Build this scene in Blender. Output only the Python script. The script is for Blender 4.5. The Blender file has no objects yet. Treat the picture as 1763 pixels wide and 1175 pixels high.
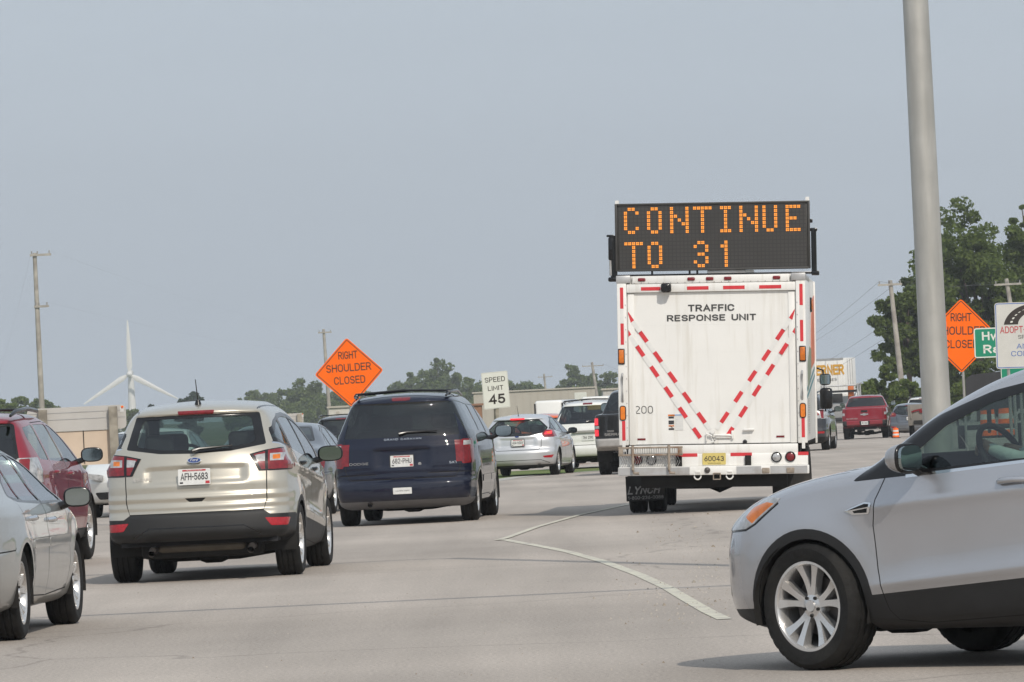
import bpy, bmesh, math, random
import numpy as np
from mathutils import Vector, Matrix, Euler
from mathutils.bvhtree import BVHTree
random.seed(7); np.random.seed(7)
rad = math.radians
sc = bpy.context.scene
COL = sc.collection

# ------------------------------------------------------------------ camera
FPX, EYE, ROLL = 9794.0, 1.5, rad(2.8)
PITCH = math.atan(112.4 / FPX)
fw = Vector((0, math.cos(PITCH), math.sin(PITCH)))
up0 = Vector((0, -math.sin(PITCH), math.cos(PITCH)))
cR = Vector((math.cos(ROLL), 0, 0)) - up0 * math.sin(ROLL)
cU = Vector((math.sin(ROLL), 0, 0)) + up0 * math.cos(ROLL)
cam = bpy.data.cameras.new('camera')
cam.sensor_width = 36; cam.lens = FPX / 1763 * 36
cam.clip_start = 1; cam.clip_end = 20000
co = bpy.data.objects.new('camera', cam); COL.objects.link(co)
co.matrix_world = Matrix(((cR.x, cU.x, -fw.x, 0), (cR.y, cU.y, -fw.y, 0), (cR.z, cU.z, -fw.z, EYE), (0, 0, 0, 1)))
sc.camera = co

# ------------------------------------------------------------------ light
SUNV = Vector((0.36, -1.0, 0.88)).normalized()
w = bpy.data.worlds.new('World'); sc.world = w; w.use_nodes = True
nt = w.node_tree
sky = nt.nodes.new('ShaderNodeTexSky'); sky.sky_type = 'NISHITA'; sky.sun_disc = False
sky.sun_elevation = math.asin(SUNV.z); sky.sun_rotation = math.atan2(SUNV.x, SUNV.y)
sky.air_density = 1.0; sky.dust_density = 4.0; sky.ozone_density = 1.0
mx = nt.nodes.new('ShaderNodeMix'); mx.data_type = 'RGBA'
mx.inputs[0].default_value = 0.86
nt.links.new(sky.outputs[0], mx.inputs[6])
cn = nt.nodes.new('ShaderNodeTexNoise'); cn.inputs['Scale'].default_value = 2.2; cn.inputs['Detail'].default_value = 5
cm = nt.nodes.new('ShaderNodeMapping'); cm.inputs['Scale'].default_value = (1.2, 1.2, 14)
ct = nt.nodes.new('ShaderNodeTexCoord'); nt.links.new(ct.outputs['Generated'], cm.inputs[0]); nt.links.new(cm.outputs[0], cn.inputs['Vector'])
cr_ = nt.nodes.new('ShaderNodeMapRange'); cr_.inputs[1].default_value = 0.3; cr_.inputs[2].default_value = 0.7; cr_.inputs[3].default_value = 0.965; cr_.inputs[4].default_value = 1.03; nt.links.new(cn.outputs[0], cr_.inputs[0])
cs_ = nt.nodes.new('ShaderNodeVectorMath'); cs_.operation = 'SCALE'; cs_.inputs[0].default_value = (5.95, 6.75, 7.65); nt.links.new(cr_.outputs[0], cs_.inputs['Scale'])
nt.links.new(cs_.outputs[0], mx.inputs[7])      # milky summer overcast
bg = nt.nodes['Background']; bg.inputs[1].default_value = 0.1
nt.links.new(mx.outputs[2], bg.inputs[0])
sl = bpy.data.lights.new('sun', 'SUN'); sl.energy = 2.65; sl.angle = rad(0.53); sl.color = (1, 0.93, 0.83)
so = bpy.data.objects.new('sun', sl); COL.objects.link(so)
so.rotation_euler = (-SUNV).to_track_quat('-Z', 'Y').to_euler(); so.location = SUNV * 60
sc.view_settings.view_transform = 'Standard'; sc.view_settings.look = 'None'
sc.view_settings.exposure = 0.0; sc.view_settings.gamma = 1.0
sc.render.engine = 'CYCLES'
sc.cycles.max_bounces = 8; sc.cycles.transparent_max_bounces = 24; sc.cycles.volume_bounces = 0
sc.cycles.caustics_reflective = False; sc.cycles.caustics_refractive = False

# ------------------------------------------------------------------ helpers
def zg(Y):                       # the road sags gently beyond the junction
    return float(np.interp(Y, [0, 100, 135, 150, 175, 250, 420, 700], [0, 0, -0.17, -0.20, -0.25, -0.68, -0.95, -0.95]))
def ray(x, y):
    return fw * FPX + cR * (x - 881.5) + cU * (587.5 - y)
def at(x, y, Y):
    d = ray(x, y); return Vector((0, 0, EYE)) + d * (Y / d.y)
def gnd(x, y):
    z = 0.0
    for _ in range(12):
        d = ray(x, y); p = Vector((0, 0, EYE)) + d * ((z - EYE) / d.z); z = zg(p.y)
    return p
def tag(o, label=None, cat=None, group=None, kind=None):
    if label: o['label'] = label
    if cat: o['category'] = cat
    if group: o['group'] = group
    if kind: o['kind'] = kind
    return o
def empty(name, loc, yaw=0, label=None, cat=None, group=None):
    o = bpy.data.objects.new(name, None); COL.objects.link(o)
    o.location = loc; o.rotation_euler = (0, 0, rad(yaw)); o.empty_display_size = 0.2
    return tag(o, label, cat, group)
def mesh_obj(name, V, F, mats, parent=None, mi=None, smooth=None, normals=None):
    me = bpy.data.meshes.new(name)
    me.from_pydata([tuple(v) for v in V], [], [tuple(f) for f in F])
    if not isinstance(mats, (list, tuple)): mats = [mats]
    for m in mats: me.materials.append(m)
    if mi is not None: me.polygons.foreach_set('material_index', mi)
    if smooth is not None:
        me.shade_smooth()
        if smooth < 179: me.set_sharp_from_angle(angle=rad(smooth))
    if normals is not None:
        me.shade_smooth(); me.normals_split_custom_set_from_vertices(normals)
    me.update()
    o = bpy.data.objects.new(name, me); COL.objects.link(o)
    if parent: o.parent = parent
    return o
class MB:                        # collects shapes into one mesh
    def __init__(s): s.V = []; s.F = []; s.M = []
    def add(s, V, F, m=0, T=None):
        n = len(s.V)
        s.V += [tuple(T @ Vector(v)) for v in V] if T else [tuple(v) for v in V]
        s.F += [tuple(i + n for i in f) for f in F]; s.M += [m] * len(F)
    def box(s, c, d, m=0, r=0.0, T=None, seg=2):
        if r <= 0:
            x, y, z = d[0] / 2, d[1] / 2, d[2] / 2
            V = [(c[0] + a * x, c[1] + b * y, c[2] + e * z) for a in (-1, 1) for b in (-1, 1) for e in (-1, 1)]
            F = [(0, 1, 3, 2), (4, 6, 7, 5), (0, 4, 5, 1), (2, 3, 7, 6), (0, 2, 6, 4), (1, 5, 7, 3)]
            s.add(V, F, m, T); return
        bm = bmesh.new(); bmesh.ops.create_cube(bm, size=1)
        for v in bm.verts: v.co = Vector((v.co.x * d[0], v.co.y * d[1], v.co.z * d[2]))
        bmesh.ops.bevel(bm, geom=list(bm.edges), offset=min(r, min(d) * 0.48), segments=seg, profile=0.5, affect='EDGES')
        for v in bm.verts: v.co += Vector(c)
        bm.verts.index_update()
        s.add([v.co.copy() for v in bm.verts], [[v.index for v in f.verts] for f in bm.faces], m, T); bm.free()
    def tube(s, pts, r, m=0, n=8, cap=True):
        pts = [Vector(p) for p in pts]; R = r if isinstance(r, (list, tuple)) else [r] * len(pts)
        V = []; F = []
        for i, p in enumerate(pts):
            t = (pts[min(i + 1, len(pts) - 1)] - pts[max(i - 1, 0)]).normalized()
            a = t.cross(Vector((0, 0, 1)))
            if a.length < 0.05: a = t.cross(Vector((0, 1, 0)))
            a.normalize(); b = t.cross(a)
            for k in range(n):
                q = 2 * math.pi * k / n; V.append(p + (a * math.cos(q) + b * math.sin(q)) * R[i])
        for i in range(len(pts) - 1):
            for k in range(n):
                F.append((i * n + k, i * n + (k + 1) % n, (i + 1) * n + (k + 1) % n, (i + 1) * n + k))
        if cap: F.append(tuple(range(n))[::-1]); F.append(tuple(range((len(pts) - 1) * n, len(pts) * n)))
        s.add(V, F, m)
    def lathe(s, prof, n=32, m=0, T=None, mats=None):   # prof [(radius, x)], about the x axis
        V = []; k = len(prof)
        for i in range(n):
            a = 2 * math.pi * i / n; c, d = math.cos(a), math.sin(a)
            V += [(x, r * c, r * d) for r, x in prof]
        for j in range(k - 1):
            F = [(i * k + j, i * k + j + 1, ((i + 1) % n) * k + j + 1, ((i + 1) % n) * k + j) for i in range(n)]
            base = len(s.V)
            if j == 0: off = base; s.V += [tuple(T @ Vector(v)) for v in V] if T else V
            s.F += [tuple(q + off for q in f) for f in F]; s.M += [mats[j] if mats else m] * n
    def prism(s, poly, d0, d1, m=0, ax='y', T=None):   # polygon in (x,z) for ax y, (y,z) for ax x, (x,y) for ax z
        P = {'y': lambda u, v, d: (u, d, v), 'x': lambda u, v, d: (d, u, v), 'z': lambda u, v, d: (u, v, d)}[ax]
        n = len(poly)
        V = [P(u, v, d0) for u, v in poly] + [P(u, v, d1) for u, v in poly]
        F = [tuple(range(n)), tuple(range(n, 2 * n))[::-1]] + [(i, i + n, (i + 1) % n + n, (i + 1) % n) for i in range(n)]
        bm = bmesh.new(); vs = [bm.verts.new(v) for v in V]
        for f in F: bm.faces.new([vs[i] for i in f])
        bmesh.ops.recalc_face_normals(bm, faces=list(bm.faces)); bm.verts.index_update()
        s.add([v.co.copy() for v in bm.verts], [[v.index for v in f.verts] for f in bm.faces], m, T); bm.free()
    def build(s, name, mats, parent=None, smooth=35):
        return mesh_obj(name, s.V, s.F, mats, parent, s.M, smooth)
def rp(pts, r, n=4):             # polygon with rounded corners
    out = []; N = len(pts)
    for i in range(N):
        p = Vector(pts[i]); a = Vector(pts[i - 1]) - p; b = Vector(pts[(i + 1) % N]) - p
        rr = r[i] if isinstance(r, (list, tuple)) else r
        if rr <= 0: out.append(tuple(p)); continue
        k = min(rr, a.length * 0.45, b.length * 0.45)
        A = p + a.normalized() * k; B = p + b.normalized() * k
        for j in range(n + 1):
            t = j / n; out.append(tuple(A * (1 - t) ** 2 + p * (2 * t * (1 - t)) + B * t * t))
    return out
def strip(pts, wd):              # thin band along a polyline
    L = []; R = []; P = [Vector(p) for p in pts]
    for i, p in enumerate(P):
        t = (P[min(i + 1, len(P) - 1)] - P[max(i - 1, 0)]).normalized(); nrm = Vector((-t.y, t.x)) * wd / 2
        L.append(tuple(p + nrm)); R.append(tuple(p - nrm))
    return L + R[::-1]
def grow(poly, d):
    P = [Vector(p) for p in poly]; A = sum(P[i - 1].x * P[i].y - P[i].x * P[i - 1].y for i in range(len(P)))
    sgn = 1 if A > 0 else -1; out = []
    for i, p in enumerate(P):
        t1 = (p - P[i - 1]).normalized(); t2 = (P[(i + 1) % len(P)] - p).normalized(); t = (t1 + t2)
        if t.length < 1e-6: t = t1
        t.normalize(); out.append(tuple(p + Vector((t.y, -t.x)) * d * sgn))
    return out
def mir(poly): return [(-u, v) for u, v in poly][::-1]
def arc(cx, cz, r, a0, a1, n): return [(cx + r * math.cos(rad(a0 + (a1 - a0) * i / n)), cz + r * math.sin(rad(a0 + (a1 - a0) * i / n))) for i in range(n + 1)]
def pchip(pts):
    x = np.array([p[0] for p in pts], float); y = np.array([p[1] for p in pts], float)
    h = np.diff(x); d = np.diff(y) / h; m = np.zeros(len(x)); m[0] = d[0]; m[-1] = d[-1]
    for i in range(1, len(x) - 1):
        if d[i - 1] * d[i] > 0:
            w1 = 2 * h[i] + h[i - 1]; w2 = h[i] + 2 * h[i - 1]; m[i] = (w1 + w2) / (w1 / d[i - 1] + w2 / d[i])
    def f(q):
        q = np.clip(q, x[0], x[-1]); i = np.clip(np.searchsorted(x, q) - 1, 0, len(h) - 1); t = (q - x[i]) / h[i]
        return ((2 * t**3 - 3 * t**2 + 1) * y[i] + (t**3 - 2 * t**2 + t) * h[i] * m[i] + (3 * t**2 - 2 * t**3) * y[i + 1] + (t**3 - t**2) * h[i] * m[i + 1])
    return f
def _e(cx, cy, rx, ry, a0, a1, n=10): return [(cx + rx * math.cos(rad(a0 + (a1 - a0) * i / n)), cy + ry * math.sin(rad(a0 + (a1 - a0) * i / n))) for i in range(n + 1)]
def _glyphs():
    G = {}
    R = .32                      # upright sign lettering drawn with one stroke weight; x 0..w, y 0..1
    G['A'] = (.68, [[(0, 0), (.34, 1), (.68, 0)], [(.13, .32), (.55, .32)]]); G['B'] = (.60, [[(.0, 0), (0, 1), (.34, 1)] + _e(.34, .76, .22, .24, 90, -90) + [(0, .52)], [(.34, .52)] + _e(.34, .26, .26, .26, 90, -90) + [(0, 0)]])
    G['C'] = (.62, [_e(.32, .68, .30, .32, 15, 90) + _e(.32, .68, .32, .32, 90, 180) + _e(.32, .32, .32, .32, 180, 270) + _e(.32, .32, .30, .32, 270, 345)])
    G['D'] = (.62, [[(0, 0), (0, 1), (.28, 1)] + _e(.28, .66, .34, .34, 90, 0) + _e(.28, .34, .34, .34, 0, -90) + [(0, 0)]]); G['E'] = (.52, [[(.52, 1), (0, 1), (0, 0), (.52, 0)], [(0, .52), (.45, .52)]]); G['F'] = (.50, [[(.50, 1), (0, 1), (0, 0)], [(0, .50), (.44, .50)]])
    G['G'] = (.64, [_e(.32, .68, .30, .32, 20, 90) + _e(.32, .68, .32, .32, 90, 180) + _e(.32, .32, .32, .32, 180, 360) + [(.64, .46), (.36, .46)]]); G['H'] = (.60, [[(0, 0), (0, 1)], [(.6, 0), (.6, 1)], [(0, .52), (.6, .52)]]); G['I'] = (.02, [[(.01, 0), (.01, 1)]]); G['J'] = (.48, [[(.48, 1)] + _e(.24, .26, .24, .26, 0, -170)])
    G['K'] = (.60, [[(0, 0), (0, 1)], [(.56, 1), (.0, .40)], [(.18, .56), (.60, 0)]]); G['L'] = (.48, [[(0, 1), (0, 0), (.48, 0)]]); G['M'] = (.72, [[(0, 0), (0, 1), (.36, .25), (.72, 1), (.72, 0)]]); G['N'] = (.60, [[(0, 0), (0, 1), (.60, 0), (.60, 1)]])
    O = _e(.32, .68, .32, .32, 0, 180, 14) + _e(.32, .32, .32, .32, 180, 360, 14) + [(.64, .68)]
    G['O'] = (.64, [O]); G['0'] = (.54, [[(x * .54 / .64, y) for x, y in O]]); G['P'] = (.58, [[(0, 0), (0, 1), (.32, 1)] + _e(.32, .73, .26, .27, 90, -90) + [(0, .46)]]); G['Q'] = (.64, [O, [(.38, .25), (.62, -.03)]])
    G['R'] = (.60, [[(0, 0), (0, 1), (.32, 1)] + _e(.32, .74, .26, .26, 90, -90) + [(0, .48)], [(.30, .48), (.60, 0)]]); G['S'] = (.58, [_e(.29, .74, .27, .26, 20, 90) + _e(.29, .75, .28, .25, 90, 250) + _e(.29, .26, .29, .26, 70, -90) + _e(.29, .26, .28, .26, -90, -160)])
    G['T'] = (.60, [[(0, 1), (.60, 1)], [(.30, 1), (.30, 0)]]); G['U'] = (.60, [[(0, 1), (0, .30)] + _e(.30, .30, .30, .30, 180, 360) + [(.60, 1)]]); G['V'] = (.64, [[(0, 1), (.32, 0), (.64, 1)]]); G['W'] = (.90, [[(0, 1), (.22, 0), (.45, .9), (.68, 0), (.90, 1)]]); G['X'] = (.62, [[(0, 0), (.62, 1)], [(0, 1), (.62, 0)]]); G['Y'] = (.62, [[(0, 1), (.31, .48), (.62, 1)], [(.31, .48), (.31, 0)]]); G['Z'] = (.56, [[(0, 1), (.56, 1), (0, 0), (.56, 0)]])
    G['1'] = (.24, [[(0, .78), (.18, 1), (.18, 0)]]); G['2'] = (.54, [_e(.27, .73, .26, .27, 165, -10) + [(.0, .0), (.54, 0)]]); G['3'] = (.54, [_e(.26, .76, .24, .24, 160, -90) + _e(.26, .27, .28, .26, 90, -165)]); G['4'] = (.60, [[(.44, 0), (.44, 1), (0, .28), (.60, .28)]]); G['5'] = (.54, [[(.50, 1), (.08, 1), (.04, .54)] + _e(.26, .32, .28, .31, 125, -155)])
    G['6'] = (.54, [[(.42, 1), (.06, .48)] + _e(.27, .30, .27, .30, 150, -210)]); G['7'] = (.52, [[(0, 1), (.52, 1), (.16, 0)]]); G['8'] = (.54, [_e(.27, .76, .23, .24, 0, 360, 16), _e(.27, .27, .27, .26, 0, 360, 16)]); G['9'] = (.54, [[(.12, 0), (.48, .52)] + _e(.27, .70, .27, .30, -30, 330)]); G['-'] = (.30, [[(.02, .46), (.28, .46)]]); G['.'] = (.04, [[(.0, .0), (.04, .0)]])
    G['o'] = (.50, [_e(.25, .33, .25, .33, 0, 360, 16)]); G['r'] = (.34, [[(0, 0), (0, .66)], _e(.22, .40, .22, .26, 170, 60)]); G['d'] = (.50, [_e(.25, .33, .25, .33, 0, 360, 16), [(.50, 0), (.50, 1)]]); G['w'] = (.74, [[(0, .66), (.18, 0), (.37, .62), (.56, 0), (.74, .66)]]); G['a'] = (.44, [_e(.20, .19, .20, .19, 0, 360, 14), _e(.22, .46, .22, .20, 150, 0) + [(.44, 0)]]); G['y'] = (.5, [[(0, .66), (.26, .0)], [(.5, .66), (.14, -.28)]]); G['i'] = (.02, [[(.01, 0), (.01, .66)], [(.01, .9), (.01, .95)]]); G['n'] = (.46, [[(0, 0), (0, .66)], _e(.23, .40, .23, .26, 180, 0) + [(.46, 0)]]); G[' '] = (.32, []); G['\u00b7'] = (.06, [[(0, .46), (.06, .46)]])
    return G
GLY = _glyphs()
def text(s, size, m, parent, loc, rot=(90, 0, 0), bold=0.0, width=None, name='lettering', depth=0.0006, al='CENTER', T=None, shear=0, gap=0.20):
    wt = 0.115 + bold * 1.9; x = 0.0; S = []
    for ch in s:
        w_, pl = GLY[ch]
        for P in pl: S.append([(u + x, v) for u, v in P])
        x += w_ + gap + wt * 0.5
    x -= gap + wt * 0.5; tot = x + wt
    k = size / (1 + 0.0); kx = (width / tot) if width else k * 0.95
    V = []; F = []; z = depth
    for P in S:
        Q = [Vector((u * kx + shear * v * k, (wt / 2 + v * (1 - wt)) * k)) for u, v in P]
        Q = [q for i, q in enumerate(Q) if i == 0 or (q - Q[i - 1]).length > 1e-5]
        closed = (Q[0] - Q[-1]).length < 0.02 * k and len(Q) > 4; h = wt * k / 2; hx = h * min(1.25, max(0.8, kx / k)); n = len(Q); b0 = len(V)
        for i, q in enumerate(Q):
            d1 = (q - Q[i - 1]).normalized() if (i > 0 or closed and False) else None; d2 = (Q[i + 1] - q).normalized() if i < n - 1 else None
            if closed and i == 0: d1 = (Q[-1] - Q[-2]).normalized()
            if closed and i == n - 1: d2 = (Q[1] - Q[0]).normalized()
            a_, b_ = d1 or d2, d2 or d1; t = (a_ + b_); t = t.normalized() if t.length > 1e-4 else a_
            nn = Vector((-t.y, t.x)); c_ = max(0.45, nn.dot(Vector((-a_.y, a_.x)))); off = nn * (h / c_); off.x *= hx / h
            if not d1 and not closed: q = q - b_ * h * 0.98
            if not d2 and not closed: q = q + a_ * h * 0.98
            V += [(q.x + off.x, q.y + off.y, z), (q.x - off.x, q.y - off.y, z)]
        for i in range(n - 1): F.append((b0 + 2 * i, b0 + 2 * i + 1, b0 + 2 * i + 3, b0 + 2 * i + 2))
        z += 0.00012
    if al == 'CENTER':
        xs = [v[0] for v in V]; c_ = (max(xs) + min(xs)) / 2
    else: c_ = 0
    V = [(v[0] - c_, v[1], v[2]) for v in V]
    o = mesh_obj(name, V, F, m, parent); o.location = loc; o.rotation_euler = [rad(a) for a in rot]
    if T: o.matrix_local = T @ Matrix.LocRotScale(Vector(loc), Euler([rad(a) for a in rot]), None)
    return o

# ------------------------------------------------------------------ materials
def mat(name, col, rough=0.5, metal=0.0, coat=0.0, var=0.08, vscale=6.0, emit=None, estr=1.0, bump=0.0, bscale=60, back=None, ior=1.5, spec=0.5, streak=None, alt=None, altscale=3, altlo=0.45, althi=0.6):
    m = bpy.data.materials.new(name); m.use_nodes = True; n = m.node_tree.nodes; L = m.node_tree.links
    p = n['Principled BSDF']; p.inputs['Roughness'].default_value = rough; p.inputs['Metallic'].default_value = metal
    p.inputs['Coat Weight'].default_value = coat; p.inputs['Coat Roughness'].default_value = 0.03
    p.inputs['Specular IOR Level'].default_value = spec
    tc = n.new('ShaderNodeTexCoord'); nz = n.new('ShaderNodeTexNoise'); nz.inputs['Scale'].default_value = vscale; nz.inputs['Detail'].default_value = 5
    L.new(tc.outputs['Object'], nz.inputs['Vector'])
    rm = n.new('ShaderNodeMapRange'); rm.inputs[1].default_value = 0.25; rm.inputs[2].default_value = 0.75
    rm.inputs[3].default_value = 1 - var; rm.inputs[4].default_value = 1 + var; L.new(nz.outputs[0], rm.inputs[0])
    ml = n.new('ShaderNodeVectorMath'); ml.operation = 'SCALE'; ml.inputs[0].default_value = col[:3]; L.new(rm.outputs[0], ml.inputs['Scale'])
    src = ml.outputs[0]
    if alt:
        n2 = n.new('ShaderNodeTexNoise'); n2.inputs['Scale'].default_value = altscale; n2.inputs['Detail'].default_value = 6; mpv = n.new('ShaderNodeMapping'); mpv.inputs['Scale'].default_value = streak or (1, 1, 1); L.new(tc.outputs['Object'], mpv.inputs[0]); L.new(mpv.outputs[0], n2.inputs['Vector'])
        r2 = n.new('ShaderNodeMapRange'); r2.inputs[1].default_value = altlo; r2.inputs[2].default_value = althi; L.new(n2.outputs[0], r2.inputs[0])
        mm = n.new('ShaderNodeMix'); mm.data_type = 'RGBA'; L.new(r2.outputs[0], mm.inputs[0]); L.new(src, mm.inputs[6]); mm.inputs[7].default_value = (*alt, 1); src = mm.outputs[2]
    L.new(src, p.inputs['Base Color'])
    if bump:
        nb = n.new('ShaderNodeTexNoise'); nb.inputs['Scale'].default_value = bscale; nb.inputs['Detail'].default_value = 4; L.new(tc.outputs['Object'], nb.inputs['Vector'])
        bp = n.new('ShaderNodeBump'); bp.inputs['Strength'].default_value = bump; bp.inputs['Distance'].default_value = 0.02; L.new(nb.outputs[0], bp.inputs['Height']); L.new(bp.outputs[0], p.inputs['Normal'])
    if emit: p.inputs['Emission Color'].default_value = (*emit, 1); p.inputs['Emission Strength'].default_value = estr
    if back:                     # the unpainted, upholstered inside of a body shell
        g = n.new('ShaderNodeNewGeometry'); d = n.new('ShaderNodeBsdfDiffuse'); d.inputs[0].default_value = (*back, 1)
        ms = n.new('ShaderNodeMixShader'); L.new(g.outputs['Backfacing'], ms.inputs[0]); L.new(p.outputs[0], ms.inputs[1]); L.new(d.outputs[0], ms.inputs[2])
        L.new(ms.outputs[0], n['Material Output'].inputs[0])
    return m
def paint(name, col, metal=0.35, rough=0.38, dust=(0.3, 0.27, 0.23), dust_amt=0.35, coat=1.0, spec=0.5):
    m = mat(name, col, rough, metal, coat, var=0.03, vscale=2.0, back=(0.03, 0.03, 0.03), spec=spec)
    n = m.node_tree.nodes; L = m.node_tree.links; p = n['Principled BSDF']
    src = p.inputs['Base Color'].links[0].from_socket
    tc = n.new('ShaderNodeTexCoord'); sp = n.new('ShaderNodeSeparateXYZ'); L.new(tc.outputs['Object'], sp.inputs[0])
    # road film thrown up by the tyres along the sills
    nz = n.new('ShaderNodeTexNoise'); nz.inputs['Scale'].default_value = 4; nz.inputs['Detail'].default_value = 6; L.new(tc.outputs['Object'], nz.inputs['Vector'])
    ad = n.new('ShaderNodeMath'); ad.operation = 'MULTIPLY_ADD'; L.new(nz.outputs[0], ad.inputs[0]); ad.inputs[1].default_value = -0.5; L.new(sp.outputs[2], ad.inputs[2])
    mr = n.new('ShaderNodeMapRange'); mr.inputs[1].default_value = 0.0; mr.inputs[2].default_value = 0.5; mr.inputs[3].default_value = dust_amt; mr.inputs[4].default_value = 0.0; L.new(ad.outputs[0], mr.inputs[0])
    mm = n.new('ShaderNodeMix'); mm.data_type = 'RGBA'; L.new(mr.outputs[0], mm.inputs[0]); L.new(src, mm.inputs[6]); mm.inputs[7].default_value = (*dust, 1)
    L.new(mm.outputs[2], p.inputs['Base Color'])
    cw = n.new('ShaderNodeMath'); cw.operation = 'SUBTRACT'; cw.inputs[0].default_value = coat; L.new(mr.outputs[0], cw.inputs[1]); L.new(cw.outputs[0], p.inputs['Coat Weight'])
    return m
def glass(name, tint, refl=1.0, rough=0.01):
    m = bpy.data.materials.new(name); m.use_nodes = True; n = m.node_tree.nodes; L = m.node_tree.links; n.remove(n['Principled BSDF'])
    t = n.new('ShaderNodeBsdfTransparent'); t.inputs[0].default_value = (*tint, 1)
    g = n.new('ShaderNodeBsdfGlossy'); g.inputs['Roughness'].default_value = rough; g.inputs[0].default_value = (0.95, 0.97, 1, 1)
    ge = n.new('ShaderNodeNewGeometry'); dt = n.new('ShaderNodeVectorMath'); dt.operation = 'DOT_PRODUCT'; L.new(ge.outputs['Normal'], dt.inputs[0]); L.new(ge.outputs['Incoming'], dt.inputs[1])
    ab = n.new('ShaderNodeMath'); ab.operation = 'ABSOLUTE'; L.new(dt.outputs['Value'], ab.inputs[0])
    iv = n.new('ShaderNodeMath'); iv.operation = 'SUBTRACT'; iv.inputs[0].default_value = 1.0; L.new(ab.outputs[0], iv.inputs[1])
    pw = n.new('ShaderNodeMath'); pw.operation = 'POWER'; pw.inputs[1].default_value = 4.5; L.new(iv.outputs[0], pw.inputs[0])
    f = n.new('ShaderNodeMath'); f.operation = 'MULTIPLY_ADD'; f.inputs[1].default_value = 0.93; f.inputs[2].default_value = 0.06; L.new(pw.outputs[0], f.inputs[0])
    nz = n.new('ShaderNodeTexNoise'); nz.inputs['Scale'].default_value = 3; tc = n.new('ShaderNodeTexCoord'); L.new(tc.outputs['Object'], nz.inputs['Vector'])
    k = n.new('ShaderNodeMath'); k.operation = 'MULTIPLY'; k.inputs[1].default_value = refl; L.new(f.outputs[0], k.inputs[0])
    k2 = n.new('ShaderNodeMath'); k2.operation = 'MULTIPLY_ADD'; L.new(nz.outputs[0], k2.inputs[0]); k2.inputs[1].default_value = 0.03; L.new(k.outputs[0], k2.inputs[2])
    ms = n.new('ShaderNodeMixShader'); L.new(k2.outputs[0], ms.inputs[0]); L.new(t.outputs[0], ms.inputs[1]); L.new(g.outputs[0], ms.inputs[2])
    L.new(ms.outputs[0], n['Material Output'].inputs[0]); return m
M = {}
M['silver'] = paint('silver_paint', (0.45, 0.455, 0.48), 0.65, 0.27)
M['greysilver'] = paint('grey_silver_paint', (0.39, 0.395, 0.385), 0.5, 0.36)
M['gold'] = paint('champagne_paint', (0.49, 0.458, 0.39), 0.55, 0.32)
M['navy'] = paint('navy_paint', (0.0035, 0.0065, 0.022), 0.0, 0.5, dust_amt=0.03, spec=0.08)
M['red'] = paint('dark_red_paint', (0.25, 0.008, 0.024), 0.2, 0.4, dust_amt=0.2, spec=0.3)
M['pickred'] = paint('pickup_red_paint', (0.24, 0.007, 0.020), 0.0, 0.4, dust_amt=0.15, spec=0.3)
M['white'] = paint('white_paint', (0.78, 0.78, 0.75), 0.0, 0.4)
M['bright'] = paint('bright_silver_paint', (0.62, 0.63, 0.65), 0.5, 0.36)
M['black'] = paint('black_paint', (0.010, 0.010, 0.012), 0.0, 0.5, dust_amt=0.12, spec=0.2)
M['greyblue'] = paint('grey_blue_paint', (0.10, 0.115, 0.14), 0.4, 0.36)
M['slate'] = paint('slate_paint', (0.022, 0.025, 0.032), 0.1, 0.45, dust_amt=0.1, spec=0.2)
M['plastic'] = mat('black_plastic', (0.012, 0.012, 0.0125), 0.6, var=0.2, bump=0.1, bscale=150)
M['gloss'] = mat('gloss_black_trim', (0.008, 0.008, 0.009), 0.2, var=0.1)
M['seam'] = mat('panel_gap', (0.008, 0.008, 0.008), 0.9)
M['under'] = mat('underbody', (0.012, 0.011, 0.010), 0.9, var=0.4, vscale=12)
M['shield'] = mat('heat_shield', (0.11, 0.095, 0.075), 0.6, 0.3, var=0.3)
M['rubber'] = mat('tyre_rubber', (0.013, 0.0125, 0.012), 0.8, var=0.25, vscale=10, bump=0.25, bscale=40, alt=(0.026, 0.024, 0.021), altscale=5, altlo=0.5, althi=0.8, spec=0.3)
M['alloy'] = mat('alloy_rim', (0.68, 0.67, 0.66), 0.26, 0.75, var=0.08, alt=(0.30, 0.25, 0.20), altscale=4, altlo=0.55, althi=0.95)
M['steel'] = mat('galvanised_steel', (0.42, 0.40, 0.38), 0.5, 0.6, var=0.12, vscale=9)
M['chrome'] = mat('chrome', (0.75, 0.76, 0.78), 0.12, 1.0, var=0.03)
M['disc'] = mat('brake_disc', (0.10, 0.09, 0.085), 0.5, 0.6, var=0.3)
M['dark'] = mat('dark_interior', (0.022, 0.022, 0.024), 0.8, var=0.2)
M['seat'] = mat('seat_cloth', (0.035, 0.035, 0.037), 0.9, var=0.2, bump=0.2)
M['lens_red'] = mat('red_lens', (0.19, 0.004, 0.009), 0.18, coat=0.6, var=0.35, vscale=26)
M['lens_dark'] = mat('dark_red_lens', (0.16, 0.008, 0.014), 0.2, coat=0.6, var=0.3, vscale=26)
M['lens_clear'] = mat('clear_lens', (0.42, 0.42, 0.42), 0.2, 0.3, coat=0.8, var=0.45, vscale=20)
M['lens_amber'] = mat('amber_lens', (0.62, 0.16, 0.01), 0.2, coat=0.6, var=0.3, vscale=20)
M['lens_lit'] = mat('lit_brake_lens', (0.6, 0.02, 0.03), 0.2, coat=0.5, var=0.3, vscale=20, emit=(1, 0.03, 0.05), estr=0.9)
M['reflector'] = mat('red_reflector', (0.36, 0.008, 0.015), 0.25, coat=0.4, var=0.25, vscale=60)
M['plate'] = mat('plate_white', (0.66, 0.66, 0.64), 0.45, var=0.08, vscale=20)
M['plate_y'] = mat('plate_yellow', (0.62, 0.50, 0.16), 0.45, var=0.1, vscale=20)
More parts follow.
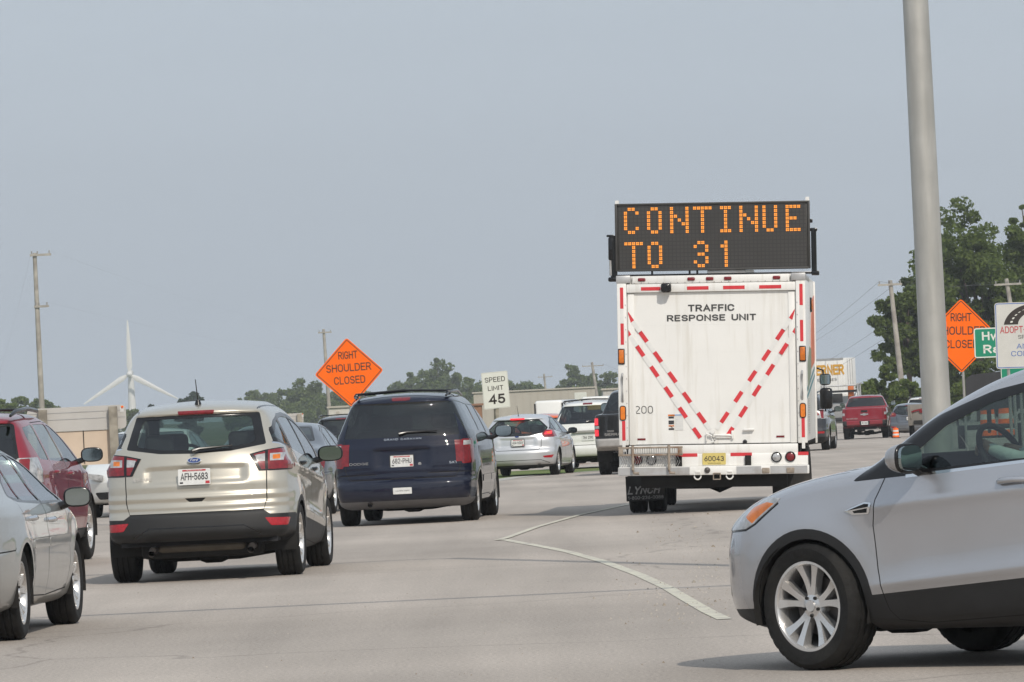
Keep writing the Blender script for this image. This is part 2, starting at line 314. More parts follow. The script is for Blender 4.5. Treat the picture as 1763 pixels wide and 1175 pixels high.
M['ink'] = mat('dark_ink', (0.025, 0.025, 0.03), 0.6)
M['ink_red'] = mat('red_ink', (0.45, 0.03, 0.04), 0.5)
M['badge'] = mat('blue_badge', (0.02, 0.05, 0.20), 0.2, 0.2, coat=1)
M['mirror'] = mat('mirror_glass', (0.34, 0.39, 0.40), 0.03, 1.0, var=0.02)
M['g_clear'] = glass('tinted_car_glass', (0.50, 0.60, 0.56))
M['g_grey'] = glass('grey_car_glass', (0.26, 0.30, 0.30))
M['g_privacy'] = glass('privacy_car_glass', (0.07, 0.08, 0.085))

# ------------------------------------------------------------------ vehicle bodies
def ss(a, b, x): t = np.clip((x - a) / (b - a), 0, 1); return t * t * (3 - 2 * t)
class Body:
    """closed, rounded car shell from a roofline, a side section and end profiles; y forward from the rear axle"""
    def __init__(s, S, res, bmat):
        na, nb, nc = res; N = (na, nb, nc)
        ids = -np.ones((na + 1, nb + 1, nc + 1), int); P = []
        for i in range(na + 1):
            for j in range(nb + 1):
                if i in (0, na) or j in (0, nb): ks = range(nc + 1)
                else: ks = (0, nc)
                for k in ks: ids[i, j, k] = len(P); P.append((i, j, k))
        P = np.array(P, float)
        def ax(u, n, p): t = 2 * u / n - 1; return np.sign(t) * (1 - (1 - np.abs(t)) ** p)
        q = np.stack([ax(P[:, 0], na, S.get('pa', 1.25)), ax(P[:, 1], nb, 1.15), ax(P[:, 2], nc, 1.25)], 1)
        r = np.array(S.get('round', (0.05, 0.14, 0.12)))
        inn = np.clip(q, -(1 - r), 1 - r); d = (q - inn) / r; ln = np.linalg.norm(d, axis=1, keepdims=True)
        q = inn + r * d / np.maximum(ln, 1e-6) * (ln > 1e-6)
        a, b, c = q.T
        yr, yf = S['ends']; t = (a + 1) / 2; y0 = yr + t * (yf - yr)
        zt = pchip(S['top'])(y0) - S.get('crown', 0.035) * c**2; zb = pchip(S['bot'])(y0)
        z = zb + (b + 1) / 2 * (zt - zb)
        kr, kf = S.get('pw', (6, 6)); ac = np.abs(c)
        rear = pchip(S['rear'])(z) + S.get('rk', 0.12) * ac**2.6
        for (x1, z0, z1, dp) in S.get('dents', []):
            X = ac * pchip(S['side'])(z); rear = rear + dp * ss(x1 + 0.03, x1 - 0.03, X) * ss(z0 - 0.015, z0 + 0.02, z) * ss(z1 + 0.012, z1 - 0.012, z)
        y = y0 + rear * (1 - t) ** kr - (pchip(S['front'])(z) + S.get('fk', 0.3) * ac**2.4) * t**kf
        hw = pchip(S['side'])(z) * pchip(S['plan'])(y0)
        for (ya, za, yb, zc, amp, wd) in S.get('crease', []):
            zl = za + (y - ya) / (yb - ya) * (zc - za); lo, hi = min(ya, yb), max(ya, yb)
            hw = hw + amp * np.exp(-np.abs(z - zl) / wd) * ss(lo - 0.25, lo + 0.25, y) * ss(hi + 0.25, hi - 0.25, y)
        for (yc, zc, rr, amp) in S.get('flare', []):
            dd = np.sqrt((y - yc)**2 + (z - zc)**2); hw = hw + amp * np.exp(-((dd - rr) / 0.10)**2) * (z > zc - 0.1)
        x = c * hw
        V = np.stack([x, y, z], 1)
        bm = bmesh.new(); vs = [bm.verts.new(v) for v in V]
        def quad(a, b, c, d):
            try: bm.faces.new((vs[a], vs[b], vs[c], vs[d]))
            except ValueError: pass
        for i in range(na):
            for j in range(nb):
                for k in (0, nc): quad(ids[i, j, k], ids[i + 1, j, k], ids[i + 1, j + 1, k], ids[i, j + 1, k])
            for k in range(nc):
                for j in (0, nb): quad(ids[i, j, k], ids[i + 1, j, k], ids[i + 1, j, k + 1], ids[i, j, k + 1])
        for j in range(nb):
            for k in range(nc):
                for i in (0, na): quad(ids[i, j, k], ids[i, j + 1, k], ids[i, j + 1, k + 1], ids[i, j, k + 1])
        bmesh.ops.recalc_face_normals(bm, faces=list(bm.faces)); bm.normal_update()
        s.bm = bm; s.pl = bm.faces.layers.int.new('p'); s.ml = bm.faces.layers.int.new('m')
        s.mats = [bmat]; s.keys = ['body', 'DEL']; s.off = {}; s.par = {}; s.S = S; s.W = float(np.abs(x).max())
    def mid(s, m):
        if m not in s.mats: s.mats.append(m)
        return s.mats.index(m)
    def cut(s, poly, ax, part=None, m=None, thr=0.15, where=None):
        bm = s.bm
        uv = {'B': lambda c: (c.x, c.z), 'F': lambda c: (c.x, c.z), 'L': lambda c: (c.y, c.z), 'R': lambda c: (c.y, c.z), 'T': lambda c: (c.x, c.y)}[ax]
        dr = {'B': Vector((0, -1, 0)), 'F': Vector((0, 1, 0)), 'L': Vector((-1, 0, 0)), 'R': Vector((1, 0, 0)), 'T': Vector((0, 0, 1))}[ax]
        P = [(float(u), float(v)) for u, v in poly]
        lo = (min(p[0] for p in P) - 0.16, min(p[1] for p in P) - 0.16); hi = (max(p[0] for p in P) + 0.16, max(p[1] for p in P) + 0.16)
        cand = []
        for f in bm.faces:
            if f.normal.dot(dr) < thr: continue
            u, v = uv(f.verts[0].co)
            if u < lo[0] or u > hi[0] or v < lo[1] or v > hi[1]: continue
            if where and not where(f.calc_center_median()): continue
            cand.append(f)
        for i in range(len(P)):
            a, b = P[i - 1], P[i]; du, dv = b[0] - a[0], b[1] - a[1]
            if du * du + dv * dv < 1e-10: continue
            l0, l1 = min(a[0], b[0]) - 1e-4, min(a[1], b[1]) - 1e-4; h0, h1 = max(a[0], b[0]) + 1e-4, max(a[1], b[1]) + 1e-4
            near, rest = [], []
            for f in cand:
                q = [uv(v.co) for v in f.verts]
                if max(p[0] for p in q) < l0 or min(p[0] for p in q) > h0 or max(p[1] for p in q) < l1 or min(p[1] for p in q) > h1: rest.append(f); continue
                sd = [(p[0] - a[0]) * dv - (p[1] - a[1]) * du for p in q]
                (near if min(sd) < 0 < max(sd) else rest).append(f)
            if not near: continue
            base = {'B': (a[0], 0, a[1]), 'F': (a[0], 0, a[1]), 'L': (0, a[0], a[1]), 'R': (0, a[0], a[1]), 'T': (a[0], a[1], 0)}[ax]
            no = {'B': (dv, 0, -du), 'F': (dv, 0, -du), 'L': (0, dv, -du), 'R': (0, dv, -du), 'T': (dv, -du, 0)}[ax]
            g = set(near)
            for f in near: g.update(f.edges); g.update(f.verts)
            res = bmesh.ops.bisect_plane(bm, geom=list(g), dist=1e-5, plane_co=base, plane_no=no)
            cand = rest + [x for x in res['geom'] if isinstance(x, bmesh.types.BMFace)]
        pid = None
        if part:
            if part not in s.keys: s.keys.append(part)
            pid = s.keys.index(part)
        mi = s.mid(m) if m else None
        for f in cand:
            c = f.calc_center_median(); u, v = uv(c); ins = False; j = len(P) - 1
            for i in range(len(P)):
                if (P[i][1] > v) != (P[j][1] > v) and u < (P[j][0] - P[i][0]) * (v - P[i][1]) / (P[j][1] - P[i][1]) + P[i][0]: ins = not ins
                j = i
            if ins:
                if pid is not None: f[s.pl] = pid
                if mi is not None: f[s.ml] = mi
    def side(s, poly, part=None, m=None, thr=0.15, both=True, where=None):
        for a in ('L', 'R'): s.cut(poly, a, (part + '#' + a) if part else None, m, thr, where)
    def back(s, poly, part=None, m=None, thr=0.15, mirror=False, ax='B', where=None):
        s.cut(poly, ax, part + '#r' if part and mirror else part, m, thr, where)
        if mirror: s.cut(mir(poly), ax, part + '#l' if part else None, m, thr, where)
    def arch(s, y, z, r, trim=0, m=None):
        lim = s.W * 0.55
        for a, sg in (('L', -1), ('R', 1)):
            wh = lambda c: c.x * sg > lim
            if trim: s.cut(arc(y, z, r + trim, -30, 210, 34) , a, None, m or M['plastic'], 0.0, wh)
            s.cut(arc(y, z, r, -8, 188, 34) + [(y - r, -0.2), (y + r, -0.2)], a, 'DEL', None, -2, wh)
    def finish(s, root):
        bm = s.bm; bm.normal_update(); out = {}
        for pid, key in enumerate(s.keys):
            if key == 'DEL': continue
            fs = [f for f in bm.faces if f[s.pl] == pid]
            if not fs: continue
            idx = {}; V = []; NN = []; F = []; MI = []; of = s.off.get(key.split('#')[0], 0)
            used = {}
            for f in fs:
                lst = []
                for v in f.verts:
                    if v not in idx: idx[v] = len(V); V.append(v.co + v.normal * of); NN.append(v.normal.copy())
                    lst.append(idx[v])
                F.append(lst); g = f[s.ml]
                if g not in used: used[g] = len(used)
                MI.append(used[g])
            if of > 0:           # raised lens or cover: close its rim back to the body
                bd = [e for f in fs for e in f.edges if sum(1 for h in e.link_faces if h[s.pl] == pid) == 1]
                for e in bd:
                    a, b = e.verts; n = len(V)
                    V += [a.co + a.normal * of, b.co + b.normal * of, b.co - b.normal * 0.004, a.co - a.normal * 0.004]
                    NN += [a.normal.copy(), b.normal.copy(), b.normal.copy(), a.normal.copy()]
                    F.append([n, n + 1, n + 2, n + 3]); MI.append(MI[0])
            mats = [s.mats[g] for g in used]
            o = mesh_obj(key.split('#')[0], V, F, mats, None, MI, None, [tuple(n) for n in NN])
            out[key] = o
        for key, o in out.items(): o.parent = out.get(s.par.get(key), root)
        bm.free(); return out

def wheel(root, x, y, R=0.345, wd=0.235, rr=0.235, style=('pair', 5), steer=0, n=44, z=None, rim=None, tread=False):
    sg = 1 if x > 0 else -1
    t = MB(); h = wd / 2
    pr = [(rr - 0.005, -0.84 * h), (rr + 0.012, -0.93 * h), ((R + rr) / 2, -1.0 * h), (R - 0.028, -0.96 * h), (R - 0.010, -0.84 * h), (R - 0.002, -0.70 * h)]
    for g in (-0.42, 0.0, 0.42): pr += [(R, g * h - 0.008), (R - 0.009, g * h - 0.005), (R - 0.009, g * h + 0.005), (R, g * h + 0.008)]
    pr += [(R - 0.002, 0.70 * h), (R - 0.010, 0.84 * h), (R - 0.028, 0.96 * h), ((R + rr) / 2 + 0.02, 1.0 * h), ((R + rr) / 2, 0.995 * h), (rr + 0.012, 0.93 * h), (rr - 0.005, 0.84 * h)]
    if tread: n = 132
    t.lathe(pr, n)
    if tread:
        k_ = len(pr)
        for i_, (vx, vy, vz) in enumerate(t.V):
            rr_ = math.hypot(vy, vz); sg_ = i_ // k_
            if rr_ > R - 0.016 and abs(vx) > 0.30 * h and (sg_ + (2 if vx > 0 else 0)) % 4 == 0: q_ = (rr_ - 0.004) / rr_; t.V[i_] = (vx, vy * q_, vz * q_)
    o = t.build('wheel', M['rubber'], root, 30); o.location = (x, y, R if z is None else z); o.rotation_euler = (0, 0, (math.pi if sg < 0 else 0) + rad(steer))
    m = MB()
    m.lathe([(rr + 0.004, 0.84 * h), (rr + 0.006, 0.90 * h), (rr - 0.008, 0.90 * h), (rr - 0.016, 0.80 * h), (rr - 0.026, 0.3 * h), (rr - 0.03, -0.8 * h)], n)
    m.lathe([(0.001, -0.25 * h), (rr - 0.028, -0.25 * h)], n, 1)
    m.lathe([(0.001, 0.1 * h), (0.16, 0.1 * h), (0.16, -0.1 * h)], n, 2)
    m.lathe([(0.001, 0.74 * h), (0.030, 0.74 * h), (0.034, 0.66 * h), (0.062, 0.60 * h), (0.075, 0.40 * h), (0.08, 0.1 * h)], 24)
    kind, cnt = style
    legs = []
    for k in range(cnt):
        A = 360 / cnt * k + 90
        if kind == 'pair': legs += [(A - 7, A - 15), (A + 7, A + 15)]
        elif kind == 'y': legs += [(A, A - 9), (A, A + 9)]
        else: legs += [(A, A)]
    wid = {'pair': 0.023, 'y': 0.017, 'one': 0.034, 'fan': 0.022}[kind]
    for a0, a1 in legs:
        V = []; F = []
        for i in range(6):
            u = i / 5; r = 0.05 + (rr - 0.012 - 0.05) * u; a = rad(a0 + (a1 - a0) * u ** 0.8)
            xt = h * (0.60 + 0.22 * u**2); xb = xt - 0.04 - 0.01 * u; ww = wid * (1.15 - 0.35 * math.sin(math.pi * u) + 0.35 * u)
            cy, cz = r * math.cos(a), r * math.sin(a); ty, tz = -math.sin(a), math.cos(a)
            for (q, xx) in ((-1, xb), (-0.72, xt), (0.72, xt), (1, xb)): V.append((xx, cy + ty * ww * q, cz + tz * ww * q))
        for i in range(5):
            for k in range(3): F.append((i * 4 + k, i * 4 + k + 1, i * 4 + 5 + k, i * 4 + 4 + k))
        m.add(V, F)
    for k in range(5):
        a = rad(72 * k + 54); m.lathe([(0.001, 0.70 * h), (0.009, 0.70 * h), (0.010, 0.5 * h)], 8, 1, Matrix.Translation((0, 0.052 * math.cos(a), 0.052 * math.sin(a))))
    rm = m.build('rim', [rim or M['alloy'], M['under'], M['disc']], o, 40)
    return o
def wells(root, y, z, r, W, wd=0.28):
    m = MB()
    for sg in (-1, 1):
        P = arc(y, z, r + 0.004, -15, 195, 20)
        V = [(sg * (W - wd - 0.05), u, v) for u, v in P] + [(sg * (W - 0.012), u, v) for u, v in P]; n = len(P)
        F = [(i, i + 1, i + 1 + n, i + n) for i in range(n - 1)] + [tuple(range(n))]
        m.add(V, F)
    return m
def door_mirror(root, sg, x, y, z, m, sx=0.115, sy=0.085, sz=0.075, drop=0.02, glass=None, yaw=6):
    bm = bmesh.new(); bmesh.ops.create_uvsphere(bm, u_segments=24, v_segments=16, radius=1)
    for v in bm.verts:
        c = v.co; p = [math.copysign(abs(t) ** 0.72, t) for t in c]
        v.co = Vector((p[0] * sx * (1 - 0.18 * max(0, p[1])), (p[1] if p[1] > 0 else 0.16 * p[1]) * sy * (1 if p[1] > 0 else 1), p[2] * sz * (1 - 0.2 * max(0, p[1]))))
    bm.verts.index_update(); H = MB(); H.add([v.co.copy() for v in bm.verts], [[v.index for v in f.verts] for f in bm.faces]); H.M = [1 if f.calc_center_median().y < 0.012 else 0 for f in bm.faces]; bm.free()
    H.tube([(-sg * sx * 0.6, sy * 0.2, -sz * 0.55), (-sg * (sx + 0.07), sy * 0.3, -sz * 0.75 - drop)], [0.03, 0.035], 1)
    o = H.build('mirror', [m, M['gloss']], root, 60); o.location = (x, y, z); o.rotation_euler = (0, 0, rad(yaw * sg))
    G = MB(); P = []
    for i in range(28):
        a = 2 * math.pi * i / 28; P.append((math.copysign(abs(math.cos(a)) ** 0.62, math.cos(a)) * sx * 0.86, math.copysign(abs(math.sin(a)) ** 0.62, math.sin(a)) * sz * 0.84))
    G.prism(P, -0.024 * sy / 0.085, -0.010, 0)
    g = G.build('mirror_glass', glass or M['mirror'], o); return o
def cabin(root, W=0.72, y0=0.0, seats=((-0.37, 1.0), (0.37, 1.0)), rear=((-0.42, -0.05), (0.42, -0.05)), dash=1.95, sill=0.92, hz=1.18, wheel_y=1.62, st_tilt=62, floor=0.35, ylo=-0.7, yhi=2.3):
    m = MB(); m.box((0, (ylo + yhi) / 2, floor + 0.02), (2 * W, yhi - ylo, 0.05)); m.box((0, dash + 0.18, sill - 0.1), (2 * W - 0.12, 0.55, 0.34), 0, 0.1)
    m.box((0, ylo + 0.05, 0.6), (2 * W - 0.1, 0.1, 0.5)); m.box((0.0, dash - 0.1, sill - 0.25), (0.24, 0.9, 0.3), 0, 0.05)
    m.build('interior', M['dark'], root)
    for i, (sx, sy) in enumerate(list(seats) + list(rear)):
        q = MB(); w2 = 0.50 if i < 2 else 0.62
        q.box((sx, sy + 0.22, 0.52), (w2, 0.52, 0.2), 0, 0.07)
        T = Matrix.Translation((sx, sy - 0.05, 0.55)) @ Matrix.Rotation(rad(14), 4, 'X')
        q.box((0, 0, (hz - 0.55) / 2), (w2, 0.15, hz - 0.55), 0, 0.06, T); q.box((0, 0.01, hz - 0.55 + 0.10), (0.27, 0.10, 0.19), 0, 0.045, T)
        q.build('seat', M['seat'], root, 50)
    s = MB(); R = 0.185; pts = [(R * math.cos(2 * math.pi * i / 24), R * math.sin(2 * math.pi * i / 24), 0) for i in range(25)]
    s.tube(pts, 0.017, 0, 8, False); s.box((0, -0.03, -0.02), (0.17, 0.15, 0.06), 0, 0.03)
    for a in (0, 180, 270): s.tube([(0, 0, -0.01), (R * math.cos(rad(a)), R * math.sin(rad(a)), 0)], 0.018)
    o = s.build('steering_wheel', M['dark'], root, 60); o.location = (-0.38, wheel_y, sill + 0.13); o.rotation_euler = (rad(st_tilt), 0, 0)
def underside(root, ylo, yhi, W=0.62, z0=0.24, z1=0.40, axle=(0.0,), pipe=((0.45, -0.9),), muffler=None, wells_=None):
    m = wells_ or MB(); m.box((0, (ylo + yhi) / 2, (z0 + z1) / 2), (2 * W, yhi - ylo, z1 - z0), 0, 0.05)
    for y in axle: m.tube([(-0.7, y, 0.27), (-0.3, y - 0.05, 0.22), (0.3, y - 0.05, 0.22), (0.7, y, 0.27)], 0.045); m.box((0.05, y, 0.25), (0.3, 0.3, 0.2), 0, 0.08)
    m.build('underbody', M['under'], root, 40)
    if pipe:
        e = MB()
        for (px_, py_) in pipe: e.tube([(px_, py_ + 0.5, 0.31), (px_, py_ + 0.1, 0.31), (px_, py_, 0.275)], 0.032, 0, 12, False)
        if muffler: e.box(muffler[0], muffler[1], 1, 0.06)
        e.build('exhaust', [M['disc'], M['shield']], root, 50)
def plate(root, x, y, z, txt, m=None, ink=None, w=0.305, h=0.152, top=None, frame=False, tilt=0, red=True, fy=1):
    T = Matrix.Translation((x, y, z)) @ Matrix.Rotation(rad(tilt), 4, 'X')
    b = MB(); b.prism(rp([(-w / 2, -h / 2), (w / 2, -h / 2), (w / 2, h / 2), (-w / 2, h / 2)], 0.012), -0.004, 0.0)
    if frame: b.prism(rp([(-w / 2 - 0.012, -h / 2 - 0.012), (w / 2 + 0.012, -h / 2 - 0.012), (w / 2 + 0.012, h / 2 + 0.012), (-w / 2 - 0.012, h / 2 + 0.012)], 0.015), 0.001, 0.006, 1)
    if red:                      # coloured strip and stickers around the number
        b.box((0, -0.0052, h * 0.40), (w * 0.72, 0.001, h * 0.10), 2); b.box((w * 0.41, -0.0055, -h * 0.36), (w * 0.13, 0.001, h * 0.17), 2)
        b.box((-w * 0.40, -0.0052, -h * 0.36), (w * 0.10, 0.001, h * 0.10), 1)
    o = b.build('licence_plate', [m or M['plate'], M['ink'], M['ink_red']], root); o.matrix_local = T
    if txt:
        t = text(txt, h * 0.44, ink or M['ink'], o, (0, -0.0055, -h * 0.20), bold=0.012, width=w * 0.84)
    if top: text(top, h * 0.085, M['plate'], o, (0, -0.0068, h * 0.365), width=w * 0.5)
    return o
def on_rear(root, x, z):        # where a badge sits on the bodywork: point and slope of the rear face
    bv = []
    for o in root.children:
        if o.type == 'MESH' and o.name.split('.')[0] in ('body',):
            bv.append(BVHTree.FromPolygons([v.co for v in o.data.vertices], [tuple(p.vertices) for p in o.data.polygons]))
    def hit(a, c):
        ys = [h[0].y for h in (b.ray_cast(Vector((a, -8, c)), Vector((0, 1, 0))) for b in bv) if h[0] is not None]; return min(ys) if ys else -0.8
    y = hit(x, z); dz = (hit(x, z + 0.02) - hit(x, z - 0.02)) / 0.04; dx = (hit(x + 0.05, z) - hit(x - 0.05, z)) / 0.10
    return (x, y - 0.003, z), (90 - math.degrees(math.atan(dz)), 0, math.degrees(math.atan(dx)))
def badge_text(s, size, m, root, x, z, **k):
    l, r = on_rear(root, x, z); return text(s, size, m, root, l, r, **k)
def handle(root, sg, x, y, z, m, L=0.2):
    h = MB(); h.tube([(x, y - L / 2, z), (x + sg * 0.035, y - L / 2 + 0.03, z + 0.003), (x + sg * 0.038, y, z + 0.006), (x + sg * 0.035, y + L / 2 - 0.03, z), (x, y + L / 2, z - 0.004)], [0.018, 0.017, 0.017, 0.018, 0.02], 0, 8)
    return h.build('handle', m, root, 60)

# ------------------------------------------------------------------ vehicles
def zpose(X, Y): return (X, Y, zg(Y))
SUV = dict(ends=(-0.93, 3.60), round=(0.05, 0.16, 0.13), crown=0.045, pw=(7, 5), rk=0.17, fk=0.345,
    top=[(-0.93, 1.58), (-0.75, 1.635), (-0.4, 1.675), (0.1, 1.70), (0.7, 1.70), (1.15, 1.665), (1.55, 1.575), (1.95, 1.41), (2.3, 1.20), (2.48, 1.115), (2.75, 1.085), (3.1, 1.035), (3.35, 0.975), (3.5, 0.91), (3.6, 0.84)],
    bot=[(-0.93, 0.385), (-0.52, 0.37), (-0.40, 0.28), (0, 0.23), (2.6, 0.20), (3.2, 0.19), (3.6, 0.25)],
    side=[(0.19, 0.78), (0.26, 0.845), (0.42, 0.89), (0.6, 0.90), (0.8, 0.905), (0.95, 0.895), (1.05, 0.885), (1.15, 0.86), (1.3, 0.80), (1.46, 0.725), (1.58, 0.66), (1.66, 0.60), (1.72, 0.55)],
    plan=[(-0.93, 0.935), (-0.45, 0.98), (0.0, 1.0), (1.6, 1.0), (2.7, 0.99), (3.2, 0.95), (3.6, 0.88)],
    rear=[(0.30, 0.12), (0.375, 0.05), (0.47, 0.0), (0.60, 0.015), (0.645, 0.035), (0.66, 0.055), (0.72, 0.05), (0.74, 0.075), (0.80, 0.06), (0.825, 0.085), (0.91, 0.085), (0.93, 0.09), (1.10, 0.135), (1.2, 0.18), (1.4, 0.32), (1.56, 0.43), (1.585, 0.40), (1.63, 0.40), (1.70, 0.45)],
    front=[(0.19, 0.16), (0.30, 0.03), (0.42, 0.0), (0.6, 0.0), (0.75, 0.03), (0.85, 0.08), (0.95, 0.16), (1.1, 0.3)],
    flare=[(0, 0.345, 0.40, 0.012), (2.69, 0.345, 0.40, 0.014)])
def suv_windows(b):
    dlo = rp([(2.385, 1.007), (2.137, 1.195), (1.887, 1.343), (1.549, 1.462), (1.2, 1.525), (0.7, 1.555), (0.2, 1.545), (-0.25, 1.48), (-0.58, 1.36), (-0.64, 1.29), (-0.3, 1.235), (0.5, 1.145), (1.3, 1.085), (1.79, 1.048), (2.02, 1.03)], 0.03, 2)
    b.side(dlo, None, M['gloss'], 0.5)
def escape(name, label, X, Y, yaw, pm, new, group=None):
    root = empty(name, zpose(X, Y), yaw, label, 'car', group)
    S = dict(SUV)
    S['crease'] = [(2.30, 0.872, -0.7, 1.09, 0.030, 0.065), (2.2, 0.455, 0.5, 0.60, 0.030, 0.05)]
    S['dents'] = [(0.50, 0.93, 1.075, 0.028)]
    b = Body(S, (92, 64, 48), pm); PL = M['plastic']
    # lower cladding, bumpers
    b.side([(2.32, 0.398), (0.38, 0.545), (0.38, 0.1), (2.32, 0.1)], None, PL, -0.6)
    wh = lambda c: c.y < -0.3
    b.side([(-0.36, 0.60), (-0.62, 0.605), (-1.3, 0.605), (-1.3, 0.1), (-0.36, 0.1)], None, PL, -0.9)
    b.back([(-0.96, 0.585), (-0.70, 0.60), (-0.635, 0.645), (0.635, 0.645), (0.70, 0.60), (0.96, 0.585), (0.96, 0.1), (-0.96, 0.1)], None, PL, -0.9, where=wh)
    b.side([(3.04, 0.34), (3.8, 0.315), (3.8, 0.1), (3.04, 0.1)], None, PL, -0.9)
    b.cut([(-0.9, 0.31), (0.9, 0.31), (0.9, 0.1), (-0.9, 0.1)], 'F', None, PL, -0.9, lambda c: c.y > 3.0)
    # doors, window band
    d1 = [(2.165, 1.02), (2.06, 1.15), (1.85, 1.325), (1.55, 1.448), (1.28, 1.508), (1.02, 1.53), (1.04, 1.1), (1.08, 0.6), (1.13, 0.29), (1.95, 0.245), (2.14, 0.265), (2.185, 0.32), (2.206, 0.415), (2.228, 0.54), (2.244, 0.772), (2.221, 0.911)]
    d2 = [(1.01, 1.53), (0.5, 1.54), (0.0, 1.49), (-0.22, 1.37), (-0.05, 1.2), (0.33, 0.95), (0.43, 0.72), (0.50, 0.5), (0.64, 0.32), (1.12, 0.29), (1.07, 0.6), (1.03, 1.1)]
    b.side(d1, 'door#f', None, 0.02); b.side(d2, 'door#r', None, 0.02)
    suv_windows(b)
    for dd in (d1 + [d1[0]], d2 + [d2[0]]): b.side(strip(dd[5:] if dd[0] == d1[0] else dd[3:], 0.0065), None, M['seam'], 0.02)
    b.side(strip([(2.03, 1.028), (1.79, 1.045), (1.3, 1.082), (0.5, 1.142), (-0.3, 1.232), (-0.62, 1.285)], 0.016), None, M['chrome'], 0.5)
    fg = rp([(2.0, 1.06), (1.965, 1.16), (1.81, 1.285), (1.55, 1.398), (1.3, 1.458), (1.045, 1.492), (1.065, 1.108), (1.337, 1.098), (1.79, 1.068)], 0.015, 2)
    b.side(fg, 'window#f', M['g_clear'], 0.05)
    b.side(rp([(0.985, 1.497), (0.5, 1.515), (0.1, 1.49), (0.02, 1.20), (0.6, 1.145), (1.01, 1.115)], 0.02, 2), 'window#r', M['g_grey'], 0.05)
    b.side(rp([(-0.03, 1.485), (-0.25, 1.43), (-0.52, 1.33), (-0.3, 1.268), (-0.09, 1.225)], 0.02, 2), 'window#q', M['g_grey'], 0.5)
    # windscreen and rear glass
    b.cut(rp([(-0.74, 1.135), (0.74, 1.135), (0.60, 1.575), (-0.60, 1.575)], 0.06), 'F', 'windscreen', M['g_clear'], 0.12, lambda c: 1.3 < c.y < 2.7)
    b.back(rp([(-0.665, 1.262), (-0.34, 1.212), (0, 1.20), (0.34, 1.212), (0.665, 1.262), (0.588, 1.566), (-0.588, 1.566)], 0.02), None, M['gloss'], 0.15)
    b.back(rp([(-0.57, 1.285), (-0.3, 1.245), (0, 1.235), (0.3, 1.245), (0.57, 1.285), (0.515, 1.535), (-0.515, 1.535)], 0.05), 'rear_window', M['g_clear'], 0.15)
    b.off['window'] = b.off['windscreen'] = b.off['rear_window'] = -0.004
    # hatch outline
    b.back(strip([(-0.67, 1.01), (-0.665, 0.75), (-0.635, 0.648), (0.635, 0.648), (0.665, 0.75), (0.67, 1.01)], 0.010), None, M['seam'], 0.15)
    # tail lamps wrap round the corner
    for sg in (1, -1):
        fl = (lambda p: p) if sg > 0 else mir; sd = 'R' if sg > 0 else 'L'; k = 'taillight#%d' % sg
        b.cut(fl([(0.515, 1.172), (0.66, 1.205), (0.80, 1.222), (0.99, 1.215), (0.99, 1.07), (0.90, 1.01), (0.60, 1.012)]), 'B', k, M['gloss'], 0.12)
        b.cut([(-0.86, 1.235), (-0.50, 1.19), (-0.56, 1.10), (-0.66, 1.01), (-0.95, 1.01), (-1.1, 1.2)], sd, k, M['gloss'], 0.12, lambda c: abs(c.x) > 0.70)
        b.cut(fl([(0.55, 1.168), (0.655, 1.19), (0.655, 1.165), (0.56, 1.148)]), 'B', k, M['lens_red'], 0.12)
        b.cut(fl([(0.565, 1.158), (0.655, 1.170), (0.655, 1.098), (0.585, 1.098)]), 'B', k, M['lens_clear'], 0.12)
        b.cut(fl([(0.585, 1.098), (0.655, 1.098), (0.655, 1.024), (0.622, 1.024)]), 'B', k, M['lens_red'], 0.12)
        b.cut(fl([(0.682, 1.20), (0.80, 1.212), (0.99, 1.205), (0.99, 1.07), (0.89, 1.022), (0.682, 1.024)]), 'B', k, M['lens_red'], 0.12)
        b.cut([(-0.86, 1.225), (-0.52, 1.185), (-0.58, 1.10), (-0.67, 1.022), (-0.95, 1.022)], sd, k, M['lens_red'], 0.12, lambda c: abs(c.x) > 0.72)
        b.cut(fl([(0.70, 1.168), (0.83, 1.172), (0.82, 1.10), (0.70, 1.10)]), 'B', k, M['lens_clear'], 0.12)
        b.cut(fl([(0.725, 1.155), (0.79, 1.158), (0.79, 1.115), (0.725, 1.113)]), 'B', k, M['lens_amber'], 0.12)
        b.cut(fl(rp([(0.645, 0.572), (0.86, 0.564), (0.845, 0.492), (0.70, 0.496)], 0.012)), 'B', 'reflector#%d' % sg, M['reflector'], 0.1)
    b.off['taillight'] = 0.006; b.off['reflector'] = 0.003
    b.back(strip([(-0.60, 0.425), (-0.45, 0.512), (0.45, 0.512), (0.60, 0.425)], 0.012), None, M['gloss'], 0.1)
    b.back(rp([(-0.10, 0.785), (0.10, 0.785), (0.06, 0.75), (-0.06, 0.75)], 0.008), None, M['seam'], 0.1)
    b.back(rp([(-0.175, 1.603), (0.175, 1.603), (0.165, 1.573), (-0.165, 1.573)], 0.01), 'brake_light', M['lens_red'], 0.05); b.off['brake_light'] = 0.006
    # front lamps and grille
    for sg in (1, -1):
        fl = (lambda p: p) if sg > 0 else mir; sd = 'R' if sg > 0 else 'L'; k = 'headlight#%d' % sg
        b.cut([(3.75, 0.730), (3.14, 0.770), (3.07, 0.80), (2.91, 0.900), (2.88, 0.932), (3.02, 0.940), (3.25, 0.905), (3.75, 0.85)], sd, k, M['lens_clear'], 0.12, lambda c: abs(c.x) > 0.45)
        b.cut([(3.085, 0.800), (3.05, 0.825), (2.92, 0.905), (2.985, 0.912), (3.11, 0.885), (3.15, 0.835)], sd, k, M['lens_amber'], 0.12, lambda c: abs(c.x) > 0.45)
        b.cut(strip([(3.75, 0.727), (3.14, 0.765), (3.06, 0.798), (2.89, 0.908)], 0.012), sd, None, M['gloss'], 0.12)
    b.off['headlight'] = 0.004
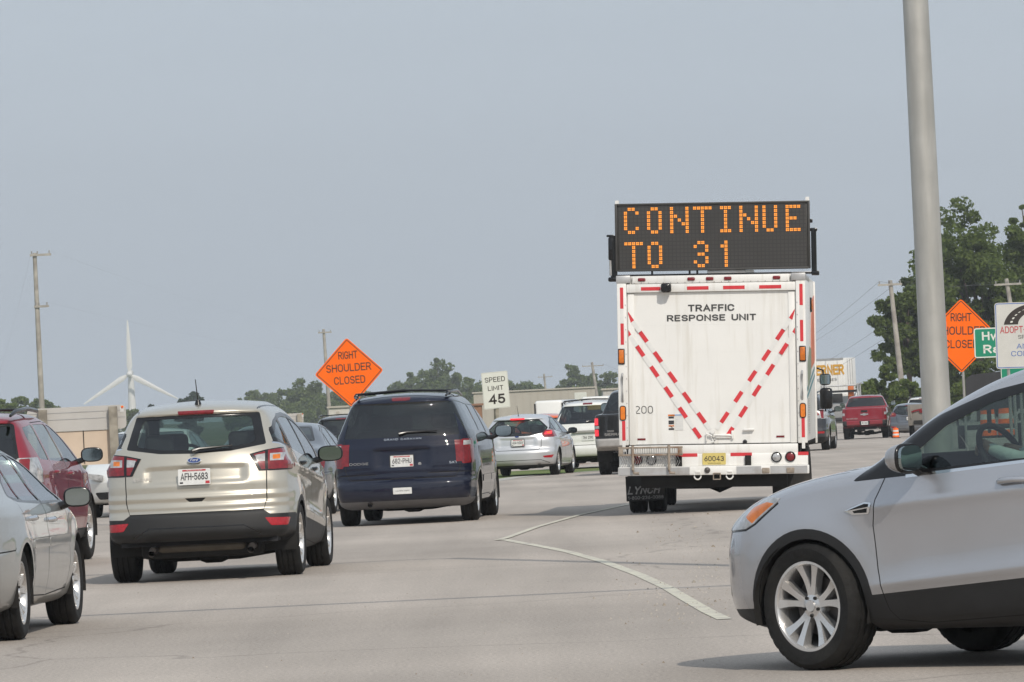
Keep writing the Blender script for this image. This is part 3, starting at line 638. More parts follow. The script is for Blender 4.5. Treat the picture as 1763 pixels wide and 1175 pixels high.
    b.cut(rp([(-0.5, 0.80), (0.5, 0.80), (0.55, 0.70), (-0.55, 0.70)], 0.02), 'F', 'grille', M['chrome'], 0.3)
    b.cut(rp([(-0.6, 0.60), (0.6, 0.60), (0.7, 0.40), (-0.7, 0.40)], 0.03), 'F', 'grille#l', M['gloss'], 0.3)
    # bonnet shut line
    b.cut(strip([(-0.66, 3.42), (-0.74, 3.1), (-0.79, 2.75), (-0.80, 2.45)], 0.008), 'T', None, M['seam'], 0.2)
    b.cut(strip([(0.66, 3.42), (0.74, 3.1), (0.79, 2.75), (0.80, 2.45)], 0.008), 'T', None, M['seam'], 0.2)
    b.cut(strip([(-0.53, -0.75), (-0.60, 0.0), (-0.62, 1.1)], 0.02), 'T', None, M['gloss'], 0.3, lambda c: c.z > 1.6); b.cut(strip([(0.53, -0.75), (0.60, 0.0), (0.62, 1.1)], 0.02), 'T', None, M['gloss'], 0.3, lambda c: c.z > 1.6)
    if not new:                  # chrome-framed vent on the front wing
        v = [(2.43, 0.852), (2.29, 0.897), (2.243, 0.893), (2.262, 0.835), (2.37, 0.832)]
        b.side(rp(v, 0.01, 2), 'wing_vent', M['chrome'], 0.1); b.side(rp([(2.405, 0.855), (2.29, 0.888), (2.258, 0.886), (2.262, 0.872)], 0.004, 2), 'wing_vent', M['seam'], 0.1); b.side(rp([(2.37, 0.852), (2.27, 0.866), (2.274, 0.842), (2.36, 0.84)], 0.004, 2), 'wing_vent', M['seam'], 0.1); b.off['wing_vent'] = 0.005
    for yc in (0.0, 2.69): b.arch(yc, 0.345, 0.365, 0.055)
    parts = b.finish(root)
    for sg, sd in ((-1, 'L'), (1, 'R')):
        hm = M['chrome'] if not new else M['gloss']
        for key, yy, zz in (('door#f#' + sd, 1.32, 0.985), ('door#r#' + sd, 0.30, 1.06)):
            if key in parts: handle(parts[key], sg, sg * 0.895, yy, zz, pm if not new else M['gloss'], 0.23)
    W0 = 0.9
    wm = MB()
    for yc in (0.0, 2.69):
        q = wells(root, yc, 0.345, 0.37, W0); wm.add(q.V, q.F)
    underside(root, -0.55, 3.1, 0.58, 0.22, 0.42, (0.0, 2.69), ((-0.44, -0.86), (0.50, -0.86)), ((0.0, -0.45, 0.325), (0.85, 0.3, 0.10)), wm)
    rimst = ('pair', 5)
    for yc in (0, 2.69):
        for sg in (-1, 1):
            wheel(root, sg * 0.785, yc, 0.347, 0.24, 0.238, rimst, 0 if (yc == 0 or new) else -9, tread=not new)
    for sg in (-1, 1): door_mirror(root, sg, sg * 1.02, 1.93, 1.125, pm if not new else M['gloss'], 0.125 if new else 0.10, 0.12, 0.078 if new else 0.08)
    cabin(root, 0.74, 0, ((-0.37, 0.95), (0.37, 0.95)), ((-0.40, 0.02), (0.40, 0.02)), 1.88, 0.98, 1.22, 1.74)
    # wiper, badge, aerial, roof rails
    r = MB(); r.tube([(-0.02, -0.80, 1.225), (0.05, -0.775, 1.245), (0.36, -0.735, 1.262)], [0.02, 0.014, 0.008]); r.build('wiper', M['gloss'], root)
    bd = MB(); bd.prism([(0.066 * math.cos(i / 14 * math.pi), 0.029 * math.sin(i / 14 * math.pi)) for i in range(28)], 0, 0.008, 0); bd.prism([(0.059 * math.cos(i / 14 * math.pi), 0.024 * math.sin(i / 14 * math.pi)) for i in range(28)], -0.002, 0.006, 1)
    bo = bd.build('badge', [M['chrome'], M['badge']], root); bo.location = (0, -0.815, 1.14); bo.rotation_euler = (rad(-20), 0, 0)
    text('Ford', 0.026, M['plate'], bo, (0, -0.0035, -0.010), bold=0.0, shear=0.3)
    a = MB(); a.lathe([(0.001, 0.06), (0.02, 0.05), (0.035, 0.0)], 12, 0, Matrix.Translation((0, -0.30, 1.66)) @ Matrix.Rotation(rad(-90), 4, 'Y')); a.tube([(0, -0.30, 1.70), (0, -0.42, 1.90)], [0.006, 0.004]); a.build('aerial', M['gloss'], root)
    if new:
        plate(root, 0, -0.872, 0.985, 'AFH-5683', frame=False, top='WISCONSIN', tilt=-8)
        badge_text('ESCAPE', 0.028, M['steel'], root, -0.50, 0.965, bold=0.01, width=0.17)
    else:
        plate(root, 0, -0.872, 0.985, None, tilt=-8, red=False)
        rl = MB()
        for sg in (-1, 1): rl.tube([(sg * 0.60, -0.55, 1.655), (sg * 0.625, -0.3, 1.70), (sg * 0.64, 0.4, 1.725), (sg * 0.635, 1.0, 1.70), (sg * 0.62, 1.25, 1.645)], [0.012, 0.022, 0.022, 0.022, 0.012])
        rl.build('roof_rails', M['gloss'], root)
    return root
gold = escape('suv', 'champagne gold suv with black bumper and plate AFH-5683', -2.99, 54.36, -3.7, M['gold'], True)
near = escape('suv', 'silver suv crossing close on the right with a driver and chrome wing vent', 4.20, 29.67, 52, M['silver'], False)

def symm(p, sg): return p if sg > 0 else mir(p)
def minivan(root, pm, X, det=True):
    """X: dict of look options"""
    S = dict(ends=(-0.98, 3.83), round=(0.05, 0.13, 0.12), crown=0.05, pw=(7, 5), rk=0.15, fk=0.42,
        top=[(-0.98, 1.66), (-0.7, 1.715), (-0.2, 1.745), (0.8, 1.75), (1.4, 1.72), (1.9, 1.60), (2.4, 1.38), (2.9, 1.14), (3.1, 1.08), (3.5, 0.98), (3.75, 0.86), (3.83, 0.78)],
        bot=[(-0.98, 0.30), (-0.6, 0.22), (0, 0.20), (2.8, 0.2), (3.83, 0.25)],
        side=[(0.19, 0.84), (0.28, 0.905), (0.5, 0.945), (0.75, 0.955), (0.95, 0.95), (1.12, 0.93), (1.25, 0.885), (1.4, 0.82), (1.55, 0.75), (1.66, 0.69), (1.76, 0.62)],
        plan=[(-0.98, 0.935), (-0.5, 0.98), (0.0, 1.0), (2.0, 1.0), (2.9, 0.985), (3.4, 0.93), (3.83, 0.85)],
        rear=[(0.22, 0.10), (0.33, 0.02), (0.45, 0.0), (0.54, 0.005), (0.575, 0.03), (0.60, 0.085), (0.66, 0.085), (0.68, 0.095), (0.70, 0.085), (0.72, 0.097), (0.74, 0.09), (0.95, 0.11), (1.04, 0.115), (1.06, 0.13), (1.17, 0.16), (1.4, 0.27), (1.6, 0.37), (1.63, 0.35), (1.68, 0.36), (1.75, 0.44)],
        front=[(0.19, 0.12), (0.35, 0.0), (0.6, 0.0), (0.8, 0.05), (1.0, 0.15)],
        dents=X.get('dents', [(0.36, 0.765, 1.015, 0.03)]), flare=[(0, 0.33, 0.38, 0.014), (2.88, 0.33, 0.38, 0.014)])
    b = Body(S, X.get('res', (72, 56, 44)), pm)
    gl = X.get('glass', M['g_privacy'])
    b.back([(-1, 0.325), (1, 0.325), (1, 0.1), (-1, 0.1)], None, X.get('valance', M['plastic']), -0.9, where=lambda c: c.y < -0.3)
    b.side(rp([(-0.62, 1.23), (0.75, 1.20), (0.75, 1.56), (-0.35, 1.62), (-0.50, 1.60)], 0.06), 'window#q', gl, 0.05)
    b.side(rp([(0.85, 1.19), (1.72, 1.17), (1.62, 1.55), (0.85, 1.565)], 0.05), 'window#m', gl, 0.05)
    b.side(rp([(1.80, 1.16), (2.62, 1.10), (2.25, 1.38), (1.95, 1.50), (1.70, 1.54)], 0.04), 'window#f', M['g_grey'], 0.05)
    b.cut(rp([(-0.76, 1.17), (0.76, 1.17), (0.62, 1.62), (-0.62, 1.62)], 0.06), 'F', 'windscreen', M['g_clear'], 0.12, lambda c: 1.3 < c.y < 3.2)
    b.back(rp([(-0.775, 1.165), (0.775, 1.165), (0.72, 1.38), (0.625, 1.62), (-0.625, 1.62), (-0.72, 1.38)], 0.03), 'rear_window', gl, 0.15)
    b.off['window'] = b.off['windscreen'] = b.off['rear_window'] = -0.004
    if det:
        d1 = [(1.76, 1.58), (1.78, 1.1), (1.76, 0.5), (1.72, 0.32), (2.38, 0.32), (2.50, 0.55), (2.58, 0.8), (2.68, 1.09), (2.25, 1.42)]
        b.side(strip(d1 + [d1[0]], 0.010), None, M['seam'], 0.02); b.side(strip([(1.74, 0.34), (0.45, 0.34), (0.42, 0.55), (0.8, 0.9), (0.8, 1.58)], 0.010), None, M['seam'], 0.02)
        b.side(rp([(0.55, 0.60), (1.72, 0.60), (1.72, 0.515), (0.55, 0.515)], 0.01), 'side_moulding#a', pm, 0.1); b.side(rp([(1.79, 0.60), (2.44, 0.60), (2.42, 0.515), (1.79, 0.515)], 0.01), 'side_moulding#b', pm, 0.1); b.off['side_moulding'] = 0.012
        b.back(strip([(-0.775, 1.14), (-0.765, 0.72), (-0.70, 0.612), (0.70, 0.612), (0.765, 0.72), (0.775, 1.14)], 0.012), None, M['seam'], 0.1)
        b.side(strip([(-0.95, 0.68), (-0.42, 0.66)], 0.010), None, M['seam'], 0.1)
    for sg in (1, -1):
        sd = 'R' if sg > 0 else 'L'; k = 'taillight#%d' % sg; T = X['tail']; wx = lambda c: abs(c.x) > 0.72
        b.cut(symm(rp(T[0], 0.03), sg), 'B', k, M['lens_red'], 0.1); b.cut(rp(T[1], 0.03), sd, k, M['lens_red'], 0.1, wx)
        b.cut(symm(T[2], sg), 'B', k, M['lens_clear'], 0.1); b.cut(T[3], sd, k, M['lens_clear'], 0.1, wx)
        b.cut(symm(T[4], sg), 'B', k, M['lens_dark'], 0.1)
    b.off['taillight'] = 0.006; b.off['brake_light'] = 0.006
    b.back(rp([(-0.125, 1.69), (0.125, 1.69), (0.12, 1.645), (-0.12, 1.645)], 0.015), 'brake_light', M['lens_dark'], 0.02)
    if X.get('bar'): b.back(rp([(-0.385, 1.005), (0.385, 1.005), (0.375, 1.055), (-0.375, 1.055)], 0.02), 'tailgate_trim', pm, 0.1); b.off['tailgate_trim'] = 0.016
    for yc in (0, 2.88): b.arch(yc, 0.33, 0.35, 0)
    b.finish(root)
    wm = MB()
    for yc in (0.0, 2.88): q = wells(root, yc, 0.33, 0.355, 0.95); wm.add(q.V, q.F)
    underside(root, -0.6, 3.3, 0.62, 0.22, 0.4, (0.0, 2.88), ((-0.45, -0.9),), ((0.15, -0.55, 0.33), (0.95, 0.3, 0.12)), wm)
    for yc in (0, 2.88):
        for sg in (-1, 1): wheel(root, sg * 0.81, yc, 0.33, 0.235, 0.205, ('one', 7), 0, rim=X.get('rim'))
    for sg in (-1, 1): door_mirror(root, sg, sg * 1.10, 2.42, 1.17, M['gloss'], 0.125, 0.10, 0.085, 0.03)
    cabin(root, 0.80, 0, ((-0.40, 1.6), (0.40, 1.6)), ((-0.42, 0.7), (0.42, 0.7), (0, -0.25)), 2.45, 1.02, 1.28, 2.2)
    r = MB(); r.tube([(-0.03, -0.845, 1.205), (0.08, -0.81, 1.225), (0.48, -0.80, 1.228)], [0.022, 0.016, 0.009]); r.build('wiper', M['gloss'], root)
    rk = MB()
    for sg in (-1, 1): rk.tube([(sg * 0.60, -0.55, 1.69), (sg * 0.63, -0.38, 1.735), (sg * 0.65, 0.6, 1.755), (sg * 0.63, 1.45, 1.69)], [0.014, 0.02, 0.02, 0.014]); rk.box((sg * 0.62, -0.36, 1.725), (0.06, 0.12, 0.06), 0, 0.02)
    for y in (-0.30, 0.9): rk.tube([(-0.64, y, 1.755), (0, y, 1.785), (0.64, y, 1.755)], 0.016)
    rk.build('roof_rack', M['gloss'], root)
van = empty('minivan', zpose(-1.47, 76.47), -4.6, 'dark navy blue minivan with roof rack and white bumper sticker', 'car')
minivan(van, M['navy'], dict(bar=1, valance=mat('grey_valance', (0.15, 0.15, 0.158), 0.55, var=0.15), tail=[
    [(0.79, 1.105), (0.98, 1.10), (0.98, 0.79), (0.79, 0.775)], [(-1.05, 1.10), (-0.70, 1.09), (-0.68, 0.95), (-0.74, 0.81), (-1.05, 0.79)],
    [(0.815, 1.082), (0.90, 1.080), (0.90, 1.025), (0.815, 1.02)], [(-0.90, 1.078), (-0.80, 1.074), (-0.80, 1.03), (-0.90, 1.028)],
    [(0.805, 1.0), (0.885, 1.0), (0.885, 0.80), (0.805, 0.795)]]))
plate(van, 0.0, -0.872, 0.845, '682-PHU', top='WISCONSIN', frame=True, tilt=-4)
badge_text('DODGE', 0.030, M['steel'], van, -0.58, 0.815, bold=0.015, width=0.27)
badge_text('SXT', 0.030, M['chrome'], van, 0.68, 0.785, bold=0.015, width=0.11)
badge_text('GRAND CARAVAN', 0.026, M['chrome'], van, 0.02, 1.125, bold=0.012, width=0.50)
k = MB(); k.prism(rp([(-0.125, 0.41), (0.125, 0.41), (0.125, 0.495), (-0.125, 0.495)], 0.008), -0.990, -0.983); ks = k.build('bumper_sticker', M['plate'], van)
text('WALWORTH COUNTY', 0.016, M['ink'], ks, (0, -0.9905, 0.445), width=0.19)
k = MB(); k.lathe([(0.001, 0), (0.022, 0), (0.024, 0.008)], 16, 0, Matrix.Translation((0.235, -0.855, 0.80)) @ Matrix.Rotation(rad(90), 4, 'Z')); k.build('lock', M['chrome'], van)

# ---- generic saloon / hatch / crossover bodies for the rest of the queue
def general(root, pm, X):
    g = X.get; wb = X['wb']; R = X.get('R', 0.32); H = X['H']; ends = X['ends']
    S = dict(ends=ends, round=X.get('round', (0.05, 0.15, 0.12)), crown=g('crown', 0.045), pw=g('pw', (6, 5)), rk=g('rk', 0.16), fk=g('fk', 0.4), top=X['top'],
        bot=[(ends[0], g('b0', 0.30)), (ends[0] + 0.35, 0.21), (wb, 0.19), (ends[1], 0.24)], side=X['side'],
        plan=X.get('plan', [(ends[0], 0.93), (ends[0] + 0.5, 0.98), (0.2, 1), (wb - 0.6, 1), (wb + 0.2, 0.975), (ends[1], 0.86)]), rear=X['rear'],
        front=[(0.19, 0.12), (0.35, 0.0), (0.6, 0.0), (0.8, 0.06), (1.0, 0.18)], crease=g('crease', []), flare=[(0, R, R + 0.05, 0.014), (wb, R, R + 0.05, 0.014)], dents=g('dents', []))
    b = Body(S, g('res', (60, 44, 34)), pm)
    for poly, m in g('side_mat', []): b.side(poly, None, m, -0.6)
    for poly, m in g('back_mat', []): b.back(poly, None, m, -0.6, where=lambda c: c.y < -0.25)
    if g('dlo'): b.side(rp(X['dlo'], 0.04, 3), None, g('dlo_m', M['gloss']), 0.03)
    for i, p in enumerate(g('doors', [])):
        b.side(p, 'door#%d' % i, None, 0.02); 
    for i, p in enumerate(g('doors', [])): b.side(strip(p + [p[0]], 0.010), None, M['seam'], 0.02)
    for i, p in enumerate(g('wins', [])): b.side(rp(p, 0.035, 3), 'window#%d' % i, g('glass', M['g_grey']) if i < g('nclear', 99) else M['g_clear'], 0.03)
    ws = X.get('screen')
    if ws: b.cut(rp(ws, 0.06), 'F', 'windscreen', M['g_clear'], 0.12, lambda c: c.y > g('screen_y', 1.0))
    if g('rearglass'):
        b.back(rp(X['rearglass'], 0.04), None, M['gloss'], 0.1, where=g('rg_where')); b.back(grow(rp(X['rearglass'], 0.05), -0.03), 'rear_window', g('rglass', M['g_grey']), 0.1, where=g('rg_where'))
    b.off['window'] = b.off['windscreen'] = b.off['rear_window'] = -0.004
    for p in g('seams', []): b.back(strip(p, 0.012), None, M['seam'], 0.05)
    for p in g('sseams', []): b.side(strip(p, 0.010), None, M['seam'], 0.02)
    for sg in (1, -1):
        sd = 'R' if sg > 0 else 'L'
        for i, (pb, ps, m) in enumerate(g('tail', [])):
            if pb: b.cut(symm(rp(pb, 0.02), sg), 'B', 'taillight#%d' % sg, m, 0.08, lambda c: c.y < ends[0] + 0.75)
            if ps: b.cut(rp(ps, 0.02), sd, 'taillight#%d' % sg, m, 0.08, lambda c: abs(c.x) > X['tx'])
        for p, m in g('refl', []): b.cut(symm(p, sg), 'B', 'reflector#%d' % sg, m, 0.08)
    b.off['taillight'] = 0.006; b.off['reflector'] = 0.004
    for p, m in g('chmsl', []): b.back(p, 'brake_light', m, 0.0)
    b.off['brake_light'] = 0.008
    for nm, p, ax, m, of in g('extra', []): b.cut(p, ax, nm, m, 0.08); b.off[nm.split('#')[0]] = of
    for yc in (0, wb): b.arch(yc, R, R + 0.025, g('trim', 0))
    parts = b.finish(root)
    for (i, y, z) in g('handles', []):
        for sg, sd in ((-1, 'L'), (1, 'R')):
            if 'door#%d#%s' % (i, sd) in parts:
                hw = float(pchip(X['side'])(np.array([z]))[0]); handle(parts['door#%d#%s' % (i, sd)], sg, sg * (hw - 0.003), y, z, g('hm', pm))
    W0 = max(p[1] for p in X['side']); wm = MB()
    for yc in (0.0, wb): q = wells(root, yc, R, R + 0.03, W0); wm.add(q.V, q.F)
    underside(root, ends[0] + 0.35, ends[1] - 0.5, W0 - 0.34, 0.2, 0.38, (0.0, wb), g('pipe', ((0.5, ends[0] + 0.1),)), None, wm)
    for yc in (0, wb):
        for sg in (-1, 1): wheel(root, sg * (W0 - g('wd', 0.215) / 2 - 0.025), yc, R, g('wd', 0.215), g('rr', 0.21), g('style', ('one', 7)), 0, g('wn', 32))
    mx_, my, mz = X['mir']
    for sg in (-1, 1): door_mirror(root, sg, sg * mx_, my, mz, g('mm', pm), *g('ms', (0.11, 0.09, 0.072)))
    if g('cabin'): cabin(root, **X['cabin'])
    return parts
# Left foreground saloon, light silver-green, mostly cropped by the frame
sedan = empty('saloon_car', zpose(-4.49, 40.9), -3.4, 'light silver saloon cut off by the left edge of the photo', 'car')
general(sedan, M['greysilver'], dict(wb=2.81, R=0.335, H=1.42, ends=(-1.12, 3.90), pw=(7, 5), rk=0.22, fk=0.5, crown=0.05, res=(84, 52, 40), trim=0, tx=0.66, wd=0.225, rr=0.222, style=('pair', 5), wn=44,
    top=[(-1.12, 1.02), (-0.9, 1.06), (-0.55, 1.10), (-0.35, 1.15), (0.0, 1.27), (0.35, 1.375), (0.8, 1.425), (1.2, 1.425), (1.6, 1.36), (2.0, 1.22), (2.4, 1.04), (2.7, 0.965), (3.3, 0.86), (3.7, 0.74), (3.9, 0.62)],
    side=[(0.18, 0.82), (0.3, 0.885), (0.5, 0.925), (0.7, 0.932), (0.85, 0.92), (0.95, 0.895), (1.05, 0.82), (1.2, 0.73), (1.32, 0.65), (1.40, 0.58), (1.46, 0.52)],
    rear=[(0.25, 0.10), (0.4, 0.01), (0.62, 0.0), (0.66, 0.04), (0.8, 0.06), (0.98, 0.08), (1.1, 0.14), (1.4, 0.14)],
    crease=[(2.3, 0.70, 0.35, 0.71, 0.010, 0.05), (3.2, 0.86, -0.8, 0.90, 0.012, 0.06)], flare=[],
    dlo=[(2.22, 0.945), (1.9, 1.13), (1.55, 1.275), (1.15, 1.345), (0.75, 1.335), (0.35, 1.265), (0.02, 1.14), (-0.12, 1.03), (0.1, 0.985), (1.0, 0.955)], dlo_m=M['gloss'],
    doors=[[(2.16, 0.94), (2.30, 0.75), (2.33, 0.5), (2.26, 0.30), (1.22, 0.28), (1.20, 0.6), (1.15, 0.95), (1.05, 1.345), (1.15, 1.36), (1.55, 1.29), (1.9, 1.145)],
           [(1.13, 0.95), (1.18, 0.6), (1.20, 0.28), (0.46, 0.30), (0.36, 0.52), (0.20, 0.74), (0.06, 0.92), (0.0, 1.0), (0.30, 1.27), (0.75, 1.35), (1.03, 1.345)]],
    wins=[[(2.14, 0.965), (1.88, 1.115), (1.54, 1.255), (1.16, 1.325), (1.20, 0.975)], [(1.12, 0.978), (1.07, 1.325), (0.75, 1.315), (0.42, 1.25), (0.36, 0.995)], [(0.30, 1.0), (0.36, 1.235), (0.06, 1.125), (-0.05, 1.035)]], nclear=0,
    screen=[(-0.70, 1.0), (0.70, 1.0), (0.58, 1.36), (-0.58, 1.36)], rearglass=[(-0.66, 1.12), (0.66, 1.12), (0.54, 1.36), (-0.54, 1.36)], rg_where=lambda c: c.y > -0.5,
    tail=[([(0.45, 0.90), (0.87, 0.90), (0.84, 0.70), (0.45, 0.70)], None, M['lens_dark'])],
    sseams=[[(-1.2, 0.64), (-0.40, 0.65)], [(-0.38, 0.665), (-0.40, 0.65)]], handles=[(0, 1.36, 0.83), (1, 0.42, 0.86)], hm=M['chrome'],
    mir=(1.05, 1.98, 0.98), ms=(0.105, 0.10, 0.075), cabin=dict(W=0.70, seats=((-0.37, 0.85), (0.37, 0.85)), rear=((-0.38, -0.02), (0.38, -0.02)), dash=1.75, sill=0.88, hz=1.05, wheel_y=1.45, ylo=-0.4, yhi=2.3)))
for y0, y1 in ((0.42, 1.17), (1.22, 2.28)):
    for x0, x1 in ((0.925, 0.945), (-0.945, -0.925)): sm = MB(); sm.prism(rp([(y0, 0.64), (y1, 0.64), (y1, 0.70), (y0, 0.70)], 0.01), x0, x1, 0, 'x'); sm.build('side_moulding', M['greysilver'], sedan)

M['orange'] = paint('orange_paint', (0.75, 0.12, 0.015), 0.0, 0.4)
def dup(root, loc, yaw, label, group=None, swap=None):
    def cp(o, par):
        c = o.copy(); COL.objects.link(c); c.parent = par
        if o.data and swap:
            c.data = o.data.copy()
            for i, m in enumerate(c.data.materials):
                if m == swap[0]: c.data.materials[i] = swap[1]
        for ch in o.children: cp(ch, c)
        return c
    c = cp(root, None); c.location = loc; c.rotation_euler = (0, 0, rad(yaw)); c['label'] = label
    if group: c['group'] = group
    return c
# dark red crossover behind the saloon
redsuv = empty('suv', zpose(-6.02, 61.9), -4.2, 'dark red suv with black door mirror behind the silver saloon', 'car')
XO = dict(wb=2.86, R=0.365, H=1.70, ends=(-0.98, 3.85), pw=(7, 5), rk=0.15, fk=0.4, crown=0.05, res=(72, 48, 36), tx=0.55, wd=0.245, rr=0.24, style=('pair', 5), wn=40,
    top=[(-0.98, 1.61), (-0.75, 1.665), (-0.3, 1.70), (0.3, 1.72), (0.9, 1.71), (1.4, 1.65), (1.9, 1.49), (2.35, 1.25), (2.6, 1.14), (3.1, 1.08), (3.5, 0.99), (3.75, 0.88), (3.85, 0.80)],
    side=[(0.2, 0.83), (0.3, 0.90), (0.5, 0.945), (0.75, 0.955), (0.95, 0.945), (1.1, 0.925), (1.2, 0.89), (1.4, 0.80), (1.55, 0.725), (1.65, 0.66), (1.75, 0.58)],
    rear=[(0.3, 0.10), (0.42, 0.01), (0.6, 0.0), (0.66, 0.05), (0.9, 0.07), (1.15, 0.12), (1.4, 0.25), (1.57, 0.36), (1.60, 0.31), (1.66, 0.34), (1.72, 0.44)],
    crease=[(2.9, 0.98, -0.8, 1.06, 0.016, 0.06), (2.4, 0.5, 0.4, 0.52, 0.012, 0.05)], side_mat=[([(-1.5, 0.40), (4.5, 0.36), (4.5, 0.1), (-1.5, 0.1)], M['plastic'])],
    doors=[[(2.22, 1.10), (2.33, 0.8), (2.36, 0.5), (2.28, 0.36), (1.2, 0.36), (1.2, 0.8), (1.18, 1.12), (1.10, 1.58), (1.35, 1.57), (1.75, 1.42)], [(1.17, 1.12), (1.18, 0.8), (1.19, 0.36), (0.62, 0.38), (0.45, 0.6), (0.30, 0.9), (0.18, 1.14), (0.22, 1.58), (1.08, 1.59)]],
    wins=[[(2.16, 1.125), (1.72, 1.405), (1.35, 1.535), (1.14, 1.555), (1.20, 1.13)], [(1.14, 1.135), (1.08, 1.555), (0.28, 1.56), (0.24, 1.16)], [(0.14, 1.165), (0.18, 1.56), (-0.35, 1.53), (-0.42, 1.42), (-0.30, 1.18)]], nclear=0, glass=M['g_grey'],
    screen=[(-0.74, 1.17), (0.74, 1.17), (0.62, 1.58), (-0.62, 1.58)], rearglass=[(-0.74, 1.14), (0.74, 1.14), (0.64, 1.58), (-0.64, 1.58)], rglass=M['g_privacy'],
    tail=[([(0.70, 1.20), (1.0, 1.20), (1.0, 0.93), (0.76, 0.93)], [(-1.2, 1.20), (-0.60, 1.18), (-0.62, 0.95), (-1.2, 0.93)], M['lens_clear']), ([(0.72, 1.19), (0.83, 1.19), (0.83, 0.94), (0.77, 0.94)], [(-1.2, 1.19), (-0.78, 1.17), (-0.80, 1.03), (-1.2, 1.0)], M['lens_red'])],
    chmsl=[([(-0.15, 1.63), (0.15, 1.63), (0.15, 1.605), (-0.15, 1.605)], M['lens_dark'])], handles=[(0, 1.35, 1.0), (1, 0.40, 1.03)],
    seams=[[(-0.80, 1.15), (-0.80, 0.68), (0.80, 0.68), (0.80, 1.15)]], refl=[([(0.62, 0.56), (0.84, 0.56), (0.84, 0.50), (0.64, 0.50)], M['reflector'])],
    mir=(1.09, 2.12, 1.19), ms=(0.125, 0.10, 0.082), mm=M['gloss'], cabin=dict(W=0.76, seats=((-0.39, 1.1), (0.39, 1.1)), rear=((-0.42, 0.1), (0.42, 0.1)), dash=2.05, sill=1.02, hz=1.25, wheel_y=1.75))
general(redsuv, M['red'], XO)
rl = MB()
for sg in (-1, 1): rl.tube([(sg * 0.63, -0.60, 1.66), (sg * 0.66, -0.45, 1.705), (sg * 0.67, 0.3, 1.735), (sg * 0.66, 1.0, 1.71), (sg * 0.64, 1.2, 1.69)], [0.016, 0.025, 0.025, 0.025, 0.014])
for y in (-0.35, 0.7): rl.tube([(-0.66, y, 1.725), (0, y, 1.745), (0.66, y, 1.725)], 0.015)
rl.build('roof_rails', M['gloss'], redsuv)
plate(redsuv, 0, -0.95, 0.85, None)
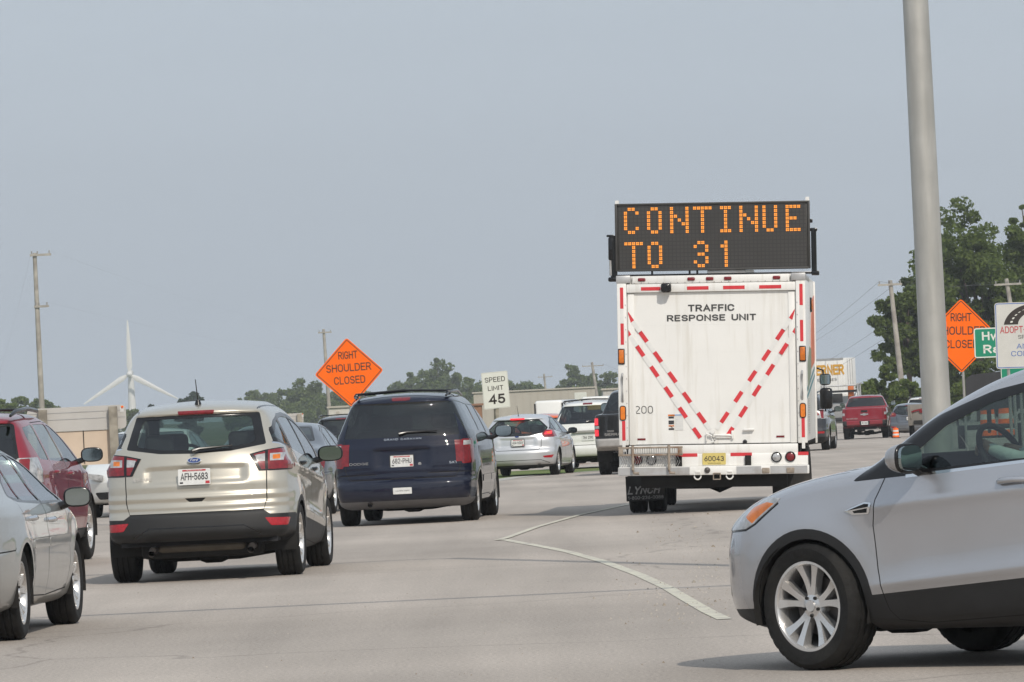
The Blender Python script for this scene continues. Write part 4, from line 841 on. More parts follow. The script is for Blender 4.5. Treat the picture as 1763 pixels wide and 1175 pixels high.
# silver five-door hatchback braking at the kerb
hatch = empty('hatchback', zpose(0.10, 135.0), -8, 'bright silver hatchback with its brake lights lit and short roof aerial', 'car')
HX = dict(wb=2.65, R=0.325, H=1.47, ends=(-0.80, 3.60), pw=(7, 5), rk=0.20, fk=0.42, crown=0.05, res=(64, 48, 38), tx=0.66, wd=0.215, rr=0.215, b0=0.26,
    top=[(-0.80, 1.385), (-0.6, 1.42), (-0.1, 1.46), (0.5, 1.475), (1.0, 1.46), (1.4, 1.39), (1.8, 1.24), (2.2, 1.04), (2.4, 0.98), (2.9, 0.90), (3.3, 0.80), (3.5, 0.70), (3.6, 0.62)],
    side=[(0.18, 0.82), (0.28, 0.875), (0.5, 0.905), (0.7, 0.912), (0.88, 0.90), (0.98, 0.875), (1.1, 0.81), (1.25, 0.72), (1.37, 0.635), (1.46, 0.56), (1.52, 0.5)],
    rear=[(0.22, 0.10), (0.30, 0.03), (0.40, 0.0), (0.55, 0.0), (0.62, 0.03), (0.66, 0.07), (0.86, 0.09), (0.92, 0.11), (1.0, 0.14), (1.15, 0.24), (1.33, 0.38), (1.35, 0.33), (1.40, 0.34), (1.47, 0.42)],
    crease=[(2.2, 0.80, -0.6, 0.93, 0.016, 0.05)], dlo=[(2.1, 0.96), (1.75, 1.16), (1.4, 1.31), (1.0, 1.375), (0.4, 1.37), (-0.1, 1.27), (-0.42, 1.10), (0.2, 1.04), (1.2, 0.985)],
    doors=[[(2.05, 0.93), (2.12, 0.5), (2.05, 0.3), (1.05, 0.3), (1.05, 0.95), (0.98, 1.375), (1.4, 1.32), (1.75, 1.17)], [(1.03, 0.95), (1.04, 0.3), (0.5, 0.32), (0.28, 0.7), (0.05, 1.0), (0.15, 1.31), (0.4, 1.38), (0.96, 1.378)]],
    wins=[[(2.0, 0.985), (1.72, 1.15), (1.4, 1.29), (1.04, 1.35), (1.08, 1.01)], [(0.98, 1.015), (0.94, 1.355), (0.42, 1.345), (0.1, 1.26), (0.1, 1.06)], [(0.02, 1.07), (0.02, 1.24), (-0.3, 1.12)]], nclear=1,
    screen=[(-0.70, 1.0), (0.70, 1.0), (0.56, 1.40), (-0.56, 1.40)], rearglass=[(-0.62, 1.02), (-0.3, 0.955), (0.3, 0.955), (0.62, 1.02), (0.72, 1.13), (0.50, 1.335), (-0.50, 1.335), (-0.72, 1.13)], rglass=M['g_clear'],
    tail=[([(0.58, 0.99), (0.66, 1.08), (0.95, 1.08), (0.95, 0.92), (0.62, 0.91)], [(-1.0, 1.09), (-0.48, 1.03), (-0.36, 0.98), (-0.42, 0.91), (-1.0, 0.90)], M['lens_red']), ([(0.64, 1.0), (0.67, 1.04), (0.80, 1.05), (0.80, 0.975), (0.64, 0.97)], None, M['lens_lit']), ([(0.70, 1.025), (0.77, 1.03), (0.77, 1.0), (0.70, 0.995)], None, M['lens_amber'])],
    chmsl=[([(-0.17, 1.375), (0.17, 1.375), (0.17, 1.345), (-0.17, 1.345)], M['lens_lit'])], refl=[([(0.60, 0.47), (0.84, 0.49), (0.80, 0.42), (0.63, 0.43)], M['reflector'])],
    seams=[[(-0.58, 0.95), (-0.56, 0.68), (-0.50, 0.625), (0.50, 0.625), (0.56, 0.68), (0.58, 0.95)], [(-0.75, 0.30), (-0.55, 0.385), (0.55, 0.385), (0.75, 0.30)]], back_mat=[([(-1, 0.27), (1, 0.27), (1, 0.1), (-1, 0.1)], M['plastic'])],
    dents=[(0.46, 0.70, 0.90, 0.03)], handles=[(0, 1.28, 0.88), (1, 0.25, 0.92)], mir=(1.02, 1.72, 1.03),
    cabin=dict(W=0.70, seats=((-0.36, 0.85), (0.36, 0.85)), rear=((-0.38, 0.0), (0.38, 0.0)), dash=1.65, sill=0.88, hz=1.02, wheel_y=1.42, ylo=-0.5, yhi=2.1))
general(hatch, M['bright'], HX)
plate(hatch, 0.02, -0.735, 0.80, '414-MXW', top='WISCONSIN', tilt=-6, frame=True)
a = MB(); a.tube([(0, -0.25, 1.44), (0, -0.42, 1.68)], [0.008, 0.004]); a.lathe([(0.001, 0.04), (0.03, 0.0)], 10, 0, Matrix.Translation((0, -0.25, 1.42)) @ Matrix.Rotation(rad(-90), 4, 'Y')); a.build('aerial', M['gloss'], hatch)
k = MB(); k.prism([(0.05 * math.cos(i / 10 * math.pi), 0.022 * math.sin(i / 10 * math.pi)) for i in range(20)], -0.004, 0.004); ko = k.build('badge', M['badge'], hatch); ko.location = (0, -0.685, 0.945)
# white minivan with out-of-state plate
wvan = empty('minivan', zpose(1.93, 146.6), -7, 'white minivan with roof rails and wide chrome strip above its plate', 'car')
minivan(wvan, M['white'], dict(res=(56, 40, 32), dents=[], glass=M['g_grey'], valance=M['plastic'], tail=[
    [(0.84, 1.10), (1.0, 1.10), (1.0, 0.74), (0.84, 0.74)], [(-1.05, 1.10), (-0.74, 1.09), (-0.76, 0.75), (-1.05, 0.74)], [(0.85, 0.86), (1, 0.86), (1, 0.80), (0.85, 0.80)], [(-1.05, 0.86), (-0.75, 0.86), (-0.75, 0.80), (-1.05, 0.80)], [(0.86, 1.08), (0.9, 1.08), (0.9, 0.9), (0.86, 0.9)]]))
k = MB(); k.prism(rp([(-0.42, 0.93), (0.42, 0.93), (0.40, 0.985), (-0.40, 0.985)], 0.01), -0.935, -0.85); k.build('chrome_strip', M['steel'], wvan)
plate(wvan, 0.0, -0.895, 0.80, '784 2190', red=False, tilt=-4)

def pickup(root, pm, o):
    g = o.get; wb = 3.64; W = g('W', 1.0)
    S = dict(ends=(-1.12, 4.62), round=(0.03, 0.07, 0.06), crown=0.01, pw=(8, 5), rk=0.06, fk=0.35, top=[(-1.12, 1.36), (1.2, 1.38), (3.0, 1.36), (3.6, 1.32), (4.3, 1.22), (4.62, 1.05)], bot=[(-1.12, 0.62), (-0.6, 0.5), (0, 0.45), (wb, 0.42), (4.62, 0.5)],
        side=[(0.42, W - 0.10), (0.55, W - 0.03), (0.8, W), (1.1, W), (1.3, W - 0.02), (1.4, W - 0.05)], plan=[(-1.12, 0.975), (0, 1), (3.6, 1), (4.62, 0.9)], rear=[(0.45, 0.03), (0.62, 0.0), (0.80, 0.0), (0.82, 0.05), (1.33, 0.055), (1.38, 0.03)], front=[(0.4, 0.1), (0.6, 0), (1.0, 0.05)], flare=[(0, 0.42, 0.46, 0.02), (wb, 0.42, 0.46, 0.02)])
    b = Body(S, (48, 36, 24), pm)
    b.back(strip([(-0.80, 1.36), (-0.80, 0.83), (0.80, 0.83), (0.80, 1.36)], 0.016), None, M['seam'], 0.1)
    b.back([(-1.1, 0.815), (1.1, 0.815), (1.1, 0.3), (-1.1, 0.3)], None, o['bumper'], -0.9, where=lambda c: c.y < -0.75)
    if g('corner'): b.back([(0.78, 0.815), (1.1, 0.815), (1.1, 0.3), (0.78, 0.3)], None, g('corner'), -0.9, True, where=lambda c: c.y < -0.75)
    b.back(rp([(-0.24, 0.79), (0.24, 0.79), (0.20, 0.60), (-0.20, 0.60)], 0.03), None, M['seam'], 0.1)
    b.back(rp([(-0.14, 1.26), (0.14, 1.26), (0.14, 1.17), (-0.14, 1.17)], 0.02), 'tailgate_handle', M['gloss'], 0.1); b.off['tailgate_handle'] = 0.006
    for sg in (1, -1):
        k = 'taillight#%d' % sg
        b.cut(symm(rp([(g('lx', 0.83), 1.29), (1.1, 1.29), (1.1, 0.86), (g('lx', 0.83), 0.86)], 0.03), sg), 'B', k, o['lens'], 0.1); b.cut([(-1.3, 1.29), (-0.98, 1.29), (-0.98, 0.86), (-1.3, 0.86)], 'R' if sg > 0 else 'L', k, o['lens'], 0.1, lambda c: abs(c.x) > g('lx', 0.83))
        for q in g('inner', []): b.cut(symm(q[0], sg), 'B', k, q[1], 0.1)
    b.off['taillight'] = 0.008
    for yc in (0, wb): b.arch(yc, 0.42, 0.46, 0)
    b.finish(root)
    C = dict(ends=(1.0, 3.55), round=(0.06, 0.12, 0.10), crown=0.04, pw=(4, 3), rk=0.06, fk=0.15, top=[(1.0, 1.86), (1.3, 1.90), (2.0, 1.92), (2.5, 1.90), (3.55, 1.80)], bot=[(1.0, 1.1), (3.55, 1.1)],
        side=[(1.1, W - 0.02), (1.36, W - 0.04), (1.6, W - 0.14), (1.80, W - 0.24), (1.93, W - 0.32)], plan=[(1.0, 0.97), (1.5, 1), (3.55, 0.97)], rear=[(1.1, 0), (1.4, 0.02), (1.8, 0.16), (1.92, 0.2)], front=[(1.1, -0.1), (1.35, 0.1), (1.85, 1.05), (1.92, 1.15)])
    c = Body(C, (36, 28, 24), pm); c.keys[0] = 'cab'
    c.back(rp([(-W + 0.13, 1.42), (W - 0.13, 1.42), (W - 0.27, 1.80), (-W + 0.27, 1.80)], 0.05), 'rear_window', M['g_privacy'] if not g('clear') else M['g_grey'], 0.1)
    c.side(rp([(1.35, 1.42), (2.1, 1.42), (2.1, 1.80), (1.45, 1.80)], 0.04), 'window#r', M['g_grey'], 0.05); c.side(rp([(2.2, 1.42), (3.2, 1.40), (2.6, 1.78), (2.2, 1.80)], 0.04), 'window#f', M['g_grey'], 0.05)
    c.back(rp([(-0.22, 1.885), (0.22, 1.885), (0.22, 1.85), (-0.22, 1.85)], 0.01), 'brake_light', g('chmsl', M['lens_dark']), 0.0); c.off['brake_light'] = 0.006
    c.off['window'] = c.off['rear_window'] = -0.004; c.finish(root)
    wm = MB()
    for yc in (0, wb): q = wells(root, yc, 0.42, 0.465, W); wm.add(q.V, q.F)
    underside(root, -0.8, 4.2, 0.5, 0.42, 0.6, (0.0, wb), ((0.6, -0.9),), None, wm)
    for yc in (0, wb):
        for sg in (-1, 1): wheel(root, sg * (W - 0.16), yc, 0.415, 0.275, 0.24, ('one', 6), 0, 32)
    for sg in (-1, 1): door_mirror(root, sg, sg * (W + g('mo', 0.13)), 3.0, 1.50, M['gloss'], 0.11, 0.12, 0.11, 0.02)
bp = empty('pickup_truck', zpose(2.80, 127.5), -5, 'black pickup with two square red brake lights beside the white work truck', 'pickup')
LT = M['lens_lit']
pickup(bp, M['black'], dict(mo=0.0, lx=0.875, bumper=M['steel'], lens=M['lens_dark'], inner=[(rp([(0.89, 1.27), (1.0, 1.27), (1.0, 1.12), (0.89, 1.12)], 0.02), LT), (rp([(0.89, 1.02), (1.0, 1.02), (1.0, 0.88), (0.89, 0.88)], 0.02), LT), (rp([(0.87, 1.10), (0.98, 1.10), (0.98, 1.04), (0.87, 1.04)], 0.01), M['lens_clear'])]))
badge_text('SIERRA', 0.055, M['steel'], bp, -0.58, 0.875, bold=0.02, width=0.36); badge_text('1500', 0.04, M['steel'], bp, -0.62, 0.955, bold=0.02, width=0.15)
rp_ = empty('pickup_truck', zpose(15.35, 250), -6, 'red pickup seen square from behind with white plate and chrome tailgate emblem', 'pickup')
pickup(rp_, M['pickred'], dict(bumper=M['pickred'], corner=M['plastic'], lens=M['lens_red'], inner=[([(0.86, 1.16), (1.0, 1.16), (1.0, 1.04), (0.86, 1.04)], M['lens_clear'])], chmsl=M['lens_red'], clear=1))
k = MB(); k.prism([(-0.17, -0.03), (-0.06, -0.03), (-0.06, -0.055), (0.06, -0.055), (0.06, -0.03), (0.17, -0.03), (0.17, 0.03), (0.06, 0.03), (0.06, 0.055), (-0.06, 0.055), (-0.06, 0.03), (-0.17, 0.03)], -0.01, 0.01); ko = k.build('emblem', M['chrome'], rp_); ko.location = (0, -1.075, 1.08)
badge_text('SILVERADO', 0.055, M['steel'], rp_, -0.55, 0.88, bold=0.02, width=0.5)
plate(rp_, 0.0, -1.125, 0.70, 'MR 4862', red=False)
# other queue members share the two generic shapes
grey = dup(sedan, zpose(-3.70, 86.8), -4.6, 'grey blue car with a green door sticker between the champagne suv and the navy minivan', None, (M['greysilver'], M['greyblue']))
k = MB(); k.prism(rp([(1.5, 0.80), (1.72, 0.80), (1.72, 0.88), (1.5, 0.88)], 0.02), 0.930, 0.938, 0, 'x'); k.build('door_sticker', mat('green_sticker', (0.02, 0.30, 0.18), 0.5), grey)
dk = dup(redsuv, zpose(8.30, 168), -7, 'dark slate suv just right of the white work truck', None, (M['red'], M['slate']))
d3 = dup(redsuv, zpose(-5.1, 168), -4, 'dark car far ahead between the grey car and the navy minivan', None, (M['red'], M['slate']))
onc = dup(sedan, zpose(-6.05, 97), 176, 'white oncoming car with dark grille glimpsed beside the champagne suv', None, (M['greysilver'], M['white']))
k = MB()                        # its nose: twin dark grille openings, lower intake, lamps
for sg in (-1, 1): k.prism(rp([(sg * 0.06, 0.56), (sg * 0.38, 0.58), (sg * 0.38, 0.72), (sg * 0.06, 0.70)], 0.05), 3.70, 3.905, 0); k.prism(rp([(sg * 0.50, 0.60), (sg * 0.80, 0.66), (sg * 0.80, 0.74), (sg * 0.50, 0.70)], 0.03), 3.45, 3.74, 1)
k.prism(rp([(-0.55, 0.30), (0.55, 0.30), (0.62, 0.42), (-0.62, 0.42)], 0.04), 3.72, 3.90, 0)
k.build('grille', [M['gloss'], M['lens_clear']], onc)
civ = dup(hatch, zpose(17.12, 247), -7, 'grey hatchback just right of the red pickup', None, (M['bright'], M['greyblue']))
whc = dup(redsuv, zpose(20.9, 292), -7, 'white car half hidden behind the big grey pole', None, (M['red'], M['white']))
orc = dup(hatch, zpose(0.75, 160), -7, 'orange hatchback hidden behind the silver hatchback and the white minivan', None, (M['bright'], M['orange']))
for c_ in (civ, orc, whc):
    for ch in list(c_.children):
        if ch.name.startswith('aerial'): bpy.data.objects.remove(ch)
    for ch in c_.children_recursive:
        if ch.data:
            for i, m in enumerate(ch.data.materials):
                if m == M['lens_lit']: ch.data = ch.data.copy() if ch.data.users > 1 else ch.data; ch.data.materials[i] = M['lens_dark']

# ------------------------------------------------------------------ traffic work truck with message board
M['boxwhite'] = mat('box_white', (0.80, 0.79, 0.76), 0.45, coat=0.2, var=0.03, vscale=3, alt=(0.60, 0.57, 0.50), altscale=2.0, altlo=0.52, althi=0.95, streak=(7, 7, 0.5))
M['boxside'] = mat('box_side_white', (0.62, 0.62, 0.58), 0.12, 0.25, coat=1, var=0.04)
M['tape'] = mat('red_tape', (0.62, 0.035, 0.045), 0.45, var=0.12, vscale=14)
M['tape_w'] = mat('grey_tape', (0.735, 0.73, 0.705), 0.5, var=0.05, vscale=30)
M['textgrey'] = mat('lettering_grey', (0.055, 0.055, 0.055), 0.6)
M['alu'] = mat('dull_aluminium', (0.50, 0.50, 0.50), 0.45, 0.5, var=0.15, alt=(0.30, 0.26, 0.22), altscale=5, altlo=0.5, althi=0.9)
M['rust'] = mat('rusty_step', (0.30, 0.25, 0.20), 0.7, var=0.3, vscale=20, alt=(0.20, 0.10, 0.05), altscale=8, altlo=0.5, althi=0.7)
M['flap'] = mat('mudflap_rubber', (0.022, 0.021, 0.02), 0.8, var=0.3, vscale=10, alt=(0.07, 0.06, 0.05), altscale=5, altlo=0.5, althi=0.9)
M['flap_ink'] = mat('worn_flap_print', (0.30, 0.29, 0.28), 0.8, var=0.6, vscale=22)
truck = empty('work_truck', zpose(2.685, 76.0), -4.3, 'white box truck reading TRAFFIC RESPONSE UNIT with amber message board on its roof', 'truck')
TT = Matrix.Translation((0, 0, 0.5)) @ Matrix.Rotation(rad(1.9), 4, 'Y') @ Matrix.Translation((0, 0, -0.5))
RY = -1.9
def tp(mb, name, mats, smooth=35, par=None):
    o = mb.build(name, mats, par or truck, smooth)
    if par is None: o.matrix_local = TT
    return o
def rect(mb, x0, z0, x1, z1, y, m=0, th=0.004): mb.box(((x0 + x1) / 2, y, (z0 + z1) / 2), (abs(x1 - x0), th, abs(z1 - z0)), m)
m = MB(); m.box((0, 0.82, 1.99), (2.43, 5.40, 2.19), 0, 0.012)
for sg in (-1, 1): m.box((sg * 1.165, RY - 0.012, 1.98), (0.126, 0.06, 2.20), 1, 0.012); m.box((sg * 1.19, -0.6, 3.055), (0.07, 2.4, 0.07), 2, 0.015); m.box((sg * 1.14, RY - 0.016, 3.045), (0.19, 0.075, 0.10), 2, 0.012)
m.box((0, RY - 0.008, 2.925), (2.20, 0.056, 0.11), 1, 0.008); m.box((0, RY - 0.004, 3.035), (2.05, 0.05, 0.10), 1, 0.01)
m.box((1.222, 3.45, 1.95), (0.03, 0.10, 2.25), 1, 0.01); m.box((0, RY - 0.010, 0.81), (2.20, 0.05, 0.13), 1, 0.01)
m.box((0, 0.8, 0.885), (2.36, 5.3, 0.05), 3)
for i in range(22): m.box((-1.0 + i * 0.095, RY - 0.030, 2.995), (0.012, 0.006, 0.012), 2)
for sg in (-1, 1):
    for i in range(12): m.box((sg * 1.118, RY - 0.043, 0.95 + i * 0.16), (0.012, 0.006, 0.012), 2)
tp(m, 'cargo_box', [M['boxwhite'], M['boxwhite'], M['alu'], M['under']])
m = MB()                        # graphics on the right flank
m.prism([(1.2, 1.85), (3.2, 1.95), (3.39, 2.0), (3.39, 2.88), (2.2, 2.80), (1.5, 2.4)], 1.2155, 1.2190, 0, 'x'); m.prism([(-0.6, 1.55), (1.9, 1.95), (2.2, 2.1), (0.3, 2.15), (-0.8, 1.9)], 1.2155, 1.2185, 1, 'x')
for z in (1.45, 1.55): m.prism([(-1.2, z), (3.3, z + 0.3), (3.3, z + 0.34), (-1.2, z + 0.05)], 1.2155, 1.2180, 2, 'x')
tp(m, 'side_graphics', [mat('graphic_orange', (0.70, 0.13, 0.03), 0.4), mat('graphic_olive', (0.22, 0.26, 0.16), 0.4), mat('graphic_teal', (0.03, 0.20, 0.24), 0.4)])
m = MB()
for i in range(16): m.box((1.222, -0.6, 1.0 + i * 0.03), (0.016, 0.5, 0.012), 0)
tp(m, 'side_vent', M['alu'])
m = MB(); m.box((0, RY + 0.02, 1.872), (2.19, 0.02, 1.985), 0)
for z in (1.28, 1.68, 2.08, 2.44): m.box((0, RY + 0.0097, z), (2.16, 0.001, 0.003), 1)
for sg in (-1, 1): m.box((sg * 1.045, RY + 0.004, 1.87), (0.085, 0.02, 1.97), 0, 0.004); m.box((sg * 1.0, RY + 0.0092, 1.87), (0.006, 0.004, 1.96), 1)
m.box((0, RY + 0.006, 0.882), (2.19, 0.012, 0.012), 2)
door = tp(m, 'rear_door', [M['boxwhite'], M['tape_w'], M['seam']])
for tx, z, wd_, h_ in (('TRAFFIC', 2.612, 0.605, 0.090), ('RESPONSE UNIT', 2.488, 1.165, 0.083)): text(tx, h_, M['textgrey'], door, (0.0, RY + 0.007, z), bold=0.045, width=wd_)
text('200', 0.10, M['textgrey'], door, (-0.902, RY + 0.007, 1.292), bold=-0.012, width=0.235)
m = MB(); rect(m, -0.585, 1.255, -0.50, 1.275, RY + 0.006, 2); rect(m, -0.50, 1.262, -0.39, 1.275, RY + 0.006, 3); rect(m, -0.49, 1.07, -0.39, 1.255, RY + 0.0065, 0)
for z in (1.225, 1.175, 1.15, 1.075): rect(m, -0.58, z, -0.51, z + 0.022, RY + 0.006, 1)
for z in (1.10, 1.13, 1.16, 1.19, 1.22): rect(m, -0.48, z, -0.40, z + 0.006, RY + 0.0045, 4)
rect(m, -0.58, 1.12, -0.51, 1.135, RY + 0.006, 2); m.prism([(-0.565, 1.13), (-0.555, 1.13), (-0.525, 1.10), (-0.535, 1.10)], RY + 0.004, RY + 0.006, 1)
tp(m, 'warning_decal', [M['plate'], M['ink'], M['lens_amber'], mat('decal_blue', (0.25, 0.38, 0.6), 0.5), M['tape_w']], par=door)
m = MB()                        # chevron tape on the door
def dashes(x0, z0, x1, z1, t0, mbx, sg):
    d = Vector((x1 - x0, z1 - z0)); L = d.length; d /= L; nn = Vector((-d.y, d.x)) * 0.027; t = t0; P0 = Vector((x0, z0)); i = 0
    while t < L:
        for kk, (a, c, mi_) in enumerate(((t, min(t + 0.16, L), 0), (t + 0.16, min(t + 0.325, L), 1))):
            a = max(a, 0.0)
            if c - a < 0.02: continue
            A = P0 + d * a; B = P0 + d * c; nn = nn.normalized() * (0.027 if mi_ == 0 else 0.0262); q = [tuple(A + nn), tuple(B + nn), tuple(B - nn), tuple(A - nn)]
            lim = 1.085
            q = [(max(-lim, min(lim, u)), v) for u, v in q]
            mbx.prism(q, RY + 0.003, RY + (-0.008 if abs(q[0][0]) > 1.0 else 0.006), mi_)
        t += 0.325
for sg in (-1, 1):
    dashes(sg * 1.11, 2.61, sg * 0.045, 1.075, -0.02, m, sg); dashes(sg * 1.11, 2.37, sg * 0.17, 0.965, -0.09, m, sg)
tp(m, 'chevron_tape', [M['tape'], M['tape_w']], par=door)
m = MB(); m.tube([(-0.09, RY - 0.02, 0.93), (-0.09, RY - 0.03, 1.02), (-0.02, RY - 0.03, 0.99), (0.02, RY - 0.03, 0.92), (-0.03, RY - 0.03, 0.905)], 0.014); m.box((0.13, RY - 0.01, 0.985), (0.20, 0.03, 0.055), 0, 0.01); m.tube([(0.0, RY - 0.03, 1.0), (0.24, RY - 0.03, 0.99)], 0.010); m.box((0.25, RY - 0.01, 1.0), (0.03, 0.05, 0.11), 0, 0.01)
m.lathe([(0.001, 0.03), (0.03, 0.03), (0.032, 0)], 14, 0, Matrix.Translation((-0.01, RY - 0.01, 1.045)) @ Matrix.Rotation(rad(-90), 4, 'Z'))
tp(m, 'latch', M['boxwhite'], 40, door)
m = MB(); m.tube([(0.40, RY + 0.01, 1.06), (0.40, RY - 0.03, 1.06), (0.52, RY - 0.03, 1.065), (0.52, RY + 0.01, 1.065)], 0.016); tp(m, 'door_handle', M['boxwhite'], 50, door)
m = MB(); m.lathe([(0.001, 0.03), (0.02, 0.025), (0.03, 0)], 12, 0, Matrix.Translation((0.41, RY - 0.0, 0.905)) @ Matrix.Rotation(rad(-90), 4, 'Z')); tp(m, 'lock', M['gloss'], 50, door)
m = MB(); rect(m, -0.99, 0.945, -0.885, 0.97, RY + 0.006); rect(m, 0.82, 0.955, 0.925, 0.98, RY + 0.006); tp(m, 'reflector', M['lens_dark'], 35, door)
m = MB()
Y1 = RY - 0.044; Y2 = RY - 0.038
for a, c in ((-0.91, -0.66), (-0.31, -0.03), (0.16, 0.44), (0.63, 0.915)): rect(m, a, 2.895, c, 2.94, Y2)
for z0, z1 in ((2.665, 2.94), (2.195, 2.47), (0.945, 1.20)): rect(m, -1.185, z0, -1.143, z1, Y1); rect(m, 1.152, z0 + 0.008, 1.194, z1 + 0.008, Y1)
for z0, z1 in ((2.475, 2.66), (0.80, 0.94)): rect(m, -1.185, z0, -1.143, z1, Y1, 1); rect(m, 1.152, z0 + 0.008, 1.194, z1, Y1, 1)
for a, c in ((-0.49, -0.21), (0.222, 0.50), (1.10, 1.235)): rect(m, a, 0.722, c, 0.765, RY - 0.052)
tp(m, 'reflective_tape', [M['tape'], M['tape_w']])
for x in (-0.90, -0.255, -0.013, 0.222, 0.857):
    m = MB(); m.box((x, RY - 0.036, 3.037), (0.10, 0.03, 0.045), 0, 0.02, seg=3); tp(m, 'marker_light', M['lens_red'], 50)
for sg in (-1, 1):
    m = MB(); m.box((sg * 1.18, RY - 0.05, 2.04), (0.088, 0.02, 0.205), 1, 0.01); m.box((sg * 1.18, RY - 0.062, 2.04), (0.066, 0.02, 0.175), 0, 0.012); tp(m, 'warning_light', [M['lens_amber'], M['gloss']], 50)
    m = MB(); P = rp([(sg * 1.172 - 0.042, 1.205), (sg * 1.172 + 0.042, 1.205), (sg * 1.172 + 0.042, 1.40), (sg * 1.172 - 0.042, 1.40)], 0.042, 5); m.prism(P, RY - 0.055, RY - 0.042, 1); m.prism(grow(P, -0.012), RY - 0.064, RY - 0.05, 2); tp(m, 'turn_signal', [M['lens_amber'], M['gloss'], mat('orange_lens', (0.75, 0.20, 0.015), 0.2, coat=0.6, var=0.2, vscale=20)], 50)
    m = MB(); m.tube([(sg * 1.17, RY - 0.045, 1.82), (sg * 1.17, RY - 0.085, 1.78), (sg * 1.17, RY - 0.085, 1.50), (sg * 1.17, RY - 0.045, 1.45)], 0.012); tp(m, 'grab_handle', M['alu'], 50)
m = MB(); m.box((-0.58, RY - 0.10, 2.925), (0.135, 0.13, 0.125), 0, 0.03); m.lathe([(0.001, 0.02), (0.04, 0.02), (0.045, 0)], 16, 0, Matrix.Translation((-0.58, RY - 0.155, 2.92)) @ Matrix.Rotation(rad(-90), 4, 'Z')); tp(m, 'camera_housing', M['gloss'], 50)
# rear sill, bumper, lamps, folding step
m = MB(); m.box((0, RY - 0.02, 0.675), (2.46, 0.06, 0.155), 0, 0.01); m.box((0, RY - 0.06, 0.54), (2.485, 0.14, 0.115), 0, 0.012); rect(m, -1.24, 0.492, -0.31, 0.588, RY - 0.1315, 1, 0.006); rect(m, 0.30, 0.492, 0.62, 0.588, RY - 0.1315, 1, 0.006); rect(m, 0.74, 0.492, 1.22, 0.588, RY - 0.1315, 1, 0.006)
for x in (0.68, 1.0): m.box((x, RY - 0.14, 0.53), (0.10, 0.03, 0.07), 2, 0.01)
tp(m, 'bumper', [M['boxwhite'], M['alu'], M['rust']])
for x, z, mm_ in ((-0.99, 0.69, 'lens_red'), (-0.81, 0.69, 'lens_clear'), (0.82, 0.70, 'lens_clear'), (1.0, 0.704, 'lens_red')):
    m = MB(); TL_ = Matrix.Translation((x, RY - 0.05, z)) @ Matrix.Rotation(rad(-90), 4, 'Z')
    m.lathe([(0.001, 0.018), (0.05, 0.015), (0.056, 0.01)], 20, 0, TL_); m.lathe([(0.054, 0.018), (0.068, 0.02), (0.070, -0.01)], 20, 1, TL_); tp(m, 'rear_lamp', [M[mm_], M['gloss']], 50)
m = MB(); 
for z in (0.755, 0.85): m.box((-0.815, RY - 0.15, z), (0.84, 0.05, 0.025), 0, 0.006)
for x in (-1.20, -0.43): m.box((x, RY - 0.15, 0.80), (0.06, 0.05, 0.12), 0, 0.006)
for i in range(24): m.box((-1.16 + i * 0.03, RY - 0.14, 0.80), (0.010, 0.03, 0.08), 1)
for x in (-1.045, -0.575): m.tube([(x, RY - 0.18, 0.88), (x, RY - 0.19, 0.56), (x + 0.01, RY - 0.19, 0.52), (x + 0.08, RY - 0.19, 0.515)], 0.018)
for i in range(26):              # expanded-metal apron behind the step
    xx = -1.22 + i * 0.03; m.tube([(xx, RY - 0.10, 0.60), (xx + 0.035, RY - 0.10, 0.665), (xx, RY - 0.10, 0.74)], 0.004, 1, 4)
tp(m, 'folding_step', [M['rust'], M['alu']], 40)
for x in (-0.207, 0.21):
    m = MB(); m.tube([(x + 0.045 * math.cos(rad(a)), RY - 0.14, 0.475 + 0.05 * math.sin(rad(a))) for a in range(150, 391, 20)], 0.010); m.box((x, RY - 0.13, 0.525), (0.07, 0.02, 0.03), 0, 0.005); tp(m, 'shackle', M['boxwhite'], 50)
m = MB(); 
for a, c in (((-0.045, 0), (0.012, 0.09)), ((0.045, 0), (0.012, 0.09)), ((0, -0.04), (0.09, 0.012)), ((0, 0.04), (0.09, 0.012))): m.box((0.045 + a[0], RY - 0.15, 0.465 + a[1]), (c[0], 0.12, c[1]), 0, 0.003)
m.lathe([(0.001, 0.03), (0.035, 0.02), (0.04, 0)], 12, 1, Matrix.Translation((-0.08, RY - 0.13, 0.545)) @ Matrix.Rotation(rad(-90), 4, 'Z')); tp(m, 'tow_hitch', [M['rust'], M['disc']], 40)
pl = plate(truck, 0.008, RY - 0.056, 0.69, '60043', M['plate_y'], M['ink'], red=False); pl.matrix_local = TT @ Matrix.Translation((0.008, RY - 0.056, 0.69))
text('WISCONSIN', 0.016, M['ink'], pl, (0, -0.0055, -0.066), width=0.17)
# underframe, wheels, flaps
m = MB()
for sg in (-1, 1): m.box((sg * 0.45, 1.6, 0.62), (0.08, 7.2, 0.22), 0, 0.01)
m.box((0, RY + 0.1, 0.40), (1.9, 0.10, 0.16), 0); m.tube([(-0.8, 0, 0.40), (-0.25, 0, 0.40), (0, 0, 0.40), (0.25, 0, 0.40), (0.8, 0, 0.40)], [0.07, 0.08, 0.19, 0.08, 0.07], 0, 14); m.box((-0.25, -0.9, 0.44), (0.7, 0.5, 0.3), 0, 0.05); m.box((0.62, -0.6, 0.47), (0.6, 1.2, 0.25), 0, 0.03)
m.tube([(0.42, -1.6, 0.36), (0.42, -0.8, 0.36)], 0.045); m.box((0, 1.6, 0.80), (2.2, 5.0, 0.12), 0)
tp(m, 'underframe', M['under'], 40)
for sg in (-1, 1):
    for q in (0.845, 1.10): wheel(truck, sg * q, 0, 0.395, 0.235, 0.215, ('one', 8), 0, 32, rim=M['steel'])
    wheel(truck, sg * 0.92, 4.3, 0.395, 0.235, 0.215, ('one', 8), 0, 28, rim=M['steel'])
